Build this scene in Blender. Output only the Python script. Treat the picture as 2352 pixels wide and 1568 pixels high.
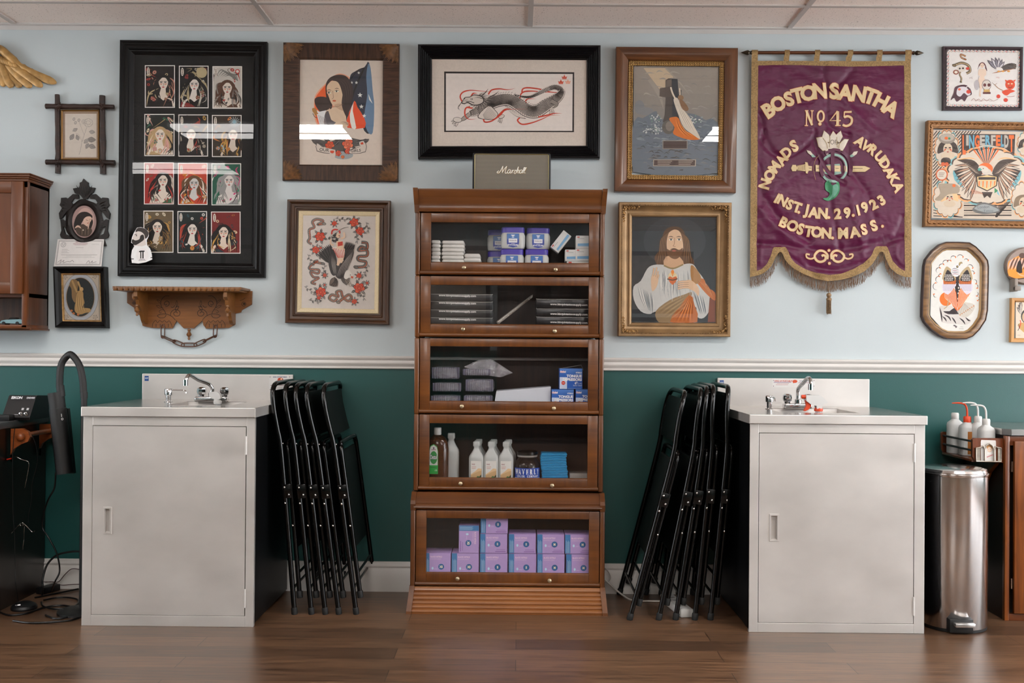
import bpy, bmesh, math, random
from math import pi, sin, cos, sqrt, atan2, radians
from mathutils import Vector, Matrix
from mathutils.geometry import tessellate_polygon

random.seed(7)
S = bpy.context.scene
C = S.collection
for o in list(bpy.data.objects):
    bpy.data.objects.remove(o)

# ---------------------------------------------------------------- camera
FPX, DW, CAMZ, CEIL = 2287.0, 4.7, 1.1547, 2.6645
yaw, pit, rol = -0.00619, 0.00553, 0.00759
fwd = Vector((sin(yaw)*cos(pit), cos(yaw)*cos(pit), sin(pit)))
rgt = Vector((cos(yaw), -sin(yaw), 0))
upv = rgt.cross(fwd)
r2 = cos(rol)*rgt + sin(rol)*upv
u2 = -sin(rol)*rgt + cos(rol)*upv
CAMP = Vector((0, -DW, CAMZ))
cam = bpy.data.cameras.new('camera')
cam.sensor_width = 36.0
cam.lens = FPX/2352*36.0
camo = bpy.data.objects.new('camera', cam)
C.objects.link(camo)
camo.matrix_world = Matrix(((r2.x, u2.x, -fwd.x, CAMP.x), (r2.y, u2.y, -fwd.y, CAMP.y), (r2.z, u2.z, -fwd.z, CAMP.z), (0, 0, 0, 1)))
S.camera = camo

# ---------------------------------------------------------------- world, exposure
W = bpy.data.worlds.new('world')
S.world = W
W.use_nodes = True
W.node_tree.nodes['Background'].inputs[0].default_value = (0.95, 0.97, 1, 1)
W.node_tree.nodes['Background'].inputs[1].default_value = 12.5
S.view_settings.view_transform = 'Standard'
S.view_settings.look = 'None'
S.view_settings.exposure = -0.24
S.view_settings.gamma = 1.0
S.view_settings.use_curve_mapping = False
try:
    S.cycles.use_denoising = True
    S.cycles.max_bounces = 6
    S.cycles.use_adaptive_sampling = True
    S.cycles.adaptive_threshold = 0.035
    S.cycles.transparent_max_bounces = 16
    S.cycles.caustics_reflective = False
    S.cycles.caustics_refractive = False
    S.cycles.sample_clamp_indirect = 6
except Exception:
    pass
# fluorescent fixtures, first those mirrored in the glass, then added ones: (x0, x1, y0, y1, strength)
LIGHTS = [(-2.39, -1.17, -2.52, -1.95, 29), (1.27, 2.49, -2.52, -1.95, 37), (-3.61, -2.39, -4.0, -3.40, 26),
          (2.6, 3.82, -6.41, -5.8, 40), (-1.17, 0.05, -5.19, -4.58, 42), (1.27, 2.49, -5.19, -4.58, 30),  # unseen fixtures added towards the back of the room as fill light
          (-1.17, 0.05, -6.41, -5.80, 42)]  # unseen, added to brighten the sink fronts and ceiling


def P(px, py, d=0.0):
    """point of the room on the plane d metres in front of the wall behind picture position px, py"""
    v = r2*((px-1176)/FPX) - u2*((py-784)/FPX) + fwd
    t = (DW-d)/v.y
    return CAMP + v*t


def PF(px, py, z=0.0):
    v = r2*((px-1176)/FPX) - u2*((py-784)/FPX) + fwd
    t = (z-CAMZ)/v.z
    return CAMP + v*t


# ---------------------------------------------------------------- materials
def lin(c):
    c = c/255.0
    return c/12.92 if c <= 0.04045 else ((c+0.055)/1.055)**2.4


def col(c, k=1.0):
    if isinstance(c, str):
        c = c.lstrip('#')
        if len(c) == 3:
            c = ''.join(a*2 for a in c)
        c = tuple(int(c[i:i+2], 16) for i in (0, 2, 4))
    return tuple(min(1.0, lin(a)*k) for a in c[:3]) + (1.0,)


MATS = {}


def nodes(name):
    m = bpy.data.materials.new(name)
    m.use_nodes = True
    nt = m.node_tree
    return m, nt, nt.nodes['Principled BSDF']


def link(nt, a, b):
    nt.links.new(a, b)


def N(nt, t, **kw):
    n = nt.nodes.new(t)
    for k, v in kw.items():
        if k in n.inputs:
            n.inputs[k].default_value = v
        else:
            setattr(n, k, v)
    return n


def mat(name, c, rough=0.5, metal=0.0, var=0.08, scale=8.0, bump=0.0, bscale=None, stretch=(1, 1, 1), coat=0.0, spec=0.5, sheen=0.0, rvar=0.0, alpha=1.0, aniso=0.0):
    """plain procedural surface: noise drives colour, roughness and bump"""
    if name in MATS:
        return MATS[name]
    m, nt, b = nodes(name)
    base = col(c)
    tc = N(nt, 'ShaderNodeTexCoord')
    mp = N(nt, 'ShaderNodeMapping')
    mp.inputs['Scale'].default_value = stretch
    link(nt, tc.outputs['Object'], mp.inputs['Vector'])
    no = N(nt, 'ShaderNodeTexNoise')
    no.inputs['Scale'].default_value = scale
    no.inputs['Detail'].default_value = 5
    link(nt, mp.outputs['Vector'], no.inputs['Vector'])
    rp = N(nt, 'ShaderNodeValToRGB')
    rp.color_ramp.elements[0].position = 0.3
    rp.color_ramp.elements[1].position = 0.7
    rp.color_ramp.elements[0].color = tuple(x*(1-var) for x in base[:3]) + (1,)
    rp.color_ramp.elements[1].color = tuple(min(1, x*(1+var)) for x in base[:3]) + (1,)
    link(nt, no.outputs['Fac'], rp.inputs['Fac'])
    link(nt, rp.outputs['Color'], b.inputs['Base Color'])
    b.inputs['Roughness'].default_value = rough
    b.inputs['Metallic'].default_value = metal
    b.inputs['Specular IOR Level'].default_value = spec
    b.inputs['Coat Weight'].default_value = coat
    b.inputs['Coat Roughness'].default_value = 0.12
    if aniso:
        b.inputs['Anisotropic'].default_value = aniso
    if sheen:
        b.inputs['Sheen Weight'].default_value = sheen
    if alpha < 1:
        b.inputs['Alpha'].default_value = alpha
    if rvar:
        mr = N(nt, 'ShaderNodeMapRange')
        mr.inputs['To Min'].default_value = max(0.02, rough-rvar)
        mr.inputs['To Max'].default_value = rough+rvar
        link(nt, no.outputs['Fac'], mr.inputs['Value'])
        link(nt, mr.outputs['Result'], b.inputs['Roughness'])
    if bump:
        n2 = N(nt, 'ShaderNodeTexNoise')
        n2.inputs['Scale'].default_value = bscale or scale*6
        n2.inputs['Detail'].default_value = 4
        link(nt, mp.outputs['Vector'], n2.inputs['Vector'])
        bp = N(nt, 'ShaderNodeBump')
        bp.inputs['Strength'].default_value = bump
        bp.inputs['Distance'].default_value = 0.002
        link(nt, n2.outputs['Fac'], bp.inputs['Height'])
        link(nt, bp.outputs['Normal'], b.inputs['Normal'])
    MATS[name] = m
    return m


def wood(name, dark, light, axis=0, rough=0.4, scale=10.0, coat=0.15, contrast=0.25, bump=0.15, stretch=18.0):
    """wood with the grain along axis 0/1/2"""
    key = name
    if key in MATS:
        return MATS[key]
    m, nt, b = nodes(name)
    tc = N(nt, 'ShaderNodeTexCoord')
    mp = N(nt, 'ShaderNodeMapping')
    sc = [stretch/3.0]*3
    sc[axis] = 0.35
    mp.inputs['Scale'].default_value = sc
    link(nt, tc.outputs['Object'], mp.inputs['Vector'])
    no = N(nt, 'ShaderNodeTexNoise')
    no.inputs['Scale'].default_value = scale
    no.inputs['Detail'].default_value = 8
    no.inputs['Roughness'].default_value = 0.65
    no.inputs['Distortion'].default_value = 0.6
    link(nt, mp.outputs['Vector'], no.inputs['Vector'])
    n3 = N(nt, 'ShaderNodeTexNoise')
    n3.inputs['Scale'].default_value = 3.0
    n3.inputs['Detail'].default_value = 2
    link(nt, tc.outputs['Object'], n3.inputs['Vector'])
    mx = N(nt, 'ShaderNodeMath', operation='MULTIPLY_ADD')
    mx.inputs[1].default_value = 0.35
    link(nt, n3.outputs['Fac'], mx.inputs[0])
    m2 = N(nt, 'ShaderNodeMath', operation='MULTIPLY')
    m2.inputs[1].default_value = 0.65
    link(nt, no.outputs['Fac'], m2.inputs[0])
    link(nt, m2.outputs[0], mx.inputs[2])
    rp = N(nt, 'ShaderNodeValToRGB')
    rp.color_ramp.elements[0].position = 0.5-contrast/2
    rp.color_ramp.elements[1].position = 0.5+contrast/2
    rp.color_ramp.elements[0].color = col(dark)
    rp.color_ramp.elements[1].color = col(light)
    link(nt, mx.outputs[0], rp.inputs['Fac'])
    link(nt, rp.outputs['Color'], b.inputs['Base Color'])
    b.inputs['Roughness'].default_value = rough
    b.inputs['Coat Weight'].default_value = coat
    b.inputs['Coat Roughness'].default_value = 0.15
    if bump:
        bp = N(nt, 'ShaderNodeBump')
        bp.inputs['Strength'].default_value = bump
        bp.inputs['Distance'].default_value = 0.001
        link(nt, no.outputs['Fac'], bp.inputs['Height'])
        link(nt, bp.outputs['Normal'], b.inputs['Normal'])
    MATS[key] = m
    return m


def glassmat(name, tint=(1, 1, 1), refl=1.0, rough=0.0, base=0.0):
    """thin clear sheet: lets light through, mirrors by Fresnel"""
    if name in MATS:
        return MATS[name]
    m = bpy.data.materials.new(name)
    m.use_nodes = True
    nt = m.node_tree
    nt.nodes.clear()
    out = N(nt, 'ShaderNodeOutputMaterial')
    tr = N(nt, 'ShaderNodeBsdfTransparent')
    tr.inputs['Color'].default_value = tuple(tint) + (1,)
    gl = N(nt, 'ShaderNodeBsdfGlossy')
    gl.inputs['Roughness'].default_value = rough
    ge = N(nt, 'ShaderNodeNewGeometry')
    dt = N(nt, 'ShaderNodeVectorMath', operation='DOT_PRODUCT')
    link(nt, ge.outputs['Normal'], dt.inputs[0])
    link(nt, ge.outputs['Incoming'], dt.inputs[1])
    ab = N(nt, 'ShaderNodeMath', operation='ABSOLUTE')
    link(nt, dt.outputs['Value'], ab.inputs[0])
    su = N(nt, 'ShaderNodeMath', operation='SUBTRACT')
    su.inputs[0].default_value = 1.0
    link(nt, ab.outputs[0], su.inputs[1])
    pw = N(nt, 'ShaderNodeMath', operation='POWER')
    pw.inputs[1].default_value = 5.0
    link(nt, su.outputs[0], pw.inputs[0])
    fr = N(nt, 'ShaderNodeMath', operation='MULTIPLY_ADD')   # Schlick, both faces of the sheet
    fr.inputs[1].default_value = 0.9
    fr.inputs[2].default_value = 0.075
    link(nt, pw.outputs[0], fr.inputs[0])
    ma = N(nt, 'ShaderNodeMath', operation='MULTIPLY_ADD')
    ma.inputs[1].default_value = refl
    ma.inputs[2].default_value = base
    ma.use_clamp = True
    link(nt, fr.outputs[0], ma.inputs[0])
    mx = N(nt, 'ShaderNodeMixShader')
    link(nt, ma.outputs[0], mx.inputs[0])
    link(nt, tr.outputs[0], mx.inputs[1])
    link(nt, gl.outputs[0], mx.inputs[2])
    link(nt, mx.outputs[0], out.inputs['Surface'])
    MATS[name] = m
    return m


def plastic(name, c, alpha=0.6, rough=0.3):
    if name in MATS:
        return MATS[name]
    m, nt, b = nodes(name)
    n = N(nt, 'ShaderNodeTexNoise')
    n.inputs['Scale'].default_value = 12
    tc = N(nt, 'ShaderNodeTexCoord')
    link(nt, tc.outputs['Object'], n.inputs['Vector'])
    mr = N(nt, 'ShaderNodeMapRange')
    mr.inputs['To Min'].default_value = max(0, alpha-0.06)
    mr.inputs['To Max'].default_value = min(1, alpha+0.06)
    link(nt, n.outputs['Fac'], mr.inputs['Value'])
    link(nt, mr.outputs['Result'], b.inputs['Alpha'])
    b.inputs['Base Color'].default_value = col(c)
    b.inputs['Roughness'].default_value = rough
    MATS[name] = m
    return m


def inkmat(name, rough=0.6, bump=0.0, coat=0.0, metal=0.0, var=0.06, sheen=0.0):
    """printed or painted sheet: its colours are stored with the faces, broken up by a fine noise"""
    if name in MATS:
        return MATS[name]
    m, nt, b = nodes(name)
    at = N(nt, 'ShaderNodeAttribute', attribute_name='ink')
    tc = N(nt, 'ShaderNodeTexCoord')
    no = N(nt, 'ShaderNodeTexNoise')
    no.inputs['Scale'].default_value = 60
    no.inputs['Detail'].default_value = 4
    link(nt, tc.outputs['Object'], no.inputs['Vector'])
    mr = N(nt, 'ShaderNodeMapRange')
    mr.inputs['To Min'].default_value = 1-var
    mr.inputs['To Max'].default_value = 1+var
    link(nt, no.outputs['Fac'], mr.inputs['Value'])
    vm = N(nt, 'ShaderNodeVectorMath', operation='SCALE')
    link(nt, at.outputs['Color'], vm.inputs[0])
    link(nt, mr.outputs['Result'], vm.inputs['Scale'])
    link(nt, vm.outputs[0], b.inputs['Base Color'])
    b.inputs['Roughness'].default_value = rough
    b.inputs['Coat Weight'].default_value = coat
    b.inputs['Metallic'].default_value = metal
    b.inputs['Sheen Weight'].default_value = sheen
    if bump:
        bp = N(nt, 'ShaderNodeBump')
        bp.inputs['Strength'].default_value = bump
        bp.inputs['Distance'].default_value = 0.001
        n2 = N(nt, 'ShaderNodeTexNoise')
        n2.inputs['Scale'].default_value = 400
        link(nt, tc.outputs['Object'], n2.inputs['Vector'])
        link(nt, n2.outputs['Fac'], bp.inputs['Height'])
        link(nt, bp.outputs['Normal'], b.inputs['Normal'])
    MATS[name] = m
    return m


# ---------------------------------------------------------------- objects
def tag(o, label=None, cat=None, group=None, kind=None):
    if label:
        o['label'] = label
    if cat:
        o['category'] = cat
    if group:
        o['group'] = group
    if kind:
        o['kind'] = kind
    return o


ORG = {}


def thing(name, label, cat, loc=(0, 0, 0), group=None):
    o = bpy.data.objects.new(name, None)
    C.objects.link(o)
    o.location = loc
    o.empty_display_size = 0.05
    ORG[o.name] = Vector(loc)
    return tag(o, label, cat, group)


def origin_of(o):
    v = Vector((0, 0, 0))
    while o is not None:
        v = v + Vector(ORG.get(o.name, (0, 0, 0)))
        o = o.parent
    return v


def dup(o, loc=None, label=None, rotz=None):
    """copy of a thing with its parts and sub-parts"""
    n = o.copy()
    C.objects.link(n)
    if loc is not None:
        n.location = loc
    if rotz is not None:
        n.rotation_euler[2] = rotz
    if label:
        n['label'] = label

    def rec(a, b):
        for ch in [x for x in KIDS.get(a.name, [])]:
            c2 = ch.copy()
            C.objects.link(c2)
            c2.parent = b
            KIDS.setdefault(b.name, []).append(c2)
            rec(ch, c2)
    rec(o, n)
    return n


KIDS = {}


class MB:
    """gathers shapes into one mesh"""
    def __init__(s):
        s.v, s.f, s.m = [], [], []

    def add(s, vs, fs, mi=0):
        n = len(s.v)
        s.v += [Vector(a) for a in vs]
        s.f += [tuple(n+i for i in f) for f in fs]
        s.m += [mi]*len(fs)
        return s

    def frombm(s, bm, mi=0):
        bm.verts.index_update()
        s.add([v.co.copy() for v in bm.verts], [[v.index for v in f.verts] for f in bm.faces], mi)
        bm.free()
        return s

    def box(s, x0, x1, y0, y1, z0, z1, bev=0.0, mi=0, seg=2, rot=None, piv=None):
        bm = bmesh.new()
        bmesh.ops.create_cube(bm, size=1)
        c = Vector(((x0+x1)/2, (y0+y1)/2, (z0+z1)/2))
        d = (abs(x1-x0), abs(y1-y0), abs(z1-z0))
        for v in bm.verts:
            v.co = Vector((v.co.x*d[0], v.co.y*d[1], v.co.z*d[2]))
        if bev > 0:
            bev = min(bev, min(d)*0.45)
            bmesh.ops.bevel(bm, geom=bm.edges[:], offset=bev, segments=seg, affect='EDGES', profile=0.5)
        for v in bm.verts:
            v.co += c
        if rot is not None:
            pv = Vector(piv) if piv is not None else c
            for v in bm.verts:
                v.co = rot @ (v.co-pv) + pv
        return s.frombm(bm, mi)

    def cyl(s, p0, p1, r0, r1=None, n=16, mi=0, caps=True):
        p0, p1 = Vector(p0), Vector(p1)
        r1 = r0 if r1 is None else r1
        a = (p1-p0).normalized()
        t = Vector((0, 0, 1)) if abs(a.z) < 0.9 else Vector((1, 0, 0))
        u = a.cross(t).normalized()
        w = a.cross(u)
        vs = []
        for p, r in ((p0, r0), (p1, r1)):
            for i in range(n):
                q = 2*pi*i/n
                vs.append(p + u*(r*cos(q)) + w*(r*sin(q)))
        fs = [(i, (i+1) % n, n+(i+1) % n, n+i) for i in range(n)]
        if caps:
            fs += [tuple(range(n))[::-1], tuple(range(n, 2*n))]
        return s.add(vs, fs, mi)

    def tube(s, pts, r, n=8, mi=0, closed=False, caps=True, squash=1.0):
        pts = [Vector(p) for p in pts]
        k = len(pts)
        rs = r if isinstance(r, (list, tuple)) else [r]*k
        vs = []
        prev = None
        for i, p in enumerate(pts):
            if closed:
                t = (pts[(i+1) % k]-pts[i-1])
            else:
                t = pts[min(i+1, k-1)]-pts[max(i-1, 0)]
            t = t.normalized() if t.length > 1e-9 else Vector((0, 0, 1))
            if prev is None:
                g = Vector((0, 0, 1)) if abs(t.z) < 0.9 else Vector((0, 1, 0))
                u = t.cross(g).normalized()
            else:
                u = prev - t*prev.dot(t)
                u = u.normalized() if u.length > 1e-6 else t.cross(Vector((0.3, 1, 0.1))).normalized()
            prev = u
            w = t.cross(u)
            for j in range(n):
                q = 2*pi*j/n
                vs.append(p + u*(rs[i]*cos(q)) + w*(rs[i]*sin(q)*squash))
        fs = []
        m = k if closed else k-1
        for i in range(m):
            i2 = (i+1) % k
            for j in range(n):
                fs.append((i*n+j, i*n+(j+1) % n, i2*n+(j+1) % n, i2*n+j))
        if caps and not closed:
            fs += [tuple(range(n))[::-1], tuple(range((k-1)*n, k*n))]
        return s.add(vs, fs, mi)

    def lathe(s, prof, c, n=24, mi=0, axis=2, sx=1.0, sy=1.0, p=2.0, wrap=None):
        """profile of (radius, height); sx, sy squash the section; p > 2 squares it"""
        vs = []
        c = Vector(c)
        for r, h in prof:
            for i in range(n):
                q = 2*pi*(i+0.5)/n
                cx, cy = cos(q), sin(q)
                if p != 2.0:
                    k = (abs(cx)**p+abs(cy)**p)**(-1/p)
                    cx, cy = cx*k, cy*k
                a, b2 = r*cx*sx, r*cy*sy
                if axis == 2:
                    vs.append(c+Vector((a, b2, h)))
                elif axis == 1:
                    vs.append(c+Vector((a, -h, b2)))
                else:
                    vs.append(c+Vector((h, a, b2)))
        k = len(prof)
        fs = []
        for i in range(k-1):
            for j in range(n):
                fs.append((i*n+j, i*n+(j+1) % n, (i+1)*n+(j+1) % n, (i+1)*n+j))
        if prof[0][0] > 1e-6:
            fs.append(tuple(range(n))[::-1])
        if prof[-1][0] > 1e-6:
            fs.append(tuple(range((k-1)*n, k*n)))
        return s.add(vs, fs, mi)

    def prism(s, pts, a0, a1, plane='xz', mi=0, tri=True):
        """outline in a plane pushed through from a0 to a1 along the third axis"""
        def mk(p, a):
            if plane == 'xz':
                return Vector((p[0], a, p[1]))
            if plane == 'yz':
                return Vector((a, p[0], p[1]))
            return Vector((p[0], p[1], a))
        n = len(pts)
        vs = [mk(p, a0) for p in pts] + [mk(p, a1) for p in pts]
        fs = [(i, (i+1) % n, n+(i+1) % n, n+i) for i in range(n)]
        tr = tessellate_polygon([[Vector((p[0], p[1], 0)) for p in pts]])
        fs += [tuple(t) for t in tr] + [tuple(n+i for i in t)[::-1] for t in tr]
        return s.add(vs, fs, mi)

    def ball(s, c, r, n=16, mi=0, sc=(1, 1, 1)):
        vs, fs = [], []
        c = Vector(c)
        m = n//2
        for i in range(m+1):
            a = pi*i/m
            for j in range(n):
                q = 2*pi*j/n
                vs.append(c+Vector((r*sc[0]*sin(a)*cos(q), r*sc[1]*sin(a)*sin(q), r*sc[2]*cos(a))))
        for i in range(m):
            for j in range(n):
                fs.append((i*n+j, (i+1)*n+j, (i+1)*n+(j+1) % n, i*n+(j+1) % n))
        return s.add(vs, fs, mi)

    def xform(s, M, start=0):
        for i in range(start, len(s.v)):
            s.v[i] = M @ s.v[i]
        return s

    def build(s, name, mats, parent=None, label=None, smooth=35, fix=True, keep=None):
        me = bpy.data.meshes.new(name)
        o = bpy.data.objects.new(name, me)
        if parent is None:
            if keep is not None:
                org = Vector(keep)
            else:
                xs = [v.x for v in s.v]
                ys = [v.y for v in s.v]
                zs = [v.z for v in s.v]
                org = Vector(((min(xs)+max(xs))/2, (min(ys)+max(ys))/2, min(zs)))
            o.location = org
            ORG[o.name] = org
        else:
            org = origin_of(parent)
            o.parent = parent
            ORG[o.name] = Vector((0, 0, 0))
            KIDS.setdefault(parent.name, []).append(o)
        me.from_pydata([v-org for v in s.v], [], s.f)
        if not isinstance(mats, (list, tuple)):
            mats = [mats]
        for m in mats:
            me.materials.append(m)
        if len(mats) > 1:
            me.polygons.foreach_set('material_index', s.m)
        if fix:
            bm = bmesh.new()
            bm.from_mesh(me)
            bmesh.ops.remove_doubles(bm, verts=bm.verts[:], dist=1e-6)
            bmesh.ops.recalc_face_normals(bm, faces=bm.faces[:])
            bm.to_mesh(me)
            bm.free()
        if smooth:
            me.polygons.foreach_set('use_smooth', [True]*len(me.polygons))
            try:
                me.set_sharp_from_angle(angle=radians(smooth))
            except Exception:
                pass
        me.update()
        C.objects.link(o)
        if label:
            o['label'] = label
        return o


def struct(o):
    o['kind'] = 'structure'
    return o


def spline(pts, k=6, closed=False):
    """smooth curve through the points (Catmull-Rom)"""
    pts = [Vector(p) for p in pts]
    n = len(pts)
    if n < 3:
        return pts
    out = []
    m = n if closed else n-1
    for i in range(m):
        if closed:
            p0, p1, p2, p3 = pts[i-1], pts[i], pts[(i+1) % n], pts[(i+2) % n]
        else:
            p0, p1, p2, p3 = pts[max(i-1, 0)], pts[i], pts[i+1], pts[min(i+2, n-1)]
        for j in range(k):
            t = j/k
            out.append(0.5*((2*p1)+(p2-p0)*t+(2*p0-5*p1+4*p2-p3)*t*t+(3*p1-p0-3*p2+p3)*t*t*t))
    if not closed:
        out.append(pts[-1])
    return out


# ---------------------------------------------------------------- flat art: inks on a sheet
FONTC = {}


def glyph_mesh(txt, off=0.0):
    key = (txt, off)
    if key not in FONTC:
        cu = bpy.data.curves.new('lettering', 'FONT')
        cu.body = txt
        cu.size = 1
        cu.offset = off
        cu.resolution_u = 3
        ob = bpy.data.objects.new('lettering', cu)
        me = ob.to_mesh()
        vs = [(v.co.x, v.co.y) for v in me.vertices]
        fs = [tuple(p.vertices) for p in me.polygons]
        ob.to_mesh_clear()
        bpy.data.objects.remove(ob)
        bpy.data.curves.remove(cu)
        FONTC[key] = (vs, fs)
    return FONTC[key]


class Art:
    """inks laid on a sheet; coordinates are read in an enlarged view (x0, y0, scale) of the sheet, or given by fn(x, y)"""
    def __init__(s, d=0.0, view=(0, 0, 1), fn=None, out=Vector((0, -1, 0)), step=3e-6, warp=None):
        s.d, s.view, s.fn, s.out, s.step, s.warp = d, view, fn, out, step, warp
        s.v, s.f, s.c = [], [], []
        s.k = 0
        s.jit = 0
        s.gain = 1.1
        s.lock = False

    def mp(s, x, y):
        if s.fn:
            p = s.fn(x, y)
        else:
            x0, y0, sc = s.view
            p = P(x0+x/sc, y0+y/sc, s.d)
        q = p + s.out*(s.k*s.step)
        if s.warp:
            q = q + s.warp(q)
        return q

    def raw(s, pts, faces, c):
        if not s.lock:
            s.k += 1
        n = len(s.v)
        s.v += [s.mp(x, y) for x, y in pts]
        s.f += [tuple(n+i for i in f) for f in faces]
        c = tuple(min(0.86, a*s.gain) for a in col(c)[:3])+(1.0,)
        s.c += [c]*len(faces)
        return s

    def poly(s, pts, c, smooth=0):
        if smooth:
            pts = [(p.x, p.y) for p in spline([(x, y, 0) for x, y in pts], smooth, True)]
        tr = tessellate_polygon([[Vector((x, y, 0)) for x, y in pts]])
        return s.raw(pts, [tuple(t) for t in tr], c)

    def rect(s, x0, y0, x1, y1, c):
        return s.raw([(x0, y0), (x1, y0), (x1, y1), (x0, y1)], [(0, 1, 2, 3)], c)

    def ell(s, cx, cy, rx, ry=None, c='#000', a=0.0, n=20):
        ry = rx if ry is None else ry
        pts = []
        for i in range(n):
            q = 2*pi*i/n
            x, y = rx*cos(q), ry*sin(q)
            pts.append((cx+x*cos(a)-y*sin(a), cy+x*sin(a)+y*cos(a)))
        return s.raw(pts, [tuple(range(n))], c)

    def ring(s, cx, cy, rx, ry, w, c, n=32):
        pts = []
        for i in range(n):
            q = 2*pi*i/n
            pts.append((cx+rx*cos(q), cy+ry*sin(q)))
            pts.append((cx+(rx-w)*cos(q), cy+(ry-w)*sin(q)))
        return s.raw(pts, [(2*i, 2*((i+1) % n), 2*((i+1) % n)+1, 2*i+1) for i in range(n)], c)

    def line(s, pts, w, c, k=5, taper=None, closed=False):
        """stroke; taper None | 'both' | 'end' | 'start'"""
        q = [Vector((x, y, 0)) for x, y in pts]
        if k > 1 and len(q) > 2:
            q = spline(q, k, closed)
        n = len(q)
        vs = []
        for i, p in enumerate(q):
            if closed:
                t = q[(i+1) % n]-q[i-1]
            else:
                t = q[min(i+1, n-1)]-q[max(i-1, 0)]
            if t.length < 1e-9:
                t = Vector((1, 0, 0))
            t.normalize()
            u = i/max(1, n-1)
            ww = w
            if taper == 'both':
                ww = w*max(0.08, sin(pi*u))
            elif taper == 'end':
                ww = w*max(0.06, min(1, 1.9*(1-u)))
            elif taper == 'start':
                ww = w*max(0.06, u)
            vs.append((p.x-t.y*ww/2, p.y+t.x*ww/2))
            vs.append((p.x+t.y*ww/2, p.y-t.x*ww/2))
        fs = [(2*i, 2*i+2, 2*i+3, 2*i+1) for i in range(n-1)]
        if closed:
            fs.append((2*n-2, 0, 1, 2*n-1))
        return s.raw(vs, fs, c)

    def text(s, txt, x, y, size, c, a=0.0, off=0.0, sx=1.0, align='l', shear=0.0, spacing=1.0):
        """x, y = left end of the baseline; size = cap height in view units"""
        vs, fs = glyph_mesh(txt, off)
        if not vs:
            return s
        sc = size/0.7
        w = max(v[0] for v in vs)*sc*sx
        ox = {'l': 0, 'c': -w/2, 'r': -w}[align]
        pts = []
        for vx, vy in vs:
            X = (vx+vy*shear)*sc*sx+ox
            Y = -vy*sc
            pts.append((x+X*cos(a)-Y*sin(a), y+X*sin(a)+Y*cos(a)))
        return s.raw(pts, fs, c)

    def glyph(s, ch, x, y, h, a, c, off=0.03, sx=1.0):
        """one letter centred on x, y"""
        vs, fs = glyph_mesh(ch, off)
        mx, mn = max(v[0] for v in vs), min(v[0] for v in vs)
        my, ny = max(v[1] for v in vs), min(v[1] for v in vs)
        sc = h/0.72
        pts = []
        for vx, vy in vs:
            X, Y = (vx-(mx+mn)/2)*sc*sx, -(vy-(my+ny)/2)*sc
            pts.append((x+X*cos(a)-Y*sin(a), y+X*sin(a)+Y*cos(a)))
        return s.raw(pts, fs, c)

    # ready-made motifs
    def leaf(s, x, y, L, a, c, w=0.42, vein=None):
        p = []
        for t, b in ((0, 0), (.25, w*.8), (.5, w), (.8, w*.55), (1, 0), (.8, -w*.55), (.5, -w), (.25, -w*.8)):
            X, Y = L*t, L*b*0.5
            p.append((x+X*cos(a)-Y*sin(a), y+X*sin(a)+Y*cos(a)))
        s.poly(p, c)
        if vein:
            s.line([(x, y), (x+L*.9*cos(a), y+L*.9*sin(a))], L*.05, vein, 1)
        return s

    def rose(s, x, y, r, c1, c2, line='#2a1a16', seed=0):
        rn = random.Random(seed)
        for i in range(6):
            q = i*pi/3+rn.random()*.5
            s.ell(x+r*.55*cos(q), y+r*.5*sin(q), r*.55, r*.45, line, q, 12)
            s.ell(x+r*.53*cos(q), y+r*.48*sin(q), r*.49, r*.39, c1 if i % 2 else c2, q, 12)
        for i, rr in enumerate((.6, .42, .24)):
            s.ell(x, y, r*rr+r*.04, r*rr*.9+r*.04, line, i, 12)
            s.ell(x, y, r*rr, r*rr*.9, (c2, c1, c2)[i], i, 12)
            s.line([(x-r*rr*.7, y), (x, y-r*rr*.5), (x+r*rr*.7, y+r*rr*.2)], r*.06, line, 4, 'both')
        return s

    def snake(s, pts, w, c, belly, line='#2b2622', dots=None):
        s.line(pts, w*.92, line, 8, None)
        s.line(pts, w*.72, c, 8, None)
        q = spline([Vector((a, b, 0)) for a, b in pts], 8)
        s.line([(p.x+w*.17, p.y+w*.08) for p in q], w*.2, belly, 1)
        for i in range(0, len(q)-1, 2):
            s.line([(q[i].x-w*.3, q[i].y-w*.1), (q[i].x+w*.3, q[i].y+w*.15)], w*.08, line, 1)
        h = q[0]
        s.ell(h.x, h.y, w*.75, w*.5, line, 0.3, 12)
        s.ell(h.x, h.y, w*.62, w*.38, c, 0.3, 12)
        s.ell(h.x-w*.2, h.y-w*.1, w*.1, w*.1, line, 0, 8)
        return s

    def feathers(s, x, y, L, a0, a1, n, c1, c2, w=0.2, line='#221c18'):
        for i in range(n):
            a = a0+(a1-a0)*i/max(1, n-1)
            s.leaf(x, y, L*1.03, a, line, w*1.25)
            s.leaf(x, y, L, a, c1 if i % 2 else c2, w)
        return s

    def face(s, x, y, r, skin, hair, lips='#a8322a', turn=0.0, shade=None):
        """head and shoulders seen from the front, r = half the face width"""
        s.poly([(x-r*1.7, y+r*1.9), (x-r*1.7, y-r*.3), (x-r*1.1, y-r*1.5), (x, y-r*1.9), (x+r*1.1, y-r*1.5), (x+r*1.75, y-r*.2), (x+r*1.7, y+r*2.0), (x+r*.8, y+r*1.7), (x-r*.7, y+r*1.7)], hair, 4)
        s.poly([(x-r*.35, y+r*.8), (x+r*.4, y+r*.8), (x+r*.5, y+r*1.9), (x+r*1.5, y+r*2.4), (x+r*1.7, y+r*3.1), (x-r*1.7, y+r*3.1), (x-r*1.5, y+r*2.4), (x-r*.45, y+r*1.9)], skin, 3)
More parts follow.
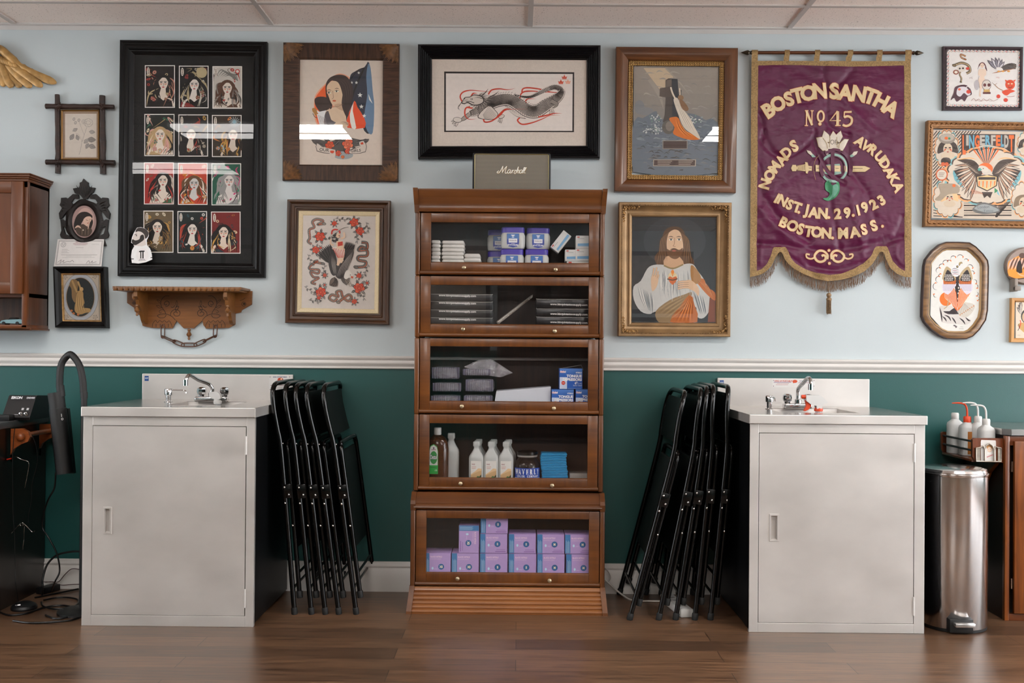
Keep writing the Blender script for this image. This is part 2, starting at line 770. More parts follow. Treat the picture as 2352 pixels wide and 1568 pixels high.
        if shade:
            s.poly([(x-r*.35, y+r*1.0), (x+r*.42, y+r*1.0), (x+r*.3, y+r*1.5), (x-r*.2, y+r*1.35)], shade, 3)
        s.poly([(x-r*.85, y-r*.3), (x-r*.6, y-r*1.15), (x, y-r*1.35), (x+r*.65, y-r*1.1), (x+r*.88, y-r*.2), (x+r*.7, y+r*.6), (x+r*.1, y+r*1.3), (x-r*.25, y+r*1.25), (x-r*.75, y+r*.55)], skin, 4)
        t = turn*r*.3
        for e in (-1, 1):
            ex = x+t+e*r*.38
            s.line([(ex-r*.25, y-r*.25), (ex, y-r*.38), (ex+r*.25, y-r*.25)], r*.1, hair, 4, 'both')
            s.ell(ex, y-r*.05, r*.2, r*.1, '#f1ede4', 0, 10)
            s.ell(ex, y-r*.05, r*.09, r*.1, '#15110f', 0, 8)
            s.line([(ex-r*.24, y-r*.05), (ex, y-r*.18), (ex+r*.24, y-r*.05)], r*.08, '#15110f', 4, 'both')
        s.line([(x+t, y-r*.05), (x+t+r*.1, y+r*.3), (x+t-r*.1, y+r*.38)], r*.07, '#6d4a3c', 4, 'both')
        s.ell(x+t, y+r*.68, r*.24, r*.1, lips, 0, 10)
        s.line([(x+t-r*.24, y+r*.68), (x+t+r*.24, y+r*.68)], r*.04, '#3a1512', 1)
        return s

    def build(s, name, parent, m, label=None, sub=0, warp=None):
        me = bpy.data.meshes.new(name)
        o = bpy.data.objects.new(name, me)
        if parent is None:
            org = s.v[0].copy()
            o.location = org
            ORG[o.name] = org
        else:
            org = origin_of(parent)
            o.parent = parent
            ORG[o.name] = Vector((0, 0, 0))
            KIDS.setdefault(parent.name, []).append(o)
        me.from_pydata([v-org for v in s.v], [], s.f)
        at = me.color_attributes.new('ink', 'FLOAT_COLOR', 'CORNER')
        buf = []
        for p, c in zip(me.polygons, s.c):
            buf += list(c)*p.loop_total
        at.data.foreach_set('color', buf)
        me.materials.append(m)
        if sub:
            bm = bmesh.new()
            bm.from_mesh(me)
            for it in range(6):
                lg = [e for e in bm.edges if e.calc_length() > sub]
                if not lg:
                    break
                bmesh.ops.subdivide_edges(bm, edges=lg, cuts=1)
                bmesh.ops.triangulate(bm, faces=[f for f in bm.faces if len(f.verts) > 4])
            bm.to_mesh(me)
            bm.free()
        if warp:
            for v in me.vertices:
                v.co = v.co + warp(v.co+org)
            me.polygons.foreach_set('use_smooth', [True]*len(me.polygons))
        me.update()
        C.objects.link(o)
        if label:
            o['label'] = label
        return o


def inset(pts, i):
    """polygon (world points in a plane y = const) moved inwards by i metres"""
    n = len(pts)
    cx = sum(p.x for p in pts)/n
    cz = sum(p.z for p in pts)/n
    out = []
    area = sum(pts[k].x*pts[(k+1) % n].z-pts[(k+1) % n].x*pts[k].z for k in range(n))
    sg = 1 if area > 0 else -1
    for k in range(n):
        a, b, c = pts[k-1], pts[k], pts[(k+1) % n]
        e1 = Vector((b.x-a.x, b.z-a.z)).normalized()
        e2 = Vector((c.x-b.x, c.z-b.z)).normalized()
        n1 = Vector((-e1.y, e1.x))*sg
        n2 = Vector((-e2.y, e2.x))*sg
        bi = (n1+n2)
        bi = bi/max(0.2, (1+n1.dot(n2)))
        out.append((b.x+bi.x*i, b.z+bi.y*i))
    return out


def ringmesh(pts, prof, mb=None, mis=None, back=True):
    """moulding round a polygon; prof = [(inset, distance from wall)]; sides that run upright take material 1"""
    mb = mb or MB()
    n = len(pts)
    rings = []
    for i, d in prof:
        rings.append([Vector((x, -d, z)) for x, z in inset(pts, i)])
    vs = [v for r in rings for v in r]
    base = len(mb.v)
    mb.v += vs
    for r in range(len(prof)-1):
        for k in range(n):
            k2 = (k+1) % n
            mb.f.append((base+r*n+k, base+r*n+k2, base+(r+1)*n+k2, base+(r+1)*n+k))
            e = pts[k2]-pts[k]
            if mis is not None:
                mb.m.append(mis[r])
            else:
                mb.m.append(1 if abs(e.z) > abs(e.x) else 0)
    return mb


def sheet(pts, ins, d, mb=None, mi=0, th=0.0):
    mb = mb or MB()
    q = inset(pts, ins)
    n = len(q)
    b = len(mb.v)
    mb.v += [Vector((x, -d, z)) for x, z in q]
    mb.f.append(tuple(range(b, b+n)))
    mb.m.append(mi)
    if th:
        mb.v += [Vector((x, -d+th, z)) for x, z in q]
        mb.f.append(tuple(range(b+n, b+2*n))[::-1])
        mb.m.append(mi)
        for k in range(n):
            k2 = (k+1) % n
            mb.f.append((b+k, b+k2, b+n+k2, b+n+k))
            mb.m.append(mi)
    return mb


# ---------------------------------------------------------------- the room
def wallmat(name, c, bump=0.12, spec=0.3, rough=0.55):
    return mat(name, c, rough=rough, var=0.025, scale=2.5, bump=bump, bscale=220, spec=spec)


RAILZ0, RAILZ1, BASEZ = 1.0475, 1.108, 0.1395
XL, XR, YB = -4.9, 5.0, -8.2
w = MB()
w.box(XL, XR, 0, 0.1, RAILZ0+0.02, CEIL+0.05, mi=0)
w.box(XL, XR, 0, 0.1, -0.05, RAILZ0+0.02, mi=1)
WBLUE = wallmat('pale_blue_paint', '#c0cacd')
WGREEN = wallmat('dark_green_paint', '#1f5350', spec=0.6, rough=0.38)
struct(w.build('wall_back', [WBLUE, WGREEN], smooth=0))
WY0, WY1, WZ0, WZ1 = -5.0, -0.45, 0.3, 2.52
LY0, LY1 = -2.7, -1.1
for nm, a, b, c, d in (('wall_left', XL-0.1, XL, YB, 0), ('wall_right', XR, XR+0.1, YB, 0), ('wall_front', XL, XR, YB-0.1, YB)):
    w = MB()
    if nm != 'wall_front':
        q2, q3 = (WY0, WY1) if nm == 'wall_right' else (LY0, LY1)
        w.box(a, b, c, d, WZ1, CEIL+0.05, mi=0)
        w.box(a, b, c, d, -0.05, WZ0, mi=1)
        for q0, q1 in ((c, q2), (q3, d)):
            w.box(a, b, q0, q1, RAILZ1, WZ1, mi=0)
            w.box(a, b, q0, q1, WZ0, RAILZ1, mi=1)
    else:
        w.box(a, b, c, d, RAILZ1, CEIL+0.05, mi=0)
        w.box(a, b, c, d, -0.05, RAILZ1, mi=1)
    struct(w.build(nm, [WBLUE, WGREEN], smooth=0))


def extr_profile(prof, x0, x1):
    """profile [(distance from wall, z)] drawn along the wall"""
    mb = MB()
    n = len(prof)
    mb.add([Vector((x0, -a, z)) for a, z in prof]+[Vector((x1, -a, z)) for a, z in prof],
           [(i, i+1, n+i+1, n+i) for i in range(n-1)]+[tuple(range(n)), tuple(range(n, 2*n))[::-1]])
    return mb


WHITE = mat('white_trim_paint', '#d8d4cf', rough=0.4, var=0.02, scale=4, bump=0.05)
z0, z1 = RAILZ0, RAILZ1
pr = [(0, z0), (0.010, z0), (0.012, z0+0.004), (0.009, z0+0.010), (0.012, z0+0.016), (0.019, z0+0.022), (0.021, z0+0.030), (0.016, z0+0.037), (0.016, z0+0.040), (0.024, z0+0.046), (0.026, z0+0.053), (0.021, z1-0.002), (0.016, z1), (0, z1)]
struct(extr_profile(pr, XL, XR).build('trim_1', WHITE, smooth=50))
pr = [(0, 0), (0.016, 0), (0.016, 0.105), (0.013, 0.109), (0.013, 0.113), (0.016, 0.117), (0.015, 0.123), (0.009, 0.129), (0.009, 0.134), (0.005, 0.1395), (0, 0.1395)]
struct(extr_profile(pr, XL, XR).build('baseboard_back', WHITE, smooth=50))
for nm, x in (('baseboard_left', XL), ('baseboard_right', XR-0.015)):
    b = MB()
    b.box(x, x+0.015, YB, 0, 0, 0.14)
    struct(b.build(nm, WHITE))

for i, (xq, q0, q1) in enumerate(((XR+0.05, WY0, WY1), (XL-0.05, LY0, LY1))):
    w = MB()
    for q in range(5):
        y = q0+(q1-q0)*q/4
        w.box(xq-0.03, xq+0.03, y-0.03, y+0.03, WZ0, WZ1)
    for z in (WZ0, WZ1):
        w.box(xq-0.03, xq+0.03, q0, q1, z-0.03, z+0.03)
    struct(w.build('window_%d' % (i+1), mat('window_frame_metal', '#5b5b5c', rough=0.4, metal=0.6), smooth=0))
    w = MB()
    w.box(xq-0.003, xq+0.003, q0, q1, WZ0, WZ1)
    struct(w.build('window_%d_glass' % (i+1), glassmat('window_glass'), smooth=0))

# floor: dark laminate boards along x
m, nt, bs = nodes('dark_laminate_boards')
tc = N(nt, 'ShaderNodeTexCoord')
br = N(nt, 'ShaderNodeTexBrick')
br.offset = 0.37
br.inputs['Scale'].default_value = 1.0
br.inputs['Brick Width'].default_value = 1.22
br.inputs['Row Height'].default_value = 0.127
br.inputs['Mortar Size'].default_value = 0.0012
br.inputs['Mortar Smooth'].default_value = 0.0
br.inputs['Color1'].default_value = col('#4c392b')
br.inputs['Color2'].default_value = col('#6b513d')
br.inputs['Mortar'].default_value = col('#1c120d')
link(nt, tc.outputs['Object'], br.inputs['Vector'])
mp = N(nt, 'ShaderNodeMapping')
mp.inputs['Scale'].default_value = (1.3, 24, 1)
link(nt, tc.outputs['Object'], mp.inputs['Vector'])
no = N(nt, 'ShaderNodeTexNoise')
no.inputs['Scale'].default_value = 3.0
no.inputs['Detail'].default_value = 10
no.inputs['Roughness'].default_value = 0.7
no.inputs['Distortion'].default_value = 0.8
link(nt, mp.outputs['Vector'], no.inputs['Vector'])
rp = N(nt, 'ShaderNodeValToRGB')
rp.color_ramp.elements[0].position = 0.32
rp.color_ramp.elements[1].position = 0.68
rp.color_ramp.elements[0].color = (0.36, 0.31, 0.28, 1)
rp.color_ramp.elements[1].color = (1.6, 1.5, 1.4, 1)
link(nt, no.outputs['Fac'], rp.inputs['Fac'])
mx = N(nt, 'ShaderNodeMix', data_type='RGBA', blend_type='MULTIPLY')
mx.inputs[0].default_value = 1.0
link(nt, br.outputs['Color'], mx.inputs[6])
link(nt, rp.outputs['Color'], mx.inputs[7])
link(nt, mx.outputs[2], bs.inputs['Base Color'])
mr = N(nt, 'ShaderNodeMapRange')
mr.inputs['To Min'].default_value = 0.24
mr.inputs['To Max'].default_value = 0.42
link(nt, no.outputs['Fac'], mr.inputs['Value'])
link(nt, mr.outputs['Result'], bs.inputs['Roughness'])
bs.inputs['Specular IOR Level'].default_value = 0.6
bp = N(nt, 'ShaderNodeBump')
bp.inputs['Strength'].default_value = 0.25
bp.inputs['Distance'].default_value = 0.001
link(nt, br.outputs['Fac'], bp.inputs['Height'])
bp.invert = True
link(nt, bp.outputs['Normal'], bs.inputs['Normal'])
FLOORM = m
f = MB()
f.box(XL-0.1, XR+0.1, YB-0.1, 0.1, -0.06, 0)
struct(f.build('floor', FLOORM, smooth=0, keep=(0, 0, 0)))

# ceiling: speckled acoustic tiles
m, nt, bs = nodes('speckled_ceiling_tile')
tc = N(nt, 'ShaderNodeTexCoord')
no = N(nt, 'ShaderNodeTexNoise')
no.inputs['Scale'].default_value = 170
no.inputs['Detail'].default_value = 2
link(nt, tc.outputs['Object'], no.inputs['Vector'])
rp = N(nt, 'ShaderNodeValToRGB')
rp.color_ramp.elements[0].position = 0.27
rp.color_ramp.elements[1].position = 0.35
rp.color_ramp.elements[0].color = col('#8f7f76')
rp.color_ramp.elements[1].color = col('#f8ebe2')
link(nt, no.outputs['Fac'], rp.inputs['Fac'])
link(nt, rp.outputs['Color'], bs.inputs['Base Color'])
bs.inputs['Roughness'].default_value = 0.9
bp = N(nt, 'ShaderNodeBump')
bp.inputs['Strength'].default_value = 0.4
bp.inputs['Distance'].default_value = 0.002
link(nt, no.outputs['Fac'], bp.inputs['Height'])
link(nt, bp.outputs['Normal'], bs.inputs['Normal'])
c = MB()
c.box(XL-0.1, XR+0.1, YB-0.1, 0.1, CEIL+0.004, CEIL+0.06)
struct(c.build('ceiling', m, smooth=0, keep=(0, 0, CEIL)))
TGRID = mat('ceiling_grid_metal', '#c3bbb5', rough=0.45, var=0.03)
g = MB()
x = -2.393-3*1.2192
while x < XR:
    if x > XL:
        g.box(x-0.0115, x+0.0115, YB, 0, CEIL-0.003, CEIL+0.006)
    x += 1.2192
yy = -0.3135
while yy > YB:
    g.box(XL, XR, yy-0.0115, yy+0.0115, CEIL-0.0025, CEIL+0.006)
    yy -= 0.6096
struct(g.build('trim_2', TGRID, smooth=0))
g = MB()
g.box(XL, XR, -0.022, 0, CEIL-0.004, CEIL+0.004)
g.box(XL, XR, -0.0015, 0, CEIL-0.024, CEIL)
struct(g.build('trim_3', mat('wall_angle_metal', '#c9c6c3', rough=0.4, var=0.03), smooth=0))

# fluorescent troffers
HOUS = mat('fixture_white_metal', '#e6e6e4', rough=0.4, var=0.02)


def emis(name, c, st):
    m = bpy.data.materials.new(name)
    m.use_nodes = True
    nt = m.node_tree
    nt.nodes.clear()
    out = N(nt, 'ShaderNodeOutputMaterial')
    e = N(nt, 'ShaderNodeEmission')
    e.inputs['Color'].default_value = c
    e.inputs['Strength'].default_value = st
    link(nt, e.outputs[0], out.inputs['Surface'])
    return m


WHERE = ['above the left end of the wall', 'above the right half of the wall', 'near the left wall', 'added as fill farthest back at the right', 'added as fill behind the middle of the room', 'added as fill behind the right middle of the room', 'added as fill farthest back in the middle']
for i, (xa, xb, ya, yb, st) in enumerate(LIGHTS):
    t = thing('ceiling_light', 'fluorescent ceiling light with two bright lamp strips, ' + WHERE[i], 'light', ((xa+xb)/2, (ya+yb)/2, CEIL), 'fluorescent ceiling lights')
    h = MB()
    z = CEIL-0.004
    h.box(xa, xb, ya+0.03, yb-0.03, z-0.01, z)
    h.box(xa, xa+0.02, ya+0.05, yb-0.05, z-0.04, z-0.01)
    h.box(xb-0.02, xb, ya+0.05, yb-0.05, z-0.04, z-0.01)
    h.box(xa, xb, (ya+yb)/2-0.03, (ya+yb)/2+0.03, z-0.03, z-0.01)
    h.build('housing', HOUS, t, smooth=0)
    for q in (0, 1):
        y0 = ya+0.10 if q == 0 else (ya+yb)/2+0.03
        y1 = (ya+yb)/2-0.03 if q == 0 else yb-0.10
        e = MB()
        e.box(xa+0.02, xb-0.02, y0, y1, z-0.036, z-0.01, 0.006)
        e.build('lamp_strip', emis('lamp_glow', (1.0, 0.965, 0.93, 1), st), t, smooth=0)

# ================================================================ pictures on the wall
V1 = (0, 60, 4.239); V2 = (0, 390, 4.021); V3 = (260, 80, 2.75); V4 = (230, 640, 6.031)
V5 = (630, 80, 4.357); V6 = (640, 440, 4.9); V7 = (950, 90, 4.02); V8 = (1400, 90, 4.355)
V9 = (1400, 450, 4.613); V10 = (1690, 90, 4.0205); V11 = (1690, 450, 4.752); V12 = (2110, 90, 3.562); V13 = (2100, 530, 5.806)


def vp(V, x, y, d=0.0):
    return P(V[0]+x/V[2], V[1]+y/V[2], d)


def corners(V, pts, d):
    return [vp(V, x, y, d) for x, y in pts]


def centre(pts, d=0.0):
    n = len(pts)
    return Vector((sum(p.x for p in pts)/n, -d, sum(p.z for p in pts)/n))


PAPER = inkmat('printed_paper', 0.75)
GLASS = glassmat('picture_glass', refl=0.9)
GLASS_SOFT = glassmat('old_picture_glass', refl=0.8, rough=0.01)


def framed(name, label, V, pts, d, prof, mats, cat='picture', group=None, parts=True):
    c = corners(V, pts, d)
    t = thing(name, label, cat, centre(c), group)
    ringmesh(c, prof).build('frame', mats, t, smooth=30)
    return t, c


# ---- black frame with twelve cards
FRB = mat('black_lacquer_frame', '#080707', rough=0.42, var=0.2, spec=0.25)
t, c = framed('framed_card_prints', 'tall black frame holding twelve tattoo style portrait cards in three columns', V3,
              [(40, 30), (970, 42), (955, 1532), (25, 1522)], 0.030,
              [(0, 0.001), (0, 0.026), (0.003, 0.030), (0.010, 0.031), (0.014, 0.027), (0.020, 0.027), (0.028, 0.034), (0.036, 0.037), (0.043, 0.034), (0.047, 0.027), (0.052, 0.026), (0.058, 0.020), (0.066, 0.012)], FRB)
sheet(c, 0.060, 0.011).build('mat_board', mat('black_mat_board', '#090a0b', rough=0.8, var=0.1), t, smooth=0)
CX = [(200, 390), (415, 602), (627, 814)]
CY = [(192, 460), (500, 765), (805, 1070), (1110, 1375)]
specs = [('#1a120f', '#e9d9c9', '#16100e', ['#c98a76', '#a2342a', '#c9b48a'], .62, .42), ('#0d0b0a', '#ece2d8', '#0a0808', ['#b9a880', '#8d2b25', '#c9c2b4'], .52, .45),
         ('#cfc8be', '#eadccd', '#5b3b28', ['#8d8880', '#b33a2c', '#3b3b38'], .5, .52), ('#1b211c', '#f0e2d2', '#c3a274', ['#e2a79a', '#3c7a5c', '#e8d8b4'], .52, .5),
         ('#1a1715', '#e6dacb', '#14100f', ['#b6aa98', '#c49a52', '#a83a2c'], .42, .48), ('#3a2f22', '#e3d3c3', '#2a1f1a', ['#c99a4a', '#98b8c4', '#e08a4a'], .72, .48),
         ('#a82a22', '#eddfd0', '#1d1513', ['#d9c9b8', '#3f6b4a', '#c63a2c'], .64, .44), ('#c8452a', '#d8d6d2', '#6a4a2c', ['#efe3d2', '#e0902a', '#d8431f'], .55, .5),
         ('#1d5b46', '#e8e0da', '#9d9a98', ['#d6447a', '#ece6dc', '#2c8a62'], .6, .42), ('#6a5a40', '#efe0cf', '#191411', ['#c49346', '#d9cbb4', '#7a5a30'], .46, .4),
         ('#13211f', '#ece2d6', '#0e0d0d', ['#b9432c', '#e8e2d8', '#2c4f58'], .5, .44), ('#7b1f1c', '#f0ddcc', '#0f0c0c', ['#d8a24a', '#2a3a42', '#e6cfa8'], .42, .5)]
k = 0
for r in range(4):
    for q in range(3):
        x0, x1 = CX[q][0]-r*3, CX[q][1]-r*3.2
        y0, y1 = CY[r][0]+q*3, CY[r][1]+q*3
        A = Art(0.0125, V3)
        bg, sk, hr, ac, fx, fy = specs[k]
        rn = random.Random(40+k)
        A.gain = .8
        A.rect(x0, y0, x1, y1, '#fffaf2')
        x0 += 5; x1 -= 5; y0 += 5; y1 -= 5
        A.rect(x0, y0, x1, y1, bg)
        W_, H_ = x1-x0, y1-y0
        cl = lambda x, y: (min(max(x, x0+3), x1-3), min(max(y, y0+3), y1-3))
        # ground of swirls, petals and leaves
        for i in range(15):
            a, b = x0+rn.random()*W_, y0+rn.random()*H_*.62
            if rn.random() < .5:
                A.line([cl(a, b), cl(a+rn.uniform(-40, 40), b+rn.uniform(-20, 30)), cl(a+rn.uniform(-60, 60), b+rn.uniform(10, 60))], rn.uniform(3, 9), rn.choice(ac+[hr]), 5, 'both')
            else:
                a, b = min(max(a, x0+18), x1-18), min(max(b, y0+18), y1-18)
                A.ell(a, b, rn.uniform(7, 16), rn.uniform(5, 12), rn.choice(ac), rn.random()*3, 9)
                A.ell(a, b, rn.uniform(3, 6), rn.uniform(2, 5), bg, rn.random()*3, 8)
        if k == 1:
            A.ell(x1-38, y0+38, 34, 34, '#c3b28a')
        if k == 2:
            for j in range(5):
                A.line([cl(x0+20+j*12, y0+60), cl(x0+50+j*14, y0+18+j*8), cl(x0+100+j*10, y0+50), cl(x1-20, y0+90)], 7, '#7d7a74', 6, 'both')
            A.ell(x1-24, y0+28, 15, 15, '#c8443a'); A.ell(x1-24, y0+28, 9, 9, '#efe7da')
        if k == 5:
            for j in range(14):
                a = j*2*pi/14
                A.line([(x0+W_*.77, y0+38), (x0+W_*.77+34*cos(a), y0+38+32*sin(a))], 3, '#cdd9dc', 1)
            A.ell(x0+W_*.77, y0+38, 11, 13, '#8fb5c4')
        fxp, fyp, fr = x0+W_*fx, y0+H_*fy, W_*.19
        for j in range(16):
            sd = rn.choice((-1, 1))
            A.line([cl(fxp+sd*fr*.7, fyp-fr*1.1), cl(fxp+sd*fr*rn.uniform(1.2, 2.2), fyp+fr*rn.uniform(-.5, 1)), cl(fxp+sd*fr*rn.uniform(.8, 2.8), fyp+fr*rn.uniform(1.6, 3.6))], rn.uniform(5, 13), rn.choice((hr, hr, ac[0])), 6, 'both')
        A.ell(fxp, fyp+fr*.3, fr*1.6, fr*1.9, hr, 0, 20); A.ell(fxp-fr*.9, fyp+fr*1.6, fr*.9, fr*1.5, hr, .3, 16); A.ell(fxp+fr*.9, fyp+fr*1.6, fr*.9, fr*1.5, hr, -.3, 16)
        yb = y1-3
        A.poly([cl(fxp-fr*.4, fyp+fr*.9), cl(fxp+fr*.4, fyp+fr*.9), cl(fxp+fr*.6, fyp+fr*2), cl(fxp+fr*2.3, fyp+fr*2.7), cl(fxp+fr*2.7, yb), cl(fxp-fr*2.5, yb), cl(fxp-fr*2, fyp+fr*2.8), cl(fxp-fr*.5, fyp+fr*2.1)], sk if k in (2, 3, 6, 8) else bg)
        A.poly([cl(fxp-fr*.42, fyp+fr*.9), cl(fxp+fr*.42, fyp+fr*.9), cl(fxp+fr*.5, fyp+fr*2.1), cl(fxp+fr*.9, fyp+fr*2.5), cl(fxp, fyp+fr*3.2), cl(fxp-fr*.9, fyp+fr*2.5)], sk)
        A.poly([(fxp-fr*.82, fyp-fr*.5), (fxp, fyp-fr*1.15), (fxp+fr*.82, fyp-fr*.5), (fxp+fr*.72, fyp+fr*.5), (fxp+fr*.1, fyp+fr*1.25), (fxp-fr*.65, fyp+fr*.55)], sk, 4)
        A.line([(fxp-fr*.9, fyp-fr*.3), (fxp-fr*.3, fyp-fr*1.15), (fxp+fr*.5, fyp-fr*1.1), (fxp+fr*.95, fyp-fr*.2)], fr*.4, hr, 5, 'both')
        for e in (-1, 1):
            A.line([(fxp+e*fr*.38-fr*.25, fyp-fr*.02), (fxp+e*fr*.38, fyp-fr*.16), (fxp+e*fr*.38+fr*.25, fyp-fr*.02)], fr*.16, '#15100e', 3, 'both')
            A.line([(fxp+e*fr*.38-fr*.3, fyp-fr*.3), (fxp+e*fr*.38+fr*.28, fyp-fr*.36)], fr*.1, '#1d1512', 1)
            A.ell(fxp+e*fr*.42, fyp+fr*.16, fr*.22, fr*.1, '#d98a72', 0, 9)
        A.line([(fxp, fyp), (fxp+fr*.1, fyp+fr*.35), (fxp-fr*.05, fyp+fr*.4)], fr*.07, '#7a5344', 3)
        A.ell(fxp, fyp+fr*.72, fr*.22, fr*.11, '#b3231c', 0, 10)
        # an arm, a kimono fold and a charm in front
        sd = 1 if k % 2 else -1
        A.poly([cl(fxp-sd*fr*2.6, yb), cl(fxp-sd*fr*2.4, fyp+fr*3.1), cl(fxp-sd*fr*.8, yb-22), cl(fxp+sd*fr*.2, yb)], ac[1] if k in (1, 6, 7, 11) else hr)
        A.line([cl(fxp-sd*fr*2.2, yb), cl(fxp-sd*fr*1.6, yb-40), cl(fxp-sd*fr*.4, yb-55)], 13, sk, 5, 'end')
        for j in range(3):
            A.line([cl(fxp-sd*fr*(.6+j*.15), yb-52), cl(fxp-sd*fr*(.1+j*.1), yb-66+j*7)], 4, sk, 1)
        for j in range(4):
            A.line([cl(fxp+sd*fr*(.5+j*.5), yb), cl(fxp+sd*fr*(1.1+j*.35), yb-34), cl(fxp+sd*fr*(1.6+j*.3), yb-46)], 4, '#1a1412', 4, 'both')
        if k in (3, 10):
            A.ell(fxp+fr*.0, yb-24, 14, 15, '#b9752c'); A.ell(fxp, yb-24, 10, 11, '#e6963a' if k == 10 else '#ede2cc')
            A.line([(fxp-5, yb-30), (fxp+5, yb-28)], 2.5, '#1a1210', 1); A.line([(fxp, yb-33), (fxp-3, yb-17)], 2.5, '#1a1210', 1); A.line([(fxp+5, yb-24), (fxp+5, yb-17)], 2.5, '#1a1210', 1)
        if k == 9:
            for e in (-1, 1):
                A.ell(x0+70+e*32, yb-56, 20, 13, '#7a5a2c', e*.3, 14); A.ell(x0+70+e*32, yb-56, 14, 9, '#d8a85a', e*.3, 12); A.ell(x0+70+e*32, yb-56, 5, 6, '#1c120a', 0, 9)
        for j in range(16):
            sd = rn.choice((-1, 1))
            u = rn.uniform(.9, 2.6)
            A.line([cl(fxp+sd*fr*rn.uniform(.8, 1.3), fyp+fr*rn.uniform(-.2, 1)), cl(fxp+sd*fr*u, fyp+fr*rn.uniform(1.4, 2.6)), cl(fxp+sd*fr*(u+rn.uniform(-1.2, .6)), fyp+fr*rn.uniform(2.8, 4.6))], rn.uniform(4, 10), rn.choice((hr, hr, ac[0], ac[2], '#171210')), 6, 'both')
        for j in range(5):
            a, b = x0+14+rn.random()*(W_-28), y0+H_*rn.uniform(.62, .93)
            A.rose(a, b, rn.uniform(8, 15), rn.choice(ac), rn.choice(ac), seed=j) if rn.random() < .6 else A.leaf(a, b, 22, rn.random()*6, rn.choice(ac), .5)
        # title cartouche
        A.ell(x0+17, y0+34, 9, 26, '#efe6d6', 0, 16)
        for j in range(4):
            A.rect(x0+14, y0+16+j*10, x0+20, y0+22+j*10, '#4a2f26')
        A.build('card_print', t, PAPER)
        k += 1
sheet(c, 0.060, 0.016).build('glass', glassmat('wide_picture_glass', refl=0.32), t, smooth=0)

# ---- paper cutout tucked in the frame's corner
A = Art(0.040, V3)
A.poly([(118, 1440), (112, 1400), (118, 1360), (133, 1335), (128, 1322), (113, 1312), (118, 1280), (128, 1255), (140, 1235), (150, 1218), (175, 1214), (200, 1222), (222, 1240), (226, 1268), (212, 1296), (215, 1330), (232, 1348), (244, 1385), (247, 1418), (205, 1436), (160, 1444)], '#efeceb')
A.poly([(133, 1330), (118, 1308), (122, 1285), (130, 1262), (138, 1250), (150, 1236), (178, 1226), (200, 1236), (214, 1256), (203, 1290), (208, 1326), (180, 1335)], '#cfc6c0')
A.poly([(138, 1328), (118, 1310), (122, 1290), (140, 1298), (165, 1290), (172, 1268), (190, 1262), (196, 1290), (170, 1312)], '#2a2523', 3)
A.poly([(140, 1246), (150, 1222), (176, 1217), (204, 1226), (222, 1246), (221, 1270), (204, 1288), (196, 1262), (180, 1246), (158, 1240)], '#39322f', 3)
A.line([(136, 1262), (150, 1258)], 4, '#2a2523', 1)
A.ell(147, 1268, 5, 3, '#1c1817', 0, 8)
A.poly([(118, 1436), (113, 1396), (134, 1346), (206, 1338), (238, 1360), (246, 1414), (200, 1434), (160, 1442)], '#f1efee')
A.ell(184, 1392, 40, 46, '#e2dfde', 0, 24)
A.rect(114, 1412, 130, 1417, '#252222'); A.rect(236, 1404, 247, 1409, '#252222')
A.poly([(163, 1366), (172, 1362), (198, 1362), (198, 1370), (192, 1370), (192, 1412), (184, 1412), (184, 1371), (178, 1371), (178, 1412), (171, 1412), (171, 1372), (163, 1372)], '#141212')
A.rect(165, 1416, 201, 1419, '#6a6666'); A.rect(160, 1422, 205, 1425, '#8a8686')
o = A.build('paper_cutout', None, PAPER)
tag(o, 'paper cutout of a bearded person in a white shirt, tucked into the black frame corner', 'cutout')

# ---- OUR GIRLS
WR = mat('rippled_brown_wood', '#3f281a', rough=0.5, var=0.6, scale=14, stretch=(1.0, 1, 9), bump=0.3, bscale=20, spec=.35)
WR2 = mat('rippled_brown_wood_across', '#3c2618', rough=0.5, var=0.6, scale=14, stretch=(9, 1, 1.0), bump=0.3, bscale=20, spec=.35)
GOLDC = mat('carved_tan_wood', '#704c2c', rough=0.5, var=0.5, scale=60, bump=0.3)
t, c = framed('framed_print', 'wide rippled dark wood frame around an OUR GIRLS print of a person with a flag', V5,
              [(88, 73), (1250, 88), (1238, 1468), (80, 1455)], 0.024,
              [(0, 0.001), (0, 0.020), (0.003, 0.024), (0.070, 0.022), (0.076, 0.018), (0.078, 0.010)], [WR2, WR])
for (cx, cy, a0) in ((95, 82, 0.0), (1245, 95, pi/2), (1232, 1460, pi), (88, 1448, 1.5*pi)):
    mb = MB()
    rn = random.Random(cx)
    o0 = vp(V5, cx, cy, 0.024)
    for i in range(25):
        a = a0+radians(3+84*i/24)
        L = (180+16*sin(i*1.7)+10*rn.random())/4.357/486
        dx, dz = cos(a), -sin(a)
        pts = [o0+Vector((dx*L*q+0.0015*sin(q*5+i)*dz, -0.001-0.002*sin(q*pi), dz*L*q+0.0015*sin(q*5+i)*dx)) for q in (0.12, 0.35, 0.6, 0.85, 1.0)]
        mb.tube(pts, [0.0009, 0.0014, 0.0018, 0.0022, 0.0009], 6)
    mb.build('corner_carving', GOLDC, t)
A = Art(0.0105, V5)
A.poly([(243, 240), (1090, 243), (1080, 1302), (238, 1298)], '#d6c8ba')
A.poly([(400, 640), (440, 560), (520, 480), (560, 430), (660, 385), (760, 430), (800, 500), (760, 700), (520, 900), (430, 900), (400, 800)], '#e8a080', 3)
A.poly([(410, 640), (470, 550), (530, 500), (560, 600), (520, 700), (480, 800), (450, 900), (410, 800)], '#e5602c', 3)
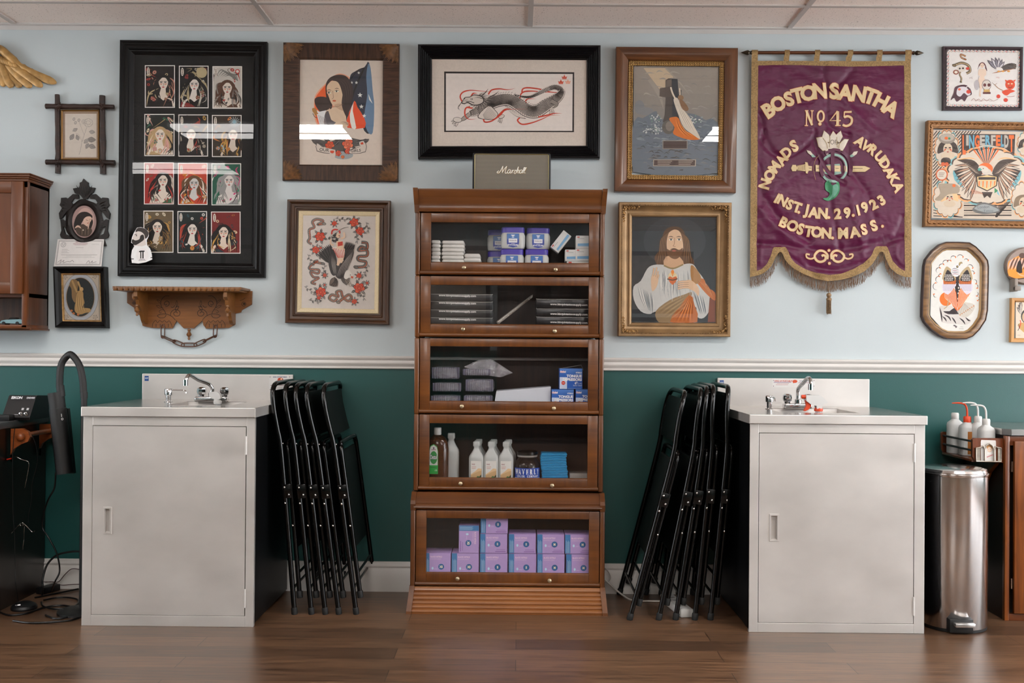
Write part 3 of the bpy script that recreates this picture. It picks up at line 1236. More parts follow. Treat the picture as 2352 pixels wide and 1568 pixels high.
# flag
A.poly([(750, 450), (800, 370), (900, 325), (950, 280), (985, 600), (985, 700), (975, 960), (900, 960), (800, 700), (700, 860)], '#2f3542', 3)
A.poly([(940, 290), (965, 340), (985, 560), (1000, 720), (985, 980), (930, 960), (900, 820), (930, 600), (920, 420)], '#64809c', 3)
A.poly([(800, 660), (830, 720), (900, 830), (905, 930), (735, 930), (725, 850)], '#e2502a', 2)
A.poly([(795, 670), (785, 760), (820, 930), (775, 930), (755, 800)], '#ece4da', 2)
A.line([(900, 330), (800, 560), (712, 860)], 18, '#1b1a1e', 4)
A.line([(760, 450), (830, 360), (900, 330)], 10, '#1b1a1e', 4)
for sx_, sy_, sr in ((858, 603, 27), (872, 718, 24), (900, 810, 22), (822, 478, 18), (845, 380, 16), (775, 478, 16)):
    A.poly([(sx_+sr*(1 if i % 2 == 0 else .42)*cos(-pi/2+i*pi/5), sy_+sr*(1 if i % 2 == 0 else .42)*sin(-pi/2+i*pi/5)) for i in range(10)], '#ece6de')
A.poly([(940, 590), (985, 690), (950, 650)], '#e8e2da')
# eagle head and dark cloth behind
A.poly([(402, 650), (440, 620), (520, 625), (560, 680), (530, 780), (480, 790), (420, 720)], '#3a2e2a', 3)
A.poly([(425, 790), (415, 740), (450, 770), (520, 755), (530, 800), (505, 920), (460, 915), (440, 850)], '#e9e6e4', 2)
A.poly([(378, 740), (398, 730), (425, 750), (430, 790), (415, 810), (395, 780), (385, 770)], '#a8773a', 2)
A.ell(432, 786, 9, 6, '#b9622c', .5, 10)
A.line([(385, 785), (405, 820), (430, 830)], 6, '#3a2e22', 4)
# the person
A.poly([(505, 810), (520, 760), (560, 740), (700, 700), (720, 860), (745, 900), (700, 925), (510, 925)], '#d9bfa2', 2)
A.poly([(505, 800), (540, 760), (570, 850), (620, 880), (600, 925), (505, 925)], '#5a5458', 2)
A.poly([(515, 500), (555, 430), (640, 398), (720, 415), (775, 490), (790, 600), (760, 720), (735, 820), (700, 760), (690, 640), (640, 500), (570, 460), (525, 560), (580, 700), (555, 740), (520, 620)], '#3b2f2c', 4)
A.poly([(525, 520), (570, 465), (630, 470), (665, 530), (690, 640), (680, 690), (630, 718), (575, 690), (540, 600)], '#d8bb9b', 4)
A.poly([(600, 700), (680, 690), (700, 760), (640, 740)], '#c4a184', 2)
A.line([(640, 470), (700, 560), (690, 700), (720, 820)], 34, '#3b2f2c', 6, 'both')
for k_ in range(6):
    A.line([(580+k_*22, 425), (690+k_*12, 500), (720+k_*9, 660), (715+k_*6, 780)], 3, '#57463f' if k_ % 2 else '#241c1a', 6, 'both')
for ex, ey in ((548, 580), (625, 565)):
    A.line([(ex-24, ey-22), (ex, ey-30), (ex+26, ey-22)], 6, '#3b2a24', 4, 'both')
    A.ell(ex, ey, 22, 9, '#eee2d2', 0, 12); A.ell(ex-2, ey, 9, 8, '#2a201d', 0, 10)
    A.line([(ex-24, ey-2), (ex, ey-12), (ex+24, ey-2)], 5, '#2a1d1a', 4, 'both')
A.line([(585, 560), (590, 630), (575, 640)], 3.5, '#7a5a48', 4); A.ell(600, 660, 19, 9, '#c9623f', 0, 12)
A.line([(560, 720), (630, 718), (690, 690)], 4, '#8a6a54', 4)
A.line([(585, 925), (640, 880), (700, 865), (755, 890)], 26, '#d9bfa2', 5, 'end')
for k_ in range(4):
    A.line([(660+k_*14, 880+k_*6), (700+k_*12, 868+k_*10), (750-k_*6, 888+k_*10)], 4, '#7b5b48', 4, 'both')
for k_ in range(9):
    A.line([(440+k_*9, 800+k_*4), (450+k_*8, 850), (460+k_*8, 915)], 3, '#9a8f8c', 3)
# foliage, roses and ribbon
A.poly([(370, 1050), (430, 1040), (560, 1070), (700, 1020), (860, 1050), (950, 1040), (900, 1100), (760, 1130), (700, 1200), (620, 1200), (560, 1130), (430, 1110)], '#55504e', 2)
A.ell(690, 1205, 100, 40, '#9aa2a4', 0)
for lx, ly, la in ((400, 1060, 0), (440, 1090, .5), (600, 1060, -.6), (820, 1080, -.3), (880, 1060, -.1), (700, 1130, 1.2), (650, 1060, 2.4), (780, 1120, .7), (560, 1060, 3.4)):
    A.leaf(lx, ly, 70, la, '#3a3737', .5, '#8a8684')
A.rose(555, 1105, 45, '#d8482a', '#e4683f', seed=1); A.rose(735, 1090, 56, '#dd5a3a', '#e77c58', seed=2)
A.rose(640, 1185, 30, '#cf3a22', '#e2694a', seed=3); A.rose(735, 1165, 30, '#cf3a22', '#e2694a', seed=4); A.rose(685, 1222, 18, '#e2592a', '#e88a4a', seed=5)
rib = '#d2c6ba'
A.poly([(425, 1080), (470, 1120), (600, 1145), (610, 1185), (560, 1190), (425, 1165)], '#5f564f', 2)
A.poly([(430, 1085), (480, 1122), (595, 1148), (600, 1178), (555, 1184), (430, 1158)], rib, 2)
A.poly([(915, 1075), (850, 1120), (755, 1150), (750, 1188), (800, 1190), (915, 1172)], '#5f564f', 2)
A.poly([(910, 1082), (850, 1124), (760, 1155), (755, 1183), (800, 1185), (910, 1166)], rib, 2)
A.poly([(555, 1160), (610, 1150), (605, 1230), (565, 1238)], rib, 2); A.poly([(560, 1160), (600, 1160), (590, 1185), (565, 1180)], '#cc4a2a', 2)
A.poly([(850, 1075), (895, 1062), (905, 1105), (862, 1112)], rib, 2); A.poly([(862, 1080), (890, 1073), (893, 1095), (868, 1098)], '#cc4a2a')
A.text('OUR', 450, 1160, 30, '#4a423e', .1, .02, 1.05)
A.text('GIRLS', 765, 1176, 27, '#4a423e', -.09, .02, 1.05)
A.build('print', t, PAPER)
sheet(c, 0.074, 0.014).build('glass', GLASS, t, smooth=0)

# ---- snakes and roses
FB = wood('walnut_frame', '#2a170b', '#573519', 0, 0.35, 8, 0.3)
FBV = wood('walnut_frame_upright', '#2a170b', '#573519', 2, 0.35, 8, 0.3)
t, c = framed('framed_print', 'ridged walnut frame with cream liner around a print of snakes and red roses', V6,
              [(95, 85), (1258, 100), (1240, 1498), (70, 1475)], 0.034,
              [(0, 0.001), (0, 0.030), (0.003, 0.034), (0.010, 0.034), (0.014, 0.030), (0.020, 0.022), (0.032, 0.020), (0.036, 0.024), (0.041, 0.024), (0.044, 0.017), (0.050, 0.016), (0.053, 0.012)], [FB, FBV])
ringmesh(c, [(0.050, 0.014), (0.054, 0.018), (0.068, 0.014), (0.073, 0.011)]).build('liner', mat('cream_linen_liner', '#d9c7a2', rough=0.8, var=0.08, scale=200, bump=0.1), t, smooth=0)
A = Art(0.0115, V6)
A.poly([(255, 250), (1095, 258), (1075, 1335), (240, 1325)], '#d2c9c1')
GR, OR, RD = '#4a4644', '#d0643a', '#cc3a22'
A.snake([(510, 360), (440, 370), (500, 330), (430, 310), (380, 340), (400, 400), (345, 430), (350, 520), (330, 560), (370, 590)], 34, '#8b8680', OR)
A.snake([(500, 810), (400, 790), (440, 780), (360, 830), (350, 870), (450, 880), (440, 920), (360, 900), (390, 960), (450, 970), (370, 1020), (420, 1040)], 32, '#7d7771', OR)
A.snake([(870, 850), (960, 840), (980, 790), (900, 770), (900, 730), (990, 720), (990, 660), (900, 660), (930, 620), (990, 640), (990, 580), (930, 570)], 40, '#6d6965', OR)
A.snake([(670, 1245), (740, 1190), (790, 1160), (820, 1190), (780, 1230), (720, 1180), (700, 1120), (650, 1130), (670, 1180), (600, 1160), (570, 1200), (620, 1230), (660, 1200)], 36, '#8b7f72', OR)
for x, y, r, s_ in ((628, 358, 28, 1), (850, 345, 50, 2), (915, 445, 48, 3), (467, 505, 55, 4), (420, 655, 42, 5), (474, 632, 14, 6), (905, 945, 30, 7), (907, 1085, 62, 8), (995, 1028, 16, 9), (475, 1130, 58, 10), (453, 1195, 22, 11), (853, 1235, 30, 12), (520, 940, 22, 13), (518, 1050, 12, 14)):
    for j in range(7):
        a = j*2*pi/7+s_
        A.leaf(x+r*.7*cos(a), y+r*.7*sin(a), r*.75+14, a, '#3d3a39' if j % 2 else '#6b6664', .5, '#cfc7bf')
    A.rose(x, y, r, RD, '#dd6042', seed=s_)
for x, y, a, n in ((700, 310, 0.1, 5), (350, 760, 1.2, 5), (340, 1100, .6, 5), (990, 870, 1.9, 6), (940, 1170, .9, 4), (510, 880, -1.4, 4), (880, 520, 1.4, 4), (1000, 400, 1.3, 4), (400, 1230, 0.2, 5), (480, 740, .3, 3)):
    A.line([(x-60*cos(a), y-60*sin(a)), (x, y), (x+70*cos(a), y+70*sin(a))], 4, '#3d3a39', 3)
    for j in range(n):
        A.leaf(x-50*cos(a)+j*28*cos(a), y-50*sin(a)+j*28*sin(a), 36, a+(1 if j % 2 else -1)*.9, '#45413f' if j % 3 else '#8a8480', .5, '#cfc7bf')
# eagle
A.feathers(655, 830, 250, radians(-150), radians(-108), 10, '#2f2b2a', '#4c4644', .16)
A.poly([(600, 700), (560, 780), (590, 920), (640, 940), (660, 820)], '#3b3634', 3)
A.feathers(740, 800, 235, radians(-85), radians(-60), 8, '#3a3533', '#5a5350', .18)
A.poly([(840, 650), (840, 720), (790, 840), (740, 960), (680, 980), (640, 940), (650, 850), (720, 790), (800, 700)], '#3f3a38', 3)
for j in range(6):
    A.line([(660+j*18, 960-j*8), (700+j*20, 850-j*10), (790+j*9, 720-j*10)], 4, '#b9aea6', 5, 'both')
    A.line([(600+j*8, 720+j*10), (600+j*8, 820), (625+j*5, 930)], 3, '#b9aea6', 4, 'both')
A.feathers(630, 960, 110, radians(75), radians(120), 7, '#4d3c34', '#6a5a50', .35)
A.feathers(700, 970, 110, radians(5), radians(50), 6, '#5d5651', '#7a726c', .22)
A.poly([(735, 960), (760, 890), (800, 890), (840, 950), (840, 975), (800, 965), (760, 985)], '#e0d9d0', 3)
A.poly([(815, 950), (842, 955), (838, 978), (815, 970)], '#c04a2a'); A.ell(808, 938, 6, 5, '#201a18', 0, 8)
for q in (0, 1, 2):
    A.ring(775+q*18, 1000+q*25, 22, 18, 5, '#8a7a6c', 14)
# rider
sk = '#e4c4a6'
A.line([(690, 690), (680, 780), (665, 830)], 30, sk, 4); A.line([(730, 640), (725, 720), (700, 800)], 32, sk, 4)
A.poly([(600, 640), (640, 620), (735, 650), (745, 700), (725, 750), (680, 740), (650, 680)], '#e6dccf', 2)
for j in range(7):
    A.line([(610+j*20, 632+j*3), (630+j*18, 670+j*6), (670+j*9, 745)], 7, '#c8452f', 3)
A.poly([(650, 560), (720, 560), (735, 630), (710, 655), (660, 640)], sk, 2); A.poly([(665, 570), (722, 560), (722, 605), (668, 615)], '#c23a28')
A.line([(700, 530), (740, 510), (735, 460)], 20, sk, 4); A.line([(620, 600), (590, 590), (585, 530)], 18, sk, 4)
for j in range(24):
    a = j*.8
    A.ell(640+26*cos(a)*((j % 5)/4+.3), 520+48*sin(a)*((j % 4)/4+.4), 12, 11, '#2e2a29' if j % 2 else '#5a5452', 0, 9)
A.ell(672, 495, 24, 28, sk, 0.2); A.ell(682, 495, 7, 5, '#2a1d1a', 0, 7); A.ell(685, 510, 7, 4, '#b8322a', 0, 7)
A.line([(598, 480), (605, 440), (640, 425), (680, 440), (690, 470)], 16, '#c8352a', 5)
A.line([(570, 520), (640, 460), (720, 410), (790, 400)], 14, '#3a3634', 5, 'end'); A.line([(575, 514), (645, 455), (722, 407), (780, 401)], 8, '#dcd6cc', 5, 'end')
A.ell(572, 525, 14, 18, '#57514d', 0.4, 10)
A.build('print', t, PAPER)
sheet(c, 0.069, 0.0145).build('glass', GLASS, t, smooth=0)

# ---- dragon
FD = mat('ribbed_black_frame', '#09070a', rough=0.36, var=0.2, spec=0.35)
prf = [(0, 0.001), (0, 0.034), (0.004, 0.038)]
for i in range(7):
    a = 0.006+i*0.008
    prf += [(a, 0.038-i*0.003), (a+0.003, 0.040-i*0.003), (a+0.006, 0.037-i*0.003), (a+0.007, 0.034-i*0.003)]
prf += [(0.063, 0.014), (0.064, 0.010)]
t, c = framed('framed_dragon_drawing', 'wide black ribbed frame with beige mat around a dragon drawing with red ribbons', V7,
              [(40, 45), (1727, 55), (1720, 1098), (40, 1102)], 0.036, prf, FD)
sheet(c, 0.062, 0.0105).build('mat_board', mat('beige_linen_mat', '#dccfc2', rough=0.85, var=0.05, scale=150, bump=0.15), t, smooth=0)
A = Art(0.0115, V7)
A.poly([(283, 298), (1483, 305), (1480, 858), (283, 856)], '#1a1413')
A.poly([(298, 316), (1469, 321), (1466, 846), (298, 844)], '#e0d6ce')
RB = '#c2391f'
for pts in ([(450, 580), (430, 530), (455, 490), (520, 472), (620, 478), (760, 492)], [(690, 510), (720, 470), (790, 458), (870, 466), (940, 452)], [(530, 530), (550, 500), (590, 500)],
            [(1000, 490), (1010, 458), (1060, 448), (1170, 462), (1280, 490), (1370, 485), (1402, 455)], [(985, 570), (985, 520), (1020, 485), (1110, 480), (1230, 490), (1330, 488)],
            [(1045, 600), (1035, 570), (1060, 550), (1130, 552)]):
    A.line(pts, 13, RB, 8, 'end')
# scaled body
body = [(520, 690), (600, 660), (680, 610), (740, 580), (810, 560), (890, 560), (960, 600), (1050, 660), (1130, 670), (1210, 620), (1290, 570), (1350, 520), (1365, 470), (1310, 440), (1230, 460), (1150, 500), (1080, 530), (1010, 530), (930, 512)]
q = spline([Vector((a, b, 0)) for a, b in body], 12)
n = len(q)
wd = []
for i in range(n):
    u = i/(n-1)
    if u < .12: w_ = 50+u/.12*60
    elif u < .5: w_ = 112
    elif u < .68: w_ = 112-(u-.5)/.18*60
    else: w_ = 52*(1-(u-.68)/.32)+6
    wd.append(w_)
def band(i, o):
    a = q[min(i+1, n-1)]-q[max(i-1, 0)]
    a.normalize()
    return (q[i].x-a.y*o*wd[i]/2, q[i].y+a.x*o*wd[i]/2)
A.poly([band(i, -1.05) for i in range(n)]+[band(i, 1.05) for i in range(n-1, -1, -1)], '#1e1a18')
A.poly([band(i, -.95) for i in range(n)]+[band(i, .95) for i in range(n-1, -1, -1)], '#cfc4ba')
pts_, fs_ = [], []
for i in range(1, n-1):
    rows = max(2, int(wd[i]/15))
    for j in range(rows):
        o_ = -.85+1.7*(j+.5*(i % 2))/rows
        if abs(o_) > .9:
            continue
        x, y = band(i, o_)
        a = (q[min(i+1, n-1)]-q[max(i-1, 0)]); a = atan2(a.y, a.x)
        b = len(pts_)
        for (X, Y) in ((7.5, 0), (0, 5.6), (-6, 0), (0, -5.6)):
            pts_.append((x+X*cos(a)-Y*sin(a), y+X*sin(a)+Y*cos(a)))
        fs_.append((b, b+1, b+2, b+3))
A.raw(pts_, fs_, '#2a2421')
for i in range(8, n, 3):
    x, y = band(i, -1.0)
    A.leaf(x, y, 26 if wd[i] > 60 else 12, -.7, '#3a322e', .3); A.leaf(x, y, 22 if wd[i] > 60 else 9, -.7, '#ddd2c8', .22)
for bp_ in ([(690, 610), (760, 660), (780, 700), (740, 740), (640, 740), (590, 710)], [(840, 610), (900, 640), (960, 690), (1040, 735), (950, 715), (880, 660)]):
    A.poly(bp_, '#3a322e', 3)
    cx = sum(a for a, b in bp_)/len(bp_); cy = sum(b for a, b in bp_)/len(bp_)
    A.poly([(cx+(a-cx)*.93, cy+(b-cy)*.9) for a, b in bp_], '#d3c8be', 3)
for j in range(9):
    A.line([(700+j*8, 620+j*10), (670+j*6, 660+j*9), (640+j*2, 700+j*5)], 2.5, '#5a504a', 3)
    A.line([(860+j*20, 615+j*12), (880+j*18, 650+j*9)], 2.5, '#5a504a', 2)
# limbs and claws
A.line([(520, 690), (460, 735), (420, 760)], 40, '#2a2421', 4, 'end'); A.line([(520, 690), (460, 735), (420, 760)], 30, '#a59a90', 4, 'end')
for a_ in (2.2, 2.6, 1.9, 3.0):
    A.leaf(410, 750, 66, a_, '#2a2421', .35); A.leaf(410, 750, 60, a_, '#dcd2c8', .26)
A.ell(405, 745, 42, 26, '#2a2421', .1, 16); A.ell(405, 744, 38, 22, '#d8cec4', .1, 16)
for a_ in (2.3, 2.0, 1.7):
    A.leaf(815, 720, 60, a_, '#2a2421', .3); A.leaf(815, 720, 54, a_, '#dcd2c8', .22)
A.ell(812, 715, 30, 18, '#2a2421', -.4, 16); A.ell(812, 714, 26, 14, '#cfc4ba', -.4, 16)
A.line([(1270, 570), (1320, 600), (1290, 640)], 44, '#2a2421', 4, 'end'); A.line([(1270, 570), (1320, 600), (1290, 640)], 34, '#8f857c', 4, 'end')
for a_ in (1.5, 1.9, 1.2):
    A.leaf(1275, 630, 70, a_, '#2a2421', .24); A.leaf(1275, 630, 62, a_, '#dcd2c8', .18)
# head, mane, whiskers, horns
for j in range(26):
    a_ = radians(-75+j*8)
    A.line([(590, 560), (590+60*cos(a_), 560+50*sin(a_)), (590+(105+20*(j % 3))*cos(a_+.2), 560+(80+12*(j % 3))*sin(a_+.2))], 7, '#3a322e' if j % 2 else '#a79b90', 4, 'end')
A.poly([(455, 560), (475, 535), (520, 530), (560, 510), (640, 530), (650, 580), (600, 610), (540, 610), (500, 590), (470, 600), (440, 590)], '#2e2825', 3)
A.poly([(462, 560), (480, 540), (520, 537), (560, 518), (630, 536), (640, 578), (596, 602), (545, 602), (505, 580), (475, 590), (450, 585)], '#cbbfb4', 3)
A.ell(537, 553, 11, 8, '#221d1b'); A.ell(537, 553, 5, 4, '#e8dfd6'); A.ell(470, 550, 7, 5, '#221d1b')
A.line([(480, 580), (520, 575), (560, 590)], 6, '#221d1b', 4); A.line([(430, 600), (450, 575), (500, 560)], 3, '#221d1b', 4)
for j in range(6):
    A.line([(440-j*4, 590+j*6), (420-j*2, 610+j*6), (405+j*6, 630+j*6)], 3, '#4a423d', 4, 'end')
    A.line([(560+j*16, 545), (590+j*14, 535+j*3), (620+j*10, 548+j*6)], 3, '#3a322e', 4, 'both')
A.line([(620, 530), (665, 490), (690, 455)], 9, '#3a322e', 5, 'end'); A.line([(690, 540), (750, 510), (788, 478)], 9, '#3a322e', 5, 'end')
for pts in ([(520, 625), (480, 640), (475, 700), (510, 738), (580, 735)], [(545, 637), (500, 630), (490, 620)], [(645, 740), (660, 765), (720, 755), (800, 700), (840, 660), (900, 648), (1050, 645)], [(770, 720), (840, 650), (900, 645)],
            [(980, 725), (960, 750), (1000, 785), (1080, 775), (1180, 740), (1260, 705), (1350, 702)], [(1150, 720), (1240, 700), (1300, 685), (1370, 686)]):
    A.line(pts, 13, RB, 8, 'end')
for (x, y, o_) in ((1392, 352, 1), (1360, 396, 1), (1425, 394, 0)):
    cc = '#c8431f' if o_ else '#e09a80'
    A.rect(x-20, y+10, x+20, y+18, cc)
    A.poly([(x-20, y+8), (x-27, y-10), (x-12, y-2), (x, y-20), (x+12, y-2), (x+27, y-10), (x+20, y+8)], cc)
    A.ell(x, y-20, 4, 4, cc, 0, 8)
A.build('print', t, PAPER)
sheet(c, 0.062, 0.013).build('glass', GLASS_SOFT, t, smooth=0)

# ---- oak frame with sea painting
OAK = wood('oak_frame', '#381c0a', '#70431e', 0, 0.36, 6, 0.35, 0.3, 0.25)
OAKV = wood('oak_frame_upright', '#381c0a', '#70431e', 2, 0.36, 6, 0.35, 0.3, 0.25)
GILT = mat('gilt_relief', '#b08a4e', rough=0.38, metal=0.55, var=0.35, scale=120, bump=1.0, bscale=150)
GILTD = mat('gilt_shadow', '#7d5c32', rough=0.6, metal=0.2, var=0.3, scale=90)
t, c = framed('framed_sea_painting', 'broad oak frame with gilt liner around a grey sea picture with stone cross', V8,
              [(68, 72), (1287, 85), (1265, 1535), (50, 1520)], 0.040,
              [(0, 0.001), (0, 0.036), (0.003, 0.040), (0.008, 0.041), (0.018, 0.043), (0.030, 0.042), (0.042, 0.037), (0.052, 0.030), (0.058, 0.025), (0.060, 0.020), (0.064, 0.018)], [OAK, OAKV])
mb = ringmesh(c, [(0.061, 0.020), (0.063, 0.022), (0.080, 0.019), (0.083, 0.015)], mis=[1, 1, 1])
q1 = inset(c, 0.0715)
rn = random.Random(3)
for k in range(4):
    a, b = Vector((q1[k][0], 0, q1[k][1])), Vector((q1[(k+1) % 4][0], 0, q1[(k+1) % 4][1]))
    L = (b-a).length
    m_ = int(L/0.011)
    for i in range(m_+1):
        p = a.lerp(b, i/m_)
        p.y = -0.0215
        mb.ball(p+Vector((0, 0, 0)), 0.0036, 8, 0, (1, .5, 1))
        for s_ in (-1, 1):
            e = (b-a).normalized()
            nrm = Vector((-e.z, 0, e.x))
            mb.tube([p+nrm*s_*0.007-e*0.005, p+nrm*s_*0.0085+Vector((0, -.001, 0)), p+nrm*s_*0.005+e*0.006], [0.001, 0.0024, 0.001], 5, 0)
mb.build('gilt_liner', [GILT, GILTD], t)
A = Art(0.0155, V8)
A.poly([(243, 270), (1090, 280), (1078, 1340), (235, 1328)], '#8d857c')
rn = random.Random(11)
for i in range(16):
    A.poly([(245, 284+i*32), (1082, 290+i*32), (1082, 330+i*32), (245, 324+i*32)], ['#948b81', '#8f877e', '#8a837b', '#857f79'][i//4])
A.poly([(340, 288), (560, 288), (640, 380), (560, 480), (500, 500)], '#c0ac90')
A.line([(560, 290), (700, 430), (800, 560)], 14, '#a0968a', 3, 'end'); A.line([(400, 400), (500, 560), (540, 700)], 40, '#9a9187', 3, 'end')
for i in range(40):
    x, y = rn.uniform(270, 1040), rn.uniform(330, 720)
    A.line([(x, y), (x+rn.uniform(20, 50), y-rn.uniform(5, 25)), (x+rn.uniform(60, 110), y+rn.uniform(-10, 15))], rn.uniform(5, 16), rn.choice(('#98908a', '#8a857f', '#7f7c79', '#a39a90')), 4, 'both')
A.ell(300, 680, 50, 70, '#7b7c7f', 0, 16); A.ell(360, 720, 80, 40, '#7d7e80', 0, 16)
A.poly([(245, 820), (330, 790), (420, 740), (470, 720), (520, 800), (700, 760), (800, 740), (900, 770), (960, 810), (1080, 830), (1080, 1335), (240, 1325)], '#67707a', 2)
for i in range(210):
    x, y = rn.uniform(262, 1040), rn.uniform(800, 1310)
    k_ = (y-800)/520
    A.line([(x, y), (x+rn.uniform(15, 40), y-rn.uniform(0, 18)), (x+rn.uniform(40, 90), y+rn.uniform(-6, 14))], rn.uniform(4, 14), rn.choice(('#7d8890', '#56606a', '#8f979b', '#4d5459', '#6a7378') if k_ < .55 else ('#4a4a4a', '#5f6164', '#6d7072', '#3f4042', '#7a7b7b')), 4, 'both')
for cx, cy in ((450, 800), (860, 800), (400, 900), (480, 900)):
    for i in range(26):
        a_ = rn.uniform(0, 6.28); r_ = rn.uniform(0, 70)
        A.ell(cx+r_*cos(a_), cy+r_*.7*sin(a_), rn.uniform(4, 13), rn.uniform(3, 8), rn.choice(('#c4c6c4', '#aab0b1', '#6f8d7f', '#8a9499', '#d6d4ce')), a_, 8)
# stone cross on rocks, cloth and pale drapery
A.poly([(560, 410), (590, 392), (680, 400), (690, 540), (680, 600), (690, 760), (700, 830), (530, 830), (550, 760), (560, 600)], '#4a4440', 0)
A.poly([(620, 395), (680, 400), (690, 560), (690, 800), (625, 800), (630, 560)], '#33373c', 0)
A.poly([(503, 490), (610, 475), (640, 575), (560, 582), (500, 572)], '#544b45'); A.poly([(700, 505), (720, 510), (716, 570), (690, 570)], '#3f3f42')
A.poly([(570, 410), (622, 400), (620, 470), (565, 480)], '#6a5f57')
A.ell(590, 880, 66, 70, '#5f5a55', 0, 18); A.ell(600, 870, 40, 50, '#7d766e', 0, 14)
A.poly([(595, 800), (640, 778), (690, 790), (740, 900), (850, 960), (905, 1000), (790, 1005), (640, 950), (650, 880)], '#c46a26', 3)
for j in range(5):
    A.line([(660+j*12, 800+j*10), (690+j*18, 890+j*8), (760+j*20, 970)], 6, '#8f4516' if j % 2 else '#e0924a', 4, 'both')
A.poly([(640, 600), (680, 590), (720, 680), (800, 780), (850, 880), (890, 950), (905, 1000), (840, 960), (740, 880), (690, 760), (660, 680)], '#cbc0b0', 3)
A.line([(612, 480), (630, 540), (665, 610)], 16, '#d6c6b2', 4); A.line([(700, 490), (705, 540), (700, 580)], 12, '#d6c6b2', 4)
A.ell(712, 585, 30, 26, '#8a6a4c', .3); A.poly([(700, 600), (740, 620), (790, 690), (770, 720), (720, 690)], '#7d5d42', 3)
for j in range(7):
    A.line([(670+j*7, 640+j*5), (710+j*12, 760+j*6), (760+j*18, 860+j*14)], 4, '#9d9386' if j % 2 else '#e0d6c6', 5, 'both')
A.rect(530, 1012, 780, 1100, '#8a8279'); A.rect(538, 1020, 772, 1092, '#473a36')
A.poly([(437, 1203), (865, 1203), (862, 1272), (434, 1270)], '#a89c8e'); A.poly([(445, 1210), (856, 1210), (853, 1264), (442, 1262)], '#4c3d38')
for j in range(3):
    for x in (480, 690):
        A.rect(x, 1217+j*16, x+145-j*12, 1222+j*16, '#b9ab9c')
A.build('print', t, PAPER)
sheet(c, 0.078, 0.018).build('glass', GLASS_SOFT, t, smooth=0)

# ---- gold frame with robed figure
GOLDP = mat('old_gold_paint', '#947550', rough=0.45, metal=0.35, var=0.18, scale=18, bump=0.1)
GOLDR = mat('gold_ornament', '#a27c4c', rough=0.5, metal=0.45, var=0.45, scale=140, bump=0.6, bscale=200)
t, c = framed('framed_portrait', 'gold beaded frame with leafy corners around a portrait of a robed person with raised hand', V9,
              [(100, 62), (1297, 68), (1282, 1492), (92, 1485)], 0.048,
              [(0, 0.001), (0, 0.044), (0.003, 0.048), (0.012, 0.048), (0.015, 0.043), (0.020, 0.036), (0.030, 0.024), (0.042, 0.018), (0.048, 0.018), (0.050, 0.024), (0.056, 0.025), (0.062, 0.022), (0.066, 0.013)], GOLDP)
q1 = inset(c, 0.0155)
mb = MB()
for k in range(4):
    a, b = Vector((q1[k][0], -0.047, q1[k][1])), Vector((q1[(k+1) % 4][0], -0.047, q1[(k+1) % 4][1]))
    m_ = int((b-a).length/0.0075)
    for i in range(m_):
        mb.ball(a.lerp(b, i/m_), 0.0035, 6)
mb.build('beading', GOLDP, t)
q2 = inset(c, 0.021)
for k in range(4):
    mb = MB()
    p0 = Vector((q2[k][0], -0.044, q2[k][1]))
    e1 = (Vector((q2[(k+1) % 4][0], -0.044, q2[(k+1) % 4][1]))-p0).normalized()
    e2 = (Vector((q2[k-1][0], -0.044, q2[k-1][1]))-p0).normalized()
    rn = random.Random(k)
    for j in range(34):
        L = abs(rn.gauss(0, 0.028))
        e = e1 if j % 2 else e2
        f = e2 if j % 2 else e1
        wv = 0.014*max(0.1, 1-L/0.075)
        p = p0+e*min(L, 0.075)+f*rn.uniform(-wv*.6, wv*1.2)+Vector((0, 0.012*rn.random(), 0))
        mb.ball(p, rn.uniform(0.003, 0.0065), 7, 0, (1, .7, 1))
    for e, f in ((e1, e2), (e2, e1)):
        for j in range(5):
            b = p0+e*(0.012+j*0.013)+Vector((0, 0.004+j*0.002, 0))
            mb.tube([b-f*0.006, b+f*0.004+e*0.006, b+f*0.010+e*0.001, b+f*0.006-e*0.004], [0.001, 0.0028, 0.0024, 0.001], 6)
    mb.build('corner_ornament', GOLDR, t)
A = Art(0.0145, V9)
A.poly([(240, 220), (1130, 225), (1122, 1340), (238, 1335)], '#22262a')
A.ell(690, 480, 330, 260, '#33373b', 0, 30)
hair, sk, robe = '#5d4028', '#d9b694', '#c6c6c2'
A.poly([(545, 760), (490, 700), (480, 640), (535, 560), (560, 430), (600, 350), (690, 322), (770, 350), (805, 430), (815, 560), (850, 620), (895, 690), (880, 760), (760, 740)], hair, 4)
A.poly([(600, 640), (740, 640), (790, 740), (680, 760), (575, 735)], '#c9a07c', 2)
# white robe
A.poly([(255, 960), (330, 900), (400, 770), (470, 730), (580, 730), (670, 765), (780, 725), (880, 720), (940, 800), (1010, 900), (1060, 1060), (1060, 1200), (1000, 1290), (930, 1280), (880, 1150), (500, 1220), (430, 1250), (330, 1220), (258, 1100)], robe, 3)
A.poly([(490, 1220), (640, 1100), (800, 1040), (870, 1020), (840, 1120), (720, 1240), (640, 1335), (520, 1335)], '#8f7654', 3)
A.poly([(640, 1335), (740, 1180), (850, 1040), (900, 1150), (930, 1335)], '#b5652e', 2)
A.poly([(900, 870), (1000, 880), (1030, 960), (1115, 1020), (1118, 1110), (1040, 1050), (960, 960)], '#c06a2c', 3)
A.poly([(860, 740), (910, 760), (970, 860), (940, 930), (870, 900)], '#a87a48', 3)
A.poly([(1060, 1080), (1120, 1110), (1120, 1335), (1040, 1335)], '#7a3c22')
rn = random.Random(5)
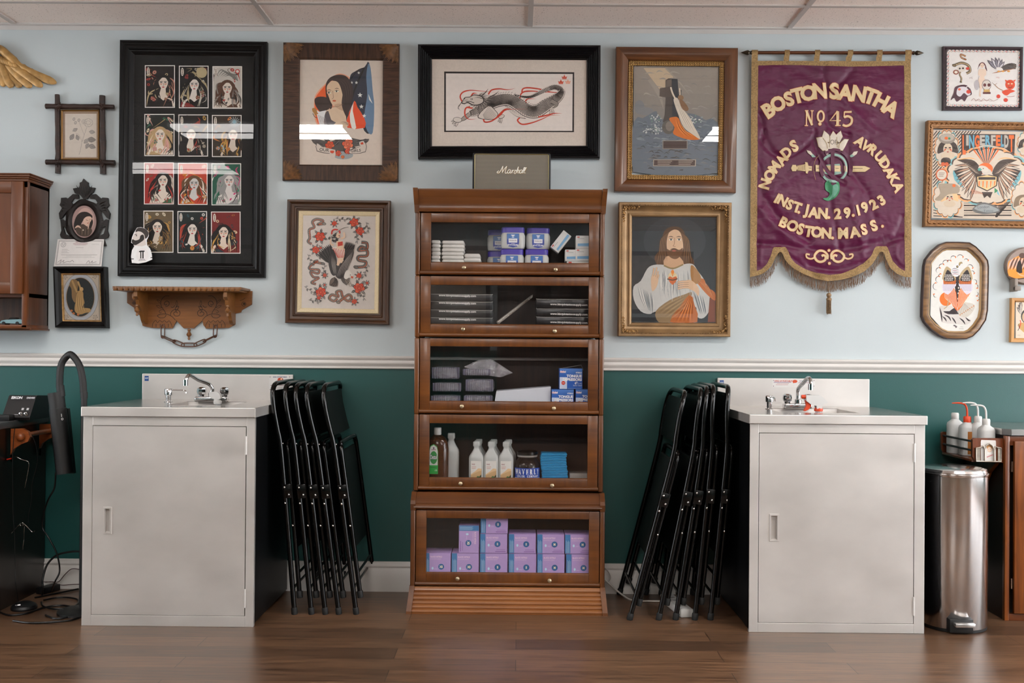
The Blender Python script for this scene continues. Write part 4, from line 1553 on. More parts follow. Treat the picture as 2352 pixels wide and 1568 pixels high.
for j in range(42):
    x = rn.uniform(520, 860); y = rn.uniform(770, 900)
    A.line([(x, y), (x+rn.uniform(-12, 12), y+90), (x+rn.uniform(-24, 24), y+rn.uniform(160, 250))], rn.uniform(4, 9), rn.choice(('#8d9598', '#dcdad4', '#6f7679', '#b5b7b4')), 4, 'both')
for j in range(18):
    A.line([(300+j*9, 960+j*4), (330+j*8, 1080+j*3), (380+j*5, 1190+j*3)], 6, rn.choice(('#8d9598', '#e0ded8', '#777d80')), 5, 'both')
    A.line([(880+j*7, 1000+j*4), (920+j*6, 1120+j*4), (960+j*4, 1250)], 6, rn.choice(('#8d9598', '#e0ded8', '#777d80')), 5, 'both')
for j in range(9):
    A.line([(700+j*22, 1330), (780+j*12, 1190), (850+j*5, 1060)], 8, '#e08a44' if j % 2 else '#8a4518', 5, 'both')
    A.line([(500+j*18, 1225+j*10), (620+j*14, 1140+j*12), (780+j*6, 1060+j*10)], 5, '#6f5838' if j % 2 else '#b5986c', 5, 'both')
    A.line([(930+j*12, 890+j*4), (990+j*10, 950+j*6), (1070+j*4, 1040+j*6)], 6, '#e59a58' if j % 2 else '#8c441c', 4, 'both')
A.line([(575, 735), (670, 768), (780, 725)], 16, '#8f7a50', 5)
# head
A.poly([(605, 480), (620, 400), (690, 355), (760, 390), (790, 470), (780, 560), (740, 640), (690, 662), (640, 640), (610, 570)], sk, 4)
A.poly([(607, 560), (640, 575), (685, 555), (740, 570), (775, 550), (765, 610), (730, 655), (690, 668), (645, 650), (612, 610)], '#6b4a30', 4)
A.ell(683, 580, 22, 9, '#b05a48', 0, 12)
A.line([(640, 568), (683, 558), (728, 570)], 12, '#5d4028', 4, 'both')
for ex in (652, 737):
    A.line([(ex-34, 438), (ex, 428), (ex+28, 440)], 8, '#4a3320', 4, 'both')
    A.ell(ex, 462, 24, 10, '#e9ddd0', 0, 12); A.ell(ex, 462, 10, 9, '#2f2a28', 0, 10); A.line([(ex-26, 460), (ex, 449), (ex+26, 460)], 5, '#3a2718', 4, 'both')
A.line([(690, 440), (685, 510), (672, 530), (700, 536)], 6, '#a57d5e', 4)
for sd in (-1, 1):
    for j in range(9):
        x = 690+sd*(70+j*9)
        A.line([(690+sd*14, 345), (x, 400+j*6), (x+sd*25, 540+j*6), (x+sd*(10+j*6), 690+j*5)], 8, '#8b6744' if j % 2 else '#4a3220', 6, 'both')
# emblem and hands
A.ell(668, 860, 50, 56, '#d8c8a0', 0, 20)
A.poly([(620, 880), (640, 850), (668, 865), (700, 850), (715, 880), (668, 942)], '#c8642e', 2)
A.line([(612, 878), (668, 890), (720, 876)], 12, '#4a3524', 4); A.line([(668, 850), (668, 780)], 10, '#d87a2a', 1); A.ell(668, 805, 17, 22, '#e0842e', 0, 12); A.line([(650, 828), (688, 828)], 6, '#e8a14a', 1)
A.poly([(440, 870), (455, 840), (500, 840), (518, 880), (500, 960), (455, 1010), (440, 940)], sk, 3)
for j, (x, y, xe, ye) in enumerate(((455, 850, 470, 762), (478, 850, 500, 755), (498, 860, 515, 795), (508, 880, 520, 830))):
    A.line([(x, y), ((x+xe)/2+3, (y+ye)/2), (xe, ye)], 17, '#8a6448', 4); A.line([(x, y), ((x+xe)/2+3, (y+ye)/2), (xe, ye)], 13, sk, 4)
A.line([(448, 890), (480, 860), (500, 880)], 13, sk, 4)
A.poly([(940, 1060), (900, 1010), (830, 980), (780, 960), (800, 900), (860, 890), (920, 940), (950, 1000)], sk, 3)
for j in range(4):
    A.line([(840, 905+j*22), (780, 905+j*22), (722, 912+j*24)], 19, '#8a6448', 4); A.line([(840, 905+j*22), (780, 905+j*22), (724, 912+j*24)], 15, sk, 4)
A.build('print', t, PAPER)
sheet(c, 0.063, 0.018).build('glass', glassmat('portrait_glass', refl=1.3), t, smooth=0)

# ---- flash sheet
MAR = mat('dark_plum_frame', '#2c1a22', rough=0.35, var=0.2, coat=0.3)
t, c = framed('framed_flash_sheet', 'thin dark frame around a white sheet of small tattoo designs with a rope border', V12,
              [(200, 57), (857, 62), (850, 580), (200, 580)], 0.018,
              [(0, 0.001), (0, 0.016), (0.002, 0.018), (0.009, 0.018), (0.012, 0.012), (0.014, 0.010)], MAR)
A = Art(0.0105, V12)
A.poly([(222, 78), (838, 82), (830, 560), (220, 558)], '#3a2c32')
A.poly([(240, 92), (822, 96), (815, 548), (238, 546)], '#e6e1dd')
def rope(x0, y0, x1, y1):
    L = sqrt((x1-x0)**2+(y1-y0)**2); n = int(L/30); a = atan2(y1-y0, x1-x0)
    for i in range(n):
        x, y = x0+(x1-x0)*(i+.5)/n, y0+(y1-y0)*(i+.5)/n
        A.ell(x, y, 19, 9, '#7a6a64', a+.35, 10); A.ell(x, y, 16, 7, '#f0ebe4', a+.35, 10); A.ell(x+2, y+1, 10, 3.5, '#c4483a' if i % 2 else '#dcb394', a+.35, 8)
rope(245, 95, 820, 102); rope(245, 540, 812, 545); rope(240, 95, 236, 545); rope(822, 100, 812, 545)
A.snake([(380, 165), (350, 150), (345, 125), (385, 140)], 16, '#a3602f', '#e4c89c')
A.snake([(290, 215), (350, 195), (405, 215), (420, 260), (390, 280)], 24, '#7b6a4a', '#e4c89c'); A.snake([(345, 350), (350, 320), (335, 290), (345, 260)], 14, '#7b6a4a', '#e4c89c')
A.ell(350, 240, 34, 28, '#ded6ca'); A.ell(336, 240, 8, 8, '#2a2020'); A.ell(362, 238, 8, 8, '#2a2020'); A.ell(400, 240, 14, 12, '#c83a28'); A.ell(305, 270, 24, 20, '#8c4a34'); A.ell(305, 270, 14, 11, '#e8dccc')
sk = '#e6cdb8'
A.poly([(482, 250), (495, 205), (520, 188), (545, 205), (560, 260), (545, 240), (540, 215), (500, 215)], '#5c2c34', 3)
A.ell(519, 215, 17, 20, sk); A.poly([(495, 245), (545, 245), (552, 290), (535, 310), (545, 350), (510, 420), (508, 470), (495, 460), (500, 400), (488, 340), (500, 305), (486, 290)], sk, 3)
A.ell(512, 215, 3, 2, '#222'); A.ell(526, 215, 3, 2, '#222'); A.ell(519, 226, 4, 2, '#b33'); A.line([(495, 300), (486, 340), (498, 400)], 2, '#8a6050', 4)
A.ell(555, 375, 38, 44, '#d8d0c6', 0); A.ring(555, 375, 38, 44, 4, '#6a5a5a'); A.ell(475, 375, 20, 42, '#b9b4b6'); A.ell(540, 375, 13, 14, '#5a1f20'); A.ell(575, 375, 13, 14, '#5a1f20'); A.rect(532, 412, 582, 432, '#c9a25a')
A.rect(525, 432, 588, 448, '#5a1f20')
for j in range(6):
    A.leaf(655, 250, 125-j*8, radians(-140+j*17), '#54505a', .3); A.leaf(655, 250, 112-j*8, radians(-140+j*17), '#d2cdd0' if j % 2 else '#8a8690', .22)
A.poly([(640, 255), (680, 225), (730, 200), (780, 200), (800, 225), (740, 250), (690, 268)], '#57504e', 3); A.poly([(635, 250), (640, 230), (680, 235), (690, 262), (655, 268)], '#e6e0da', 2)
A.feathers(720, 215, 80, -.1, .35, 5, '#8a7a6a', '#57504e', .3); A.line([(600, 280), (680, 262), (790, 240)], 10, '#b07a5a', 4, 'both')
for x in (655, 690, 735):
    A.ell(x, 263, 12, 7, '#d89a4a')
A.text('1922', 632, 318, 10, '#b3473a', .03); A.text('ME', 415, 328, 16, '#b8a8a4', -.2)
A.poly([(260, 500), (285, 440), (300, 390), (370, 372), (415, 395), (435, 450), (400, 470), (375, 510), (350, 490), (310, 512), (290, 480)], '#4c2c3a', 3)
A.poly([(310, 450), (320, 400), (360, 388), (395, 400), (425, 445), (400, 462), (370, 440), (340, 470)], '#ddd8dc', 3); A.ell(407, 430, 18, 16, '#cf3a24'); A.ell(333, 410, 12, 10, '#d9604a'); A.line([(385, 400), (400, 385), (420, 400)], 6, '#efe8e0', 4)
A.ell(748, 372, 40, 40, '#d84a26'); A.ell(735, 365, 8, 5, '#f1d6b0'); A.ell(762, 365, 8, 5, '#f1d6b0'); A.line([(730, 390), (748, 398), (766, 388)], 4, '#4a1814', 4)
A.poly([(712, 350), (705, 330), (725, 340)], '#d84a26'); A.poly([(785, 350), (795, 330), (772, 338)], '#d84a26')
A.poly([(680, 430), (710, 415), (745, 410), (790, 425), (750, 440), (725, 460), (700, 455)], '#d84a26', 2); A.ell(652, 468, 16, 16, '#cf3a24'); A.ell(712, 498, 18, 16, '#cf3a24'); A.line([(620, 370), (650, 400), (690, 420)], 5, '#b07a5a', 3)
A.line([(600, 355), (622, 372), (640, 360)], 3, '#8a6a4a', 3); A.line([(720, 470), (760, 470), (785, 465)], 3, '#8a3a3a', 3)
A.line([(430, 505), (450, 485), (470, 505), (490, 490), (510, 505), (530, 488), (555, 505), (580, 490), (610, 505), (650, 490)], 3, '#9a6a64', 5)
A.line([(460, 508), (480, 495), (500, 510), (545, 498), (600, 508)], 2, '#9a6a64', 5)
A.build('print', t, PAPER)
sheet(c, 0.012, 0.0125).build('glass', GLASS, t, smooth=0)

# ---- LINGERFELT panel
GB = mat('worn_bronze_frame', '#8a6038', rough=0.45, metal=0.35, var=0.3, scale=60, bump=0.4, bscale=120)
t, c = framed('framed_painting', 'carved bronze frame around a bold LINGERFELT panel with an eagle and shield', V12,
              [(78, 662), (1062, 680), (1052, 1548), (50, 1530)], 0.034,
              [(0, 0.001), (0, 0.030), (0.003, 0.034), (0.009, 0.034), (0.012, 0.029), (0.024, 0.026), (0.027, 0.022), (0.030, 0.021), (0.035, 0.012)], GB)
q1 = inset(c, 0.0155)
mb = MB()
for k in range(4):
    a, b = Vector((q1[k][0], -0.0295, q1[k][1])), Vector((q1[(k+1) % 4][0], -0.0295, q1[(k+1) % 4][1]))
    e = (b-a).normalized(); nr = Vector((-e.z, 0, e.x))
    m_ = int((b-a).length/0.022)
    for i in range(m_):
        p = a.lerp(b, (i+.5)/m_)
        mb.tube([p-e*0.009-nr*0.004, p-e*0.002+nr*0.003+Vector((0, -.002, 0)), p+e*0.009-nr*0.002], [0.0015, 0.0042, 0.0012], 6)
mb.build('carved_leaves', GB, t)
A = Art(0.0125, V12)
A.poly([(118, 742), (1022, 760), (1015, 1480), (105, 1462)], '#cfc0ae')
OR2, BL2, BK, CR = '#e0671f', '#62a4bd', '#2b201b', '#d6c8b6'
for j in range(16):
    if j < 9:
        A.poly([(370, 1275+j*20), (760, 1275+j*20), (760, 1285+j*20), (370, 1285+j*20)], BK if j % 2 == 0 else '#a89a8a')
    A.line([(150+j*24, 750), (118, 790+j*28)], 8, BK, 1)
for j in range(7):
    A.line([(350+j*26, 1300), (500+j*26-60, 1460)], 7, BK, 1) if False else None
    A.line([(120, 1300+j*24), (300+j*10, 1455)], 7, BK, 1); A.line([(780-j*18, 1290+j*6), (640-j*2, 1455)], 6, BK, 1)
def scallop(cx, cy, rx, ry, c1='#2b201b', c2=CR, n=14, hl='#e8a26a'):
    for i in range(n):
        a = 2*pi*i/n
        A.ell(cx+rx*cos(a), cy+ry*sin(a), rx*.3, ry*.3, hl if i % 3 else '#7fb7bb', 0, 12); A.ell(cx+rx*.97*cos(a), cy+ry*.97*sin(a), rx*.26, ry*.26, '#4a3a30', 0, 12)
    for i in range(n):
        a = 2*pi*i/n
        A.ell(cx+rx*.93*cos(a), cy+ry*.93*sin(a), rx*.25, ry*.25, c2, 0, 12)
    A.ell(cx, cy, rx*.98, ry*.98, c2, 0, 24)
scallop(230, 900, 82, 130); scallop(238, 1300, 100, 130); scallop(560, 1120, 280, 190, n=20); scallop(890, 860, 70, 90); scallop(860, 1310, 85, 120)
A.poly([(348, 775), (790, 778), (782, 945), (700, 890), (560, 862), (430, 890), (348, 945)], BK)
A.poly([(354, 781), (784, 784), (776, 933), (700, 880), (560, 854), (430, 880), (354, 935)], '#3a2c26')
cols_ = [OR2, '#b9b2a6', BL2, OR2, '#b9b2a6', BL2, '#b9b2a6', OR2, BL2, '#b9b2a6', OR2]
xs = [358, 388, 412, 458, 500, 545, 592, 632, 672, 700, 738]
hs = [150, 80, 105, 92, 80, 78, 78, 84, 90, 98, 130]
for i, ch in enumerate('LINGERFELDT'):
    vs, fs = glyph_mesh(ch, 0.045)
    mx_ = max(v[0] for v in vs); mn_ = min(v[0] for v in vs)
    w_ = (xs[i+1]-xs[i]-3) if i < 10 else 42
    pts = [(xs[i]+(v[0]-mn_)/(mx_-mn_)*w_, 785+(1-v[1]/0.72)*hs[i]) for v in vs]
    A.raw(pts, fs, cols_[i])
# sun rays
for j in range(11):
    a0, a1 = radians(-125+j*6.4), radians(-125+(j+.62)*6.4)
    A.poly([(555+30*cos(a0), 1040+20*sin(a0)), (555+190*cos(a0), 1045+165*sin(a0)), (555+190*cos(a1), 1045+165*sin(a1)), (555+30*cos(a1), 1040+20*sin(a1))], OR2 if j % 2 == 0 else BK)
A.ell(545, 1060, 62, 48, OR2)
# wings, shield
for sd in (-1, 1):
    X = lambda v: 560+sd*v
    A.poly([(X(275), 1075), (X(240), 1170), (X(150), 1215), (X(60), 1130), (X(120), 1060)], BK, 2)
    A.poly([(X(277), 1070), (X(268), 1150), (X(205), 1210), (X(185), 1200), (X(230), 1150)], '#69a9b4', 2)
    for j in range(7):
        A.line([(X(150+j*9), 1120+j*3), (X(165+j*7), 1170), (X(150+j*6), 1215)], 8, OR2 if j % 2 else CR, 3)
    for j in range(11):
        A.leaf(X(90+j*4), 1130-j*10, 190-j*6+10, (pi/2 if sd > 0 else pi/2)-sd*(0.25+j*.13), BK, .17); A.leaf(X(90+j*4), 1130-j*10, 180-j*6+10, pi/2-sd*(0.25+j*.13), CR if j % 2 else '#b08a70', .11)
    A.poly([(X(40), 1100), (X(70), 1030), (X(130), 985), (X(250), 985), (X(180), 1020), (X(120), 1090), (X(80), 1120)], '#3a2c24', 3)
    for j in range(9):
        A.line([(X(60+j*12), 1100-j*11), (X(95+j*11), 1090-j*9), (X(110+j*11), 1060-j*7)], 5, '#a8927e', 4, 'both')
    A.line([(X(85), 985), (X(150), 972), (X(260), 990)], 9, '#eeb070', 4, 'both')
A.poly([(470, 1120), (560, 1105), (645, 1120), (640, 1200), (560, 1245), (478, 1205)], BK, 0); A.poly([(478, 1126), (560, 1112), (637, 1126), (632, 1195), (560, 1236), (485, 1200)], '#e5c48a')
A.rect(488, 1128, 628, 1150, BK)
for j in range(9):
    A.poly([(490+j*16, 1160), (500+j*16, 1160), (498+j*15, 1218-abs(j-4)*4), (490+j*15.5, 1216-abs(j-4)*4)], OR2 if j % 2 == 0 else '#b9b2a6')
A.ell(555, 1085, 38, 26, '#cfc6ba'); A.ell(530, 1060, 44, 24, '#d9d0c2', .3); A.poly([(480, 1062), (500, 1050), (520, 1070), (490, 1078)], '#4aa096'); A.ell(528, 1058, 5, 4, BK)
A.poly([(515, 1250), (605, 1250), (585, 1300), (560, 1280), (535, 1300)], '#3a2c24'); A.poly([(620, 1215), (650, 1240), (620, 1260)], '#2f8a5a'); A.poly([(645, 1235), (665, 1285), (640, 1260)], '#7ab8cc')
for j in range(8):
    A.line([(430+j*12, 1225+j*4), (440+j*12, 1265)], 4, '#b35a2a', 1)
# heads
for (x, y, r, hr) in ((238, 890, 44, '#332822'), (252, 1290, 38, '#f0bf8c'), (880, 860, 34, '#332822'), (856, 1330, 42, '#8a7660')):
    A.poly([(x-r*1.9, y+r*1.0), (x-r*1.5, y-r*.8), (x, y-r*1.4), (x+r*1.5, y-r*.8), (x+r*1.9, y+r*.9), (x+r*.8, y+r*.7), (x-r*.8, y+r*.7)], hr, 4)
    A.ell(x, y+r*1.5, r*1.3, r*.7, '#d3c0a6'); A.ell(x, y+.2*r, r*.85, r*1.1, '#d3c0a6')
    for e in (-1, 1):
        A.ell(x+e*r*.38, y-.05*r, r*.24, r*.13, '#2a1d18', 0, 10); A.poly([(x+e*r*.2, y+r*.15), (x+e*r*.6, y+r*.15), (x+e*r*.75, y+r*.7)], '#c8502a')
    A.line([(x, y), (x+r*.08, y+r*.4)], 3, '#7a5a44', 1); A.ell(x, y+r*.72, r*.2, r*.1, '#a8322a', 0, 9)
A.ell(232, 815, 66, 42, '#8f8579'); A.ell(232, 806, 56, 30, '#b3a99c'); A.ell(225, 810, 15, 12, OR2); A.ell(250, 812, 10, 9, '#2f8a5a')
A.poly([(180, 1000), (200, 970), (250, 972), (262, 1010), (215, 1045)], '#332822', 2); A.ell(200, 1022, 18, 16, '#cf5a2a'); A.ell(228, 1022, 16, 16, '#cf5a2a')
A.poly([(130, 1310), (180, 1260), (160, 1190), (210, 1180), (300, 1185), (335, 1220), (320, 1260), (240, 1270), (180, 1320)], '#a3937f', 3); A.ell(288, 1197, 14, 13, OR2)
A.ell(188, 1108, 50, 50, '#c65a26'); A.ell(188, 1108, 40, 40, '#d8cdbd')
for j in range(3):
    A.rect(163, 1092+j*13, 213-j*6, 1097+j*13, '#8a7668')
A.poly([(440, 1390), (480, 1350), (540, 1335), (640, 1370), (665, 1410), (610, 1425), (520, 1430), (450, 1410)], '#6f6e6c', 3); A.poly([(455, 1388), (500, 1355), (560, 1352), (640, 1385), (650, 1405), (560, 1418)], '#9fa4a4', 3)
A.text('London', 480, 1385, 22, '#5d6365', -.05); A.text('Tattoo', 530, 1415, 20, '#5d6365', -.05)
A.build('print', t, PAPER)
sheet(c, 0.032, 0.015).build('glass', GLASS, t, smooth=0)

# ---- octagonal eagle picture
c0 = [(430, 143), (590, 143), (745, 150), (830, 205), (925, 300), (990, 390), (1003, 470), (1000, 700), (990, 1060), (965, 1190), (880, 1320), (790, 1410), (700, 1447), (560, 1448), (440, 1443), (340, 1400), (230, 1320), (140, 1220), (103, 1140), (108, 900), (130, 470), (150, 380), (240, 260), (340, 175)]
c = corners(V13, c0, 0.026)
t = thing('framed_eagle_drawing', 'long octagonal tiger-grain wooden frame with a black and orange eagle drawing', 'picture', centre(c))
TG = mat('tiger_grain_wood', '#7b5a38', rough=0.4, var=0.5, scale=9, stretch=(1, 1, 7), bump=0.1, coat=0.3)
ringmesh(c, [(0, 0.001), (0, 0.022), (0.002, 0.026), (0.004, 0.026), (0.006, 0.023), (0.016, 0.027), (0.026, 0.026), (0.030, 0.020), (0.032, 0.020), (0.035, 0.016), (0.040, 0.011)], mis=[1, 1, 1, 1, 0, 0, 0, 1, 2, 2]).build('frame', [TG, mat('dark_frame_edge', '#3a2520', rough=0.4), mat('pale_gold_lip', '#a8875c', rough=0.4, metal=0.3)], t, smooth=40)
A = Art(0.0118, V13)
A.poly([(400, 232), (740, 235), (912, 415), (895, 1190), (705, 1352), (405, 1348), (213, 1130), (235, 390)], '#e8e4de')
DK, OG = '#2a1a1e', '#e0701e'
arc = [(285, 860, 26), (300, 740, 50), (330, 650, 45), (350, 600, 25), (330, 530, 40), (370, 480, 40), (420, 430, 40), (465, 420, 30), (520, 370, 36), (610, 360, 42), (690, 400, 28), (740, 490, 40), (770, 560, 28), (800, 680, 32), (820, 740, 28), (825, 840, 28), (840, 900, 26)]
for x, y, r in arc:
    a = atan2(y-760, x-560)
    A.line([(x+r*cos(a-1.7), y+r*sin(a-1.7)), (x+r*cos(a-.8), y+r*sin(a-.8)), (x+r*cos(a), y+r*sin(a)), (x+r*cos(a+.8), y+r*sin(a+.8)), (x+r*cos(a+1.7), y+r*sin(a+1.7))], 8, DK, 5, 'both')
    A.leaf(x+r*.9*cos(a+1.5), y+r*.9*sin(a+1.5), 32, a, OG, .5)
A.ell(425, 910, 88, 92, OG)
A.poly([(330, 1010), (440, 1000), (530, 1010), (640, 1130), (760, 1190), (700, 1250), (540, 1240), (370, 1220), (350, 1130)], '#d8d2cc', 2)
A.poly([(385, 1070), (470, 1070), (545, 1020), (600, 1100), (580, 1110), (450, 1110)], DK, 2)
for pts in ([(340, 1020), (360, 1120), (370, 1215)], [(375, 1140), (410, 1170), (430, 1210)], [(400, 1120), (460, 1150), (490, 1205)], [(500, 1150), (530, 1190), (560, 1240)], [(600, 1160), (650, 1200), (680, 1250)], [(680, 1150), (720, 1190), (750, 1200)]):
    A.line(pts, 20, DK, 4, 'both')
A.poly([(550, 1000), (620, 950), (740, 960), (805, 990), (790, 1060), (720, 1140), (640, 1150), (580, 1090)], '#cfc8bc', 2)
for j in range(8):
    A.line([(600+j*9, 960), (585+j*22, 1040), (590+j*26, 1120-j*8)], 3, '#7a7068', 3)
    A.ell(610+j*26, 1120-j*17, 10, 9, '#c88a5a', 0, 9)
A.poly([(535, 600), (610, 600), (680, 900), (650, 960), (590, 960), (560, 900)], '#241c1e', 2)
for i in range(5):
    for j in range(3):
        A.ell(590+j*26-i*2+(i % 2)*10, 760+i*36, 9, 13, '#e2dcd2', 0, 8)
for sd, ox in ((-1, 470), (1, 680)):
    X = lambda v: ox+sd*v
    A.poly([(X(-70), 780), (X(-95), 880), (X(-100), 1070), (X(20), 900), (X(90), 780), (X(60), 650)], OG if sd > 0 else '#d9661e', 2)
    for j in range(9):
        A.line([(X(-60+j*14), 770), (X(-80+j*18), 880), (X(-100+j*16), 1040-j*14)], 4, '#f1e2cc', 4)
    A.poly([(X(-90), 700), (X(80), 680), (X(95), 790), (X(20), 850), (X(-50), 770)], '#ddd6e2', 2)
    for j in range(9):
        A.line([(X(-70+j*18), 700), (X(-40+j*14), 800)], 3, '#8a7f94', 1)
    A.poly([(X(-90), 660), (X(85), 650), (X(80), 710), (X(-80), 710)], OG)
    for j in range(12):
        A.line([(X(-85+j*14), 660), (X(-80+j*14), 712)], 5, DK, 1)
    A.poly([(X(-75), 660), (X(-60), 560), (X(20), 480), (X(55), 490), (X(85), 570), (X(85), 660)], '#b9a27c', 3)
    A.poly([(X(-65), 665), (X(-40), 590), (X(20), 520), (X(50), 560), (X(72), 665)], '#2a2022', 3)
    for i in range(4):
        for j in range(5):
            A.ell(X(-40+j*22+(i % 2)*8), 590+i*22, 8, 8, '#e6e0d8', 0, 7)
A.poly([(490, 560), (500, 490), (560, 440), (620, 425), (640, 450), (610, 480), (600, 540), (590, 600), (540, 610)], '#efe9e6', 3)
A.poly([(590, 450), (600, 420), (635, 412), (642, 440), (625, 435), (600, 470)], '#a89468', 2); A.ell(573, 478, 15, 17, '#2a2a22'); A.ell(573, 478, 7, 8, '#c4a25a')
for j in range(4):
    A.line([(495, 520+j*22), (540, 500+j*24), (600, 530+j*18)], 7, '#8a2f40' if j % 2 else DK, 4, 'both')
A.line([(395, 1040), (440, 1000), (455, 920)], 12, '#b9a27c', 4); A.text('1922', 610, 1285, 14, '#a29c98'); A.text('EAGLE', 600, 1310, 14, '#a29c98')
for j in range(3):
    A.ell(535+j*12, 1262+j*9, 16, 9, '#6a5a5e', j)
A.build('print', t, PAPER)
sheet(c, 0.037, 0.0135).build('glass', GLASS, t, smooth=0)

# ---- round wooden plaque at the right edge
t = thing('round_plaque', 'round wooden plaque with a painted brown and orange bird, cut by the photo edge', 'plaque', vp(V13, 1500, 465, 0.0))
cc = vp(V13, 1500, 465, 0.03)
mb = MB()
mb.lathe([(0.094, 0.001-0.03), (0.096, 0.010-0.03), (0.095, 0.026-0.03), (0.090, 0.032-0.03), (0.0, 0.033-0.03)], cc, 40, axis=1, sy=.92)
mb.build('board', mat('weathered_board', '#8a7a70', rough=0.7, var=0.3, scale=30, bump=0.4), t)
A = Art(0.0335, V13)
def rel(x, y): return (x, y)
A.ell(1500, 465, 262, 232, '#8f8078', 0, 40)
A.poly([(1250, 430), (1300, 380), (1400, 330), (1500, 300), (1600, 400), (1640, 500), (1560, 620), (1400, 640), (1260, 600)], '#d98a34', 3)
for j in range(12):
    A.line([(1250+j*22, 520), (1280+j*24, 430), (1320+j*22, 330+abs(j-6)*6)], 24, '#5a3c32' if j % 2 else '#c9a998', 4, 'both')
A.line([(1240, 600), (1350, 640), (1470, 630), (1600, 600)], 16, '#4a3428', 5); A.poly([(1360, 540), (1380, 420), (1420, 400), (1440, 560)], '#241a16', 2)
A.ell(1440, 330, 44, 36, '#5a4238'); A.line([(1380, 560), (1420, 590), (1463, 600)], 18, '#c9a27a', 4)
A.build('painting', t, PAPER)
mb = MB()
p = vp(V13, 1290, 690, 0.02)
mb.box(p.x, p.x+0.016, -0.055, -0.002, vp(V13, 1300, 810, .03).z, vp(V13, 1300, 640, .03).z, 0.003)
mb.box(p.x, p.x+0.028, -0.060, -0.040, vp(V13, 1300, 800, .03).z, vp(V13, 1300, 740, .03).z, 0.003)
mb.build('peg', mat('grey_wood_peg', '#8b8178', rough=0.6, var=0.2), t)

# ---- small pine frame at the right edge
PINE = wood('pine_frame', '#a8743c', '#cf9a58', 0, 0.45, 5, 0.1)
PINEV = wood('pine_frame_upright', '#a8743c', '#cf9a58', 2, 0.45, 5, 0.1)
t, c = framed('small_framed_print', 'small light pine frame with a feathered figure, cut by the right photo edge', V13,
              [(1300, 893), (1780, 898), (1775, 1488), (1290, 1485)], 0.022,
              [(0, 0.001), (0, 0.020), (0.001, 0.022), (0.013, 0.022), (0.017, 0.016), (0.020, 0.010)], [PINE, PINEV])
A = Art(0.0105, V13)
A.poly([(1352, 945), (1720, 948), (1716, 1432), (1350, 1430)], '#ddd0bd')
for j in range(4):
    A.leaf(1440-j*6, 1120-j*20, 130, radians(-125+j*12), '#3a302c', .28); A.leaf(1440-j*6, 1120-j*20, 110, radians(-125+j*12), '#cfc6bb', .2)
A.ell(1500, 1140, 78, 96, '#3a3634'); A.ell(1500, 1150, 62, 78, '#c9a988'); A.poly([(1400, 1230), (1600, 1230), (1640, 1380), (1560, 1420), (1400, 1300)], '#c9a060', 2)
A.line([(1410, 1190), (1420, 1230), (1400, 1300)], 12, '#d0442a', 4); A.line([(1390, 1240), (1400, 1290), (1380, 1330)], 8, '#3a302c', 3); A.text('1922', 1370, 1400, 16, '#a89c8c')
A.build('print', t, PAPER)
sheet(c, 0.017, 0.0125).build('glass', GLASS, t, smooth=0)

# ================================================================ left group on the wall
# gold wing, cut by the left edge
GW = mat('antique_gold_leaf', '#ab854f', rough=0.45, metal=0.3, var=0.35, scale=30, bump=0.4, bscale=120)
mb = MB()
fe = [((20, 350), (-60, 480), (-40, 590), 34), ((10, 330), (20, 500), (40, 590), 36), ((0, 340), (60, 520), (128, 592), 34), ((20, 345), (110, 510), (215, 588), 34), ((50, 350), (190, 500), (310, 595), 36),
      ((90, 355), (260, 480), (415, 590), 36), ((110, 350), (300, 450), (550, 555), 40), ((-60, 330), (-90, 480), (-110, 590), 36)]
for i, (a, b, e, w_) in enumerate(fe):
    dd = 0.012+0.004*(i % 3)+i*0.001
    pts = spline([vp(V1, a[0], a[1], dd), vp(V1, b[0], b[1], dd+0.006), vp(V1, e[0], e[1], dd)], 8)
    n = len(pts)
    rr = [w_/4.239/486*(0.75+0.25*min(1, 4*j/n))*(1 if j < n-3 else (0.85, 0.6, 0.25)[j-n+3]) for j in range(n)]
    st = len(mb.v)
    mb.tube(pts, rr, 10)
    for j in range(st, len(mb.v)):
        mb.v[j].y = -dd+(mb.v[j].y+dd)*0.35
for i in range(11):
    x = -100+i*24
    p = vp(V1, x+14, 300+i*9-(20 if i < 3 else 0), 0.026)
    st = len(mb.v)
    mb.tube(spline([vp(V1, x-10, 250+i*10, 0.022), p, vp(V1, x+40, 345+i*7, 0.022)], 5), [0.006, 0.010, 0.012, 0.013, 0.013, 0.012, 0.011, 0.010, 0.008, 0.006, 0.003], 8)
mb.tube(spline([vp(V1, -120, 210, 0.024), vp(V1, 0, 225, 0.028), vp(V1, 80, 290, 0.026), vp(V1, 180, 370, 0.022), vp(V1, 300, 440, 0.018), vp(V1, 430, 510, 0.014)], 5), [0.02]*14+[0.016, 0.013, 0.010]*3+[0.008, 0.006, 0.004], 8)
o = mb.build('wing_ornament', GW, smooth=60)
tag(o, 'carved gold feathered wing on the wall, cut by the left photo edge', 'wall ornament')

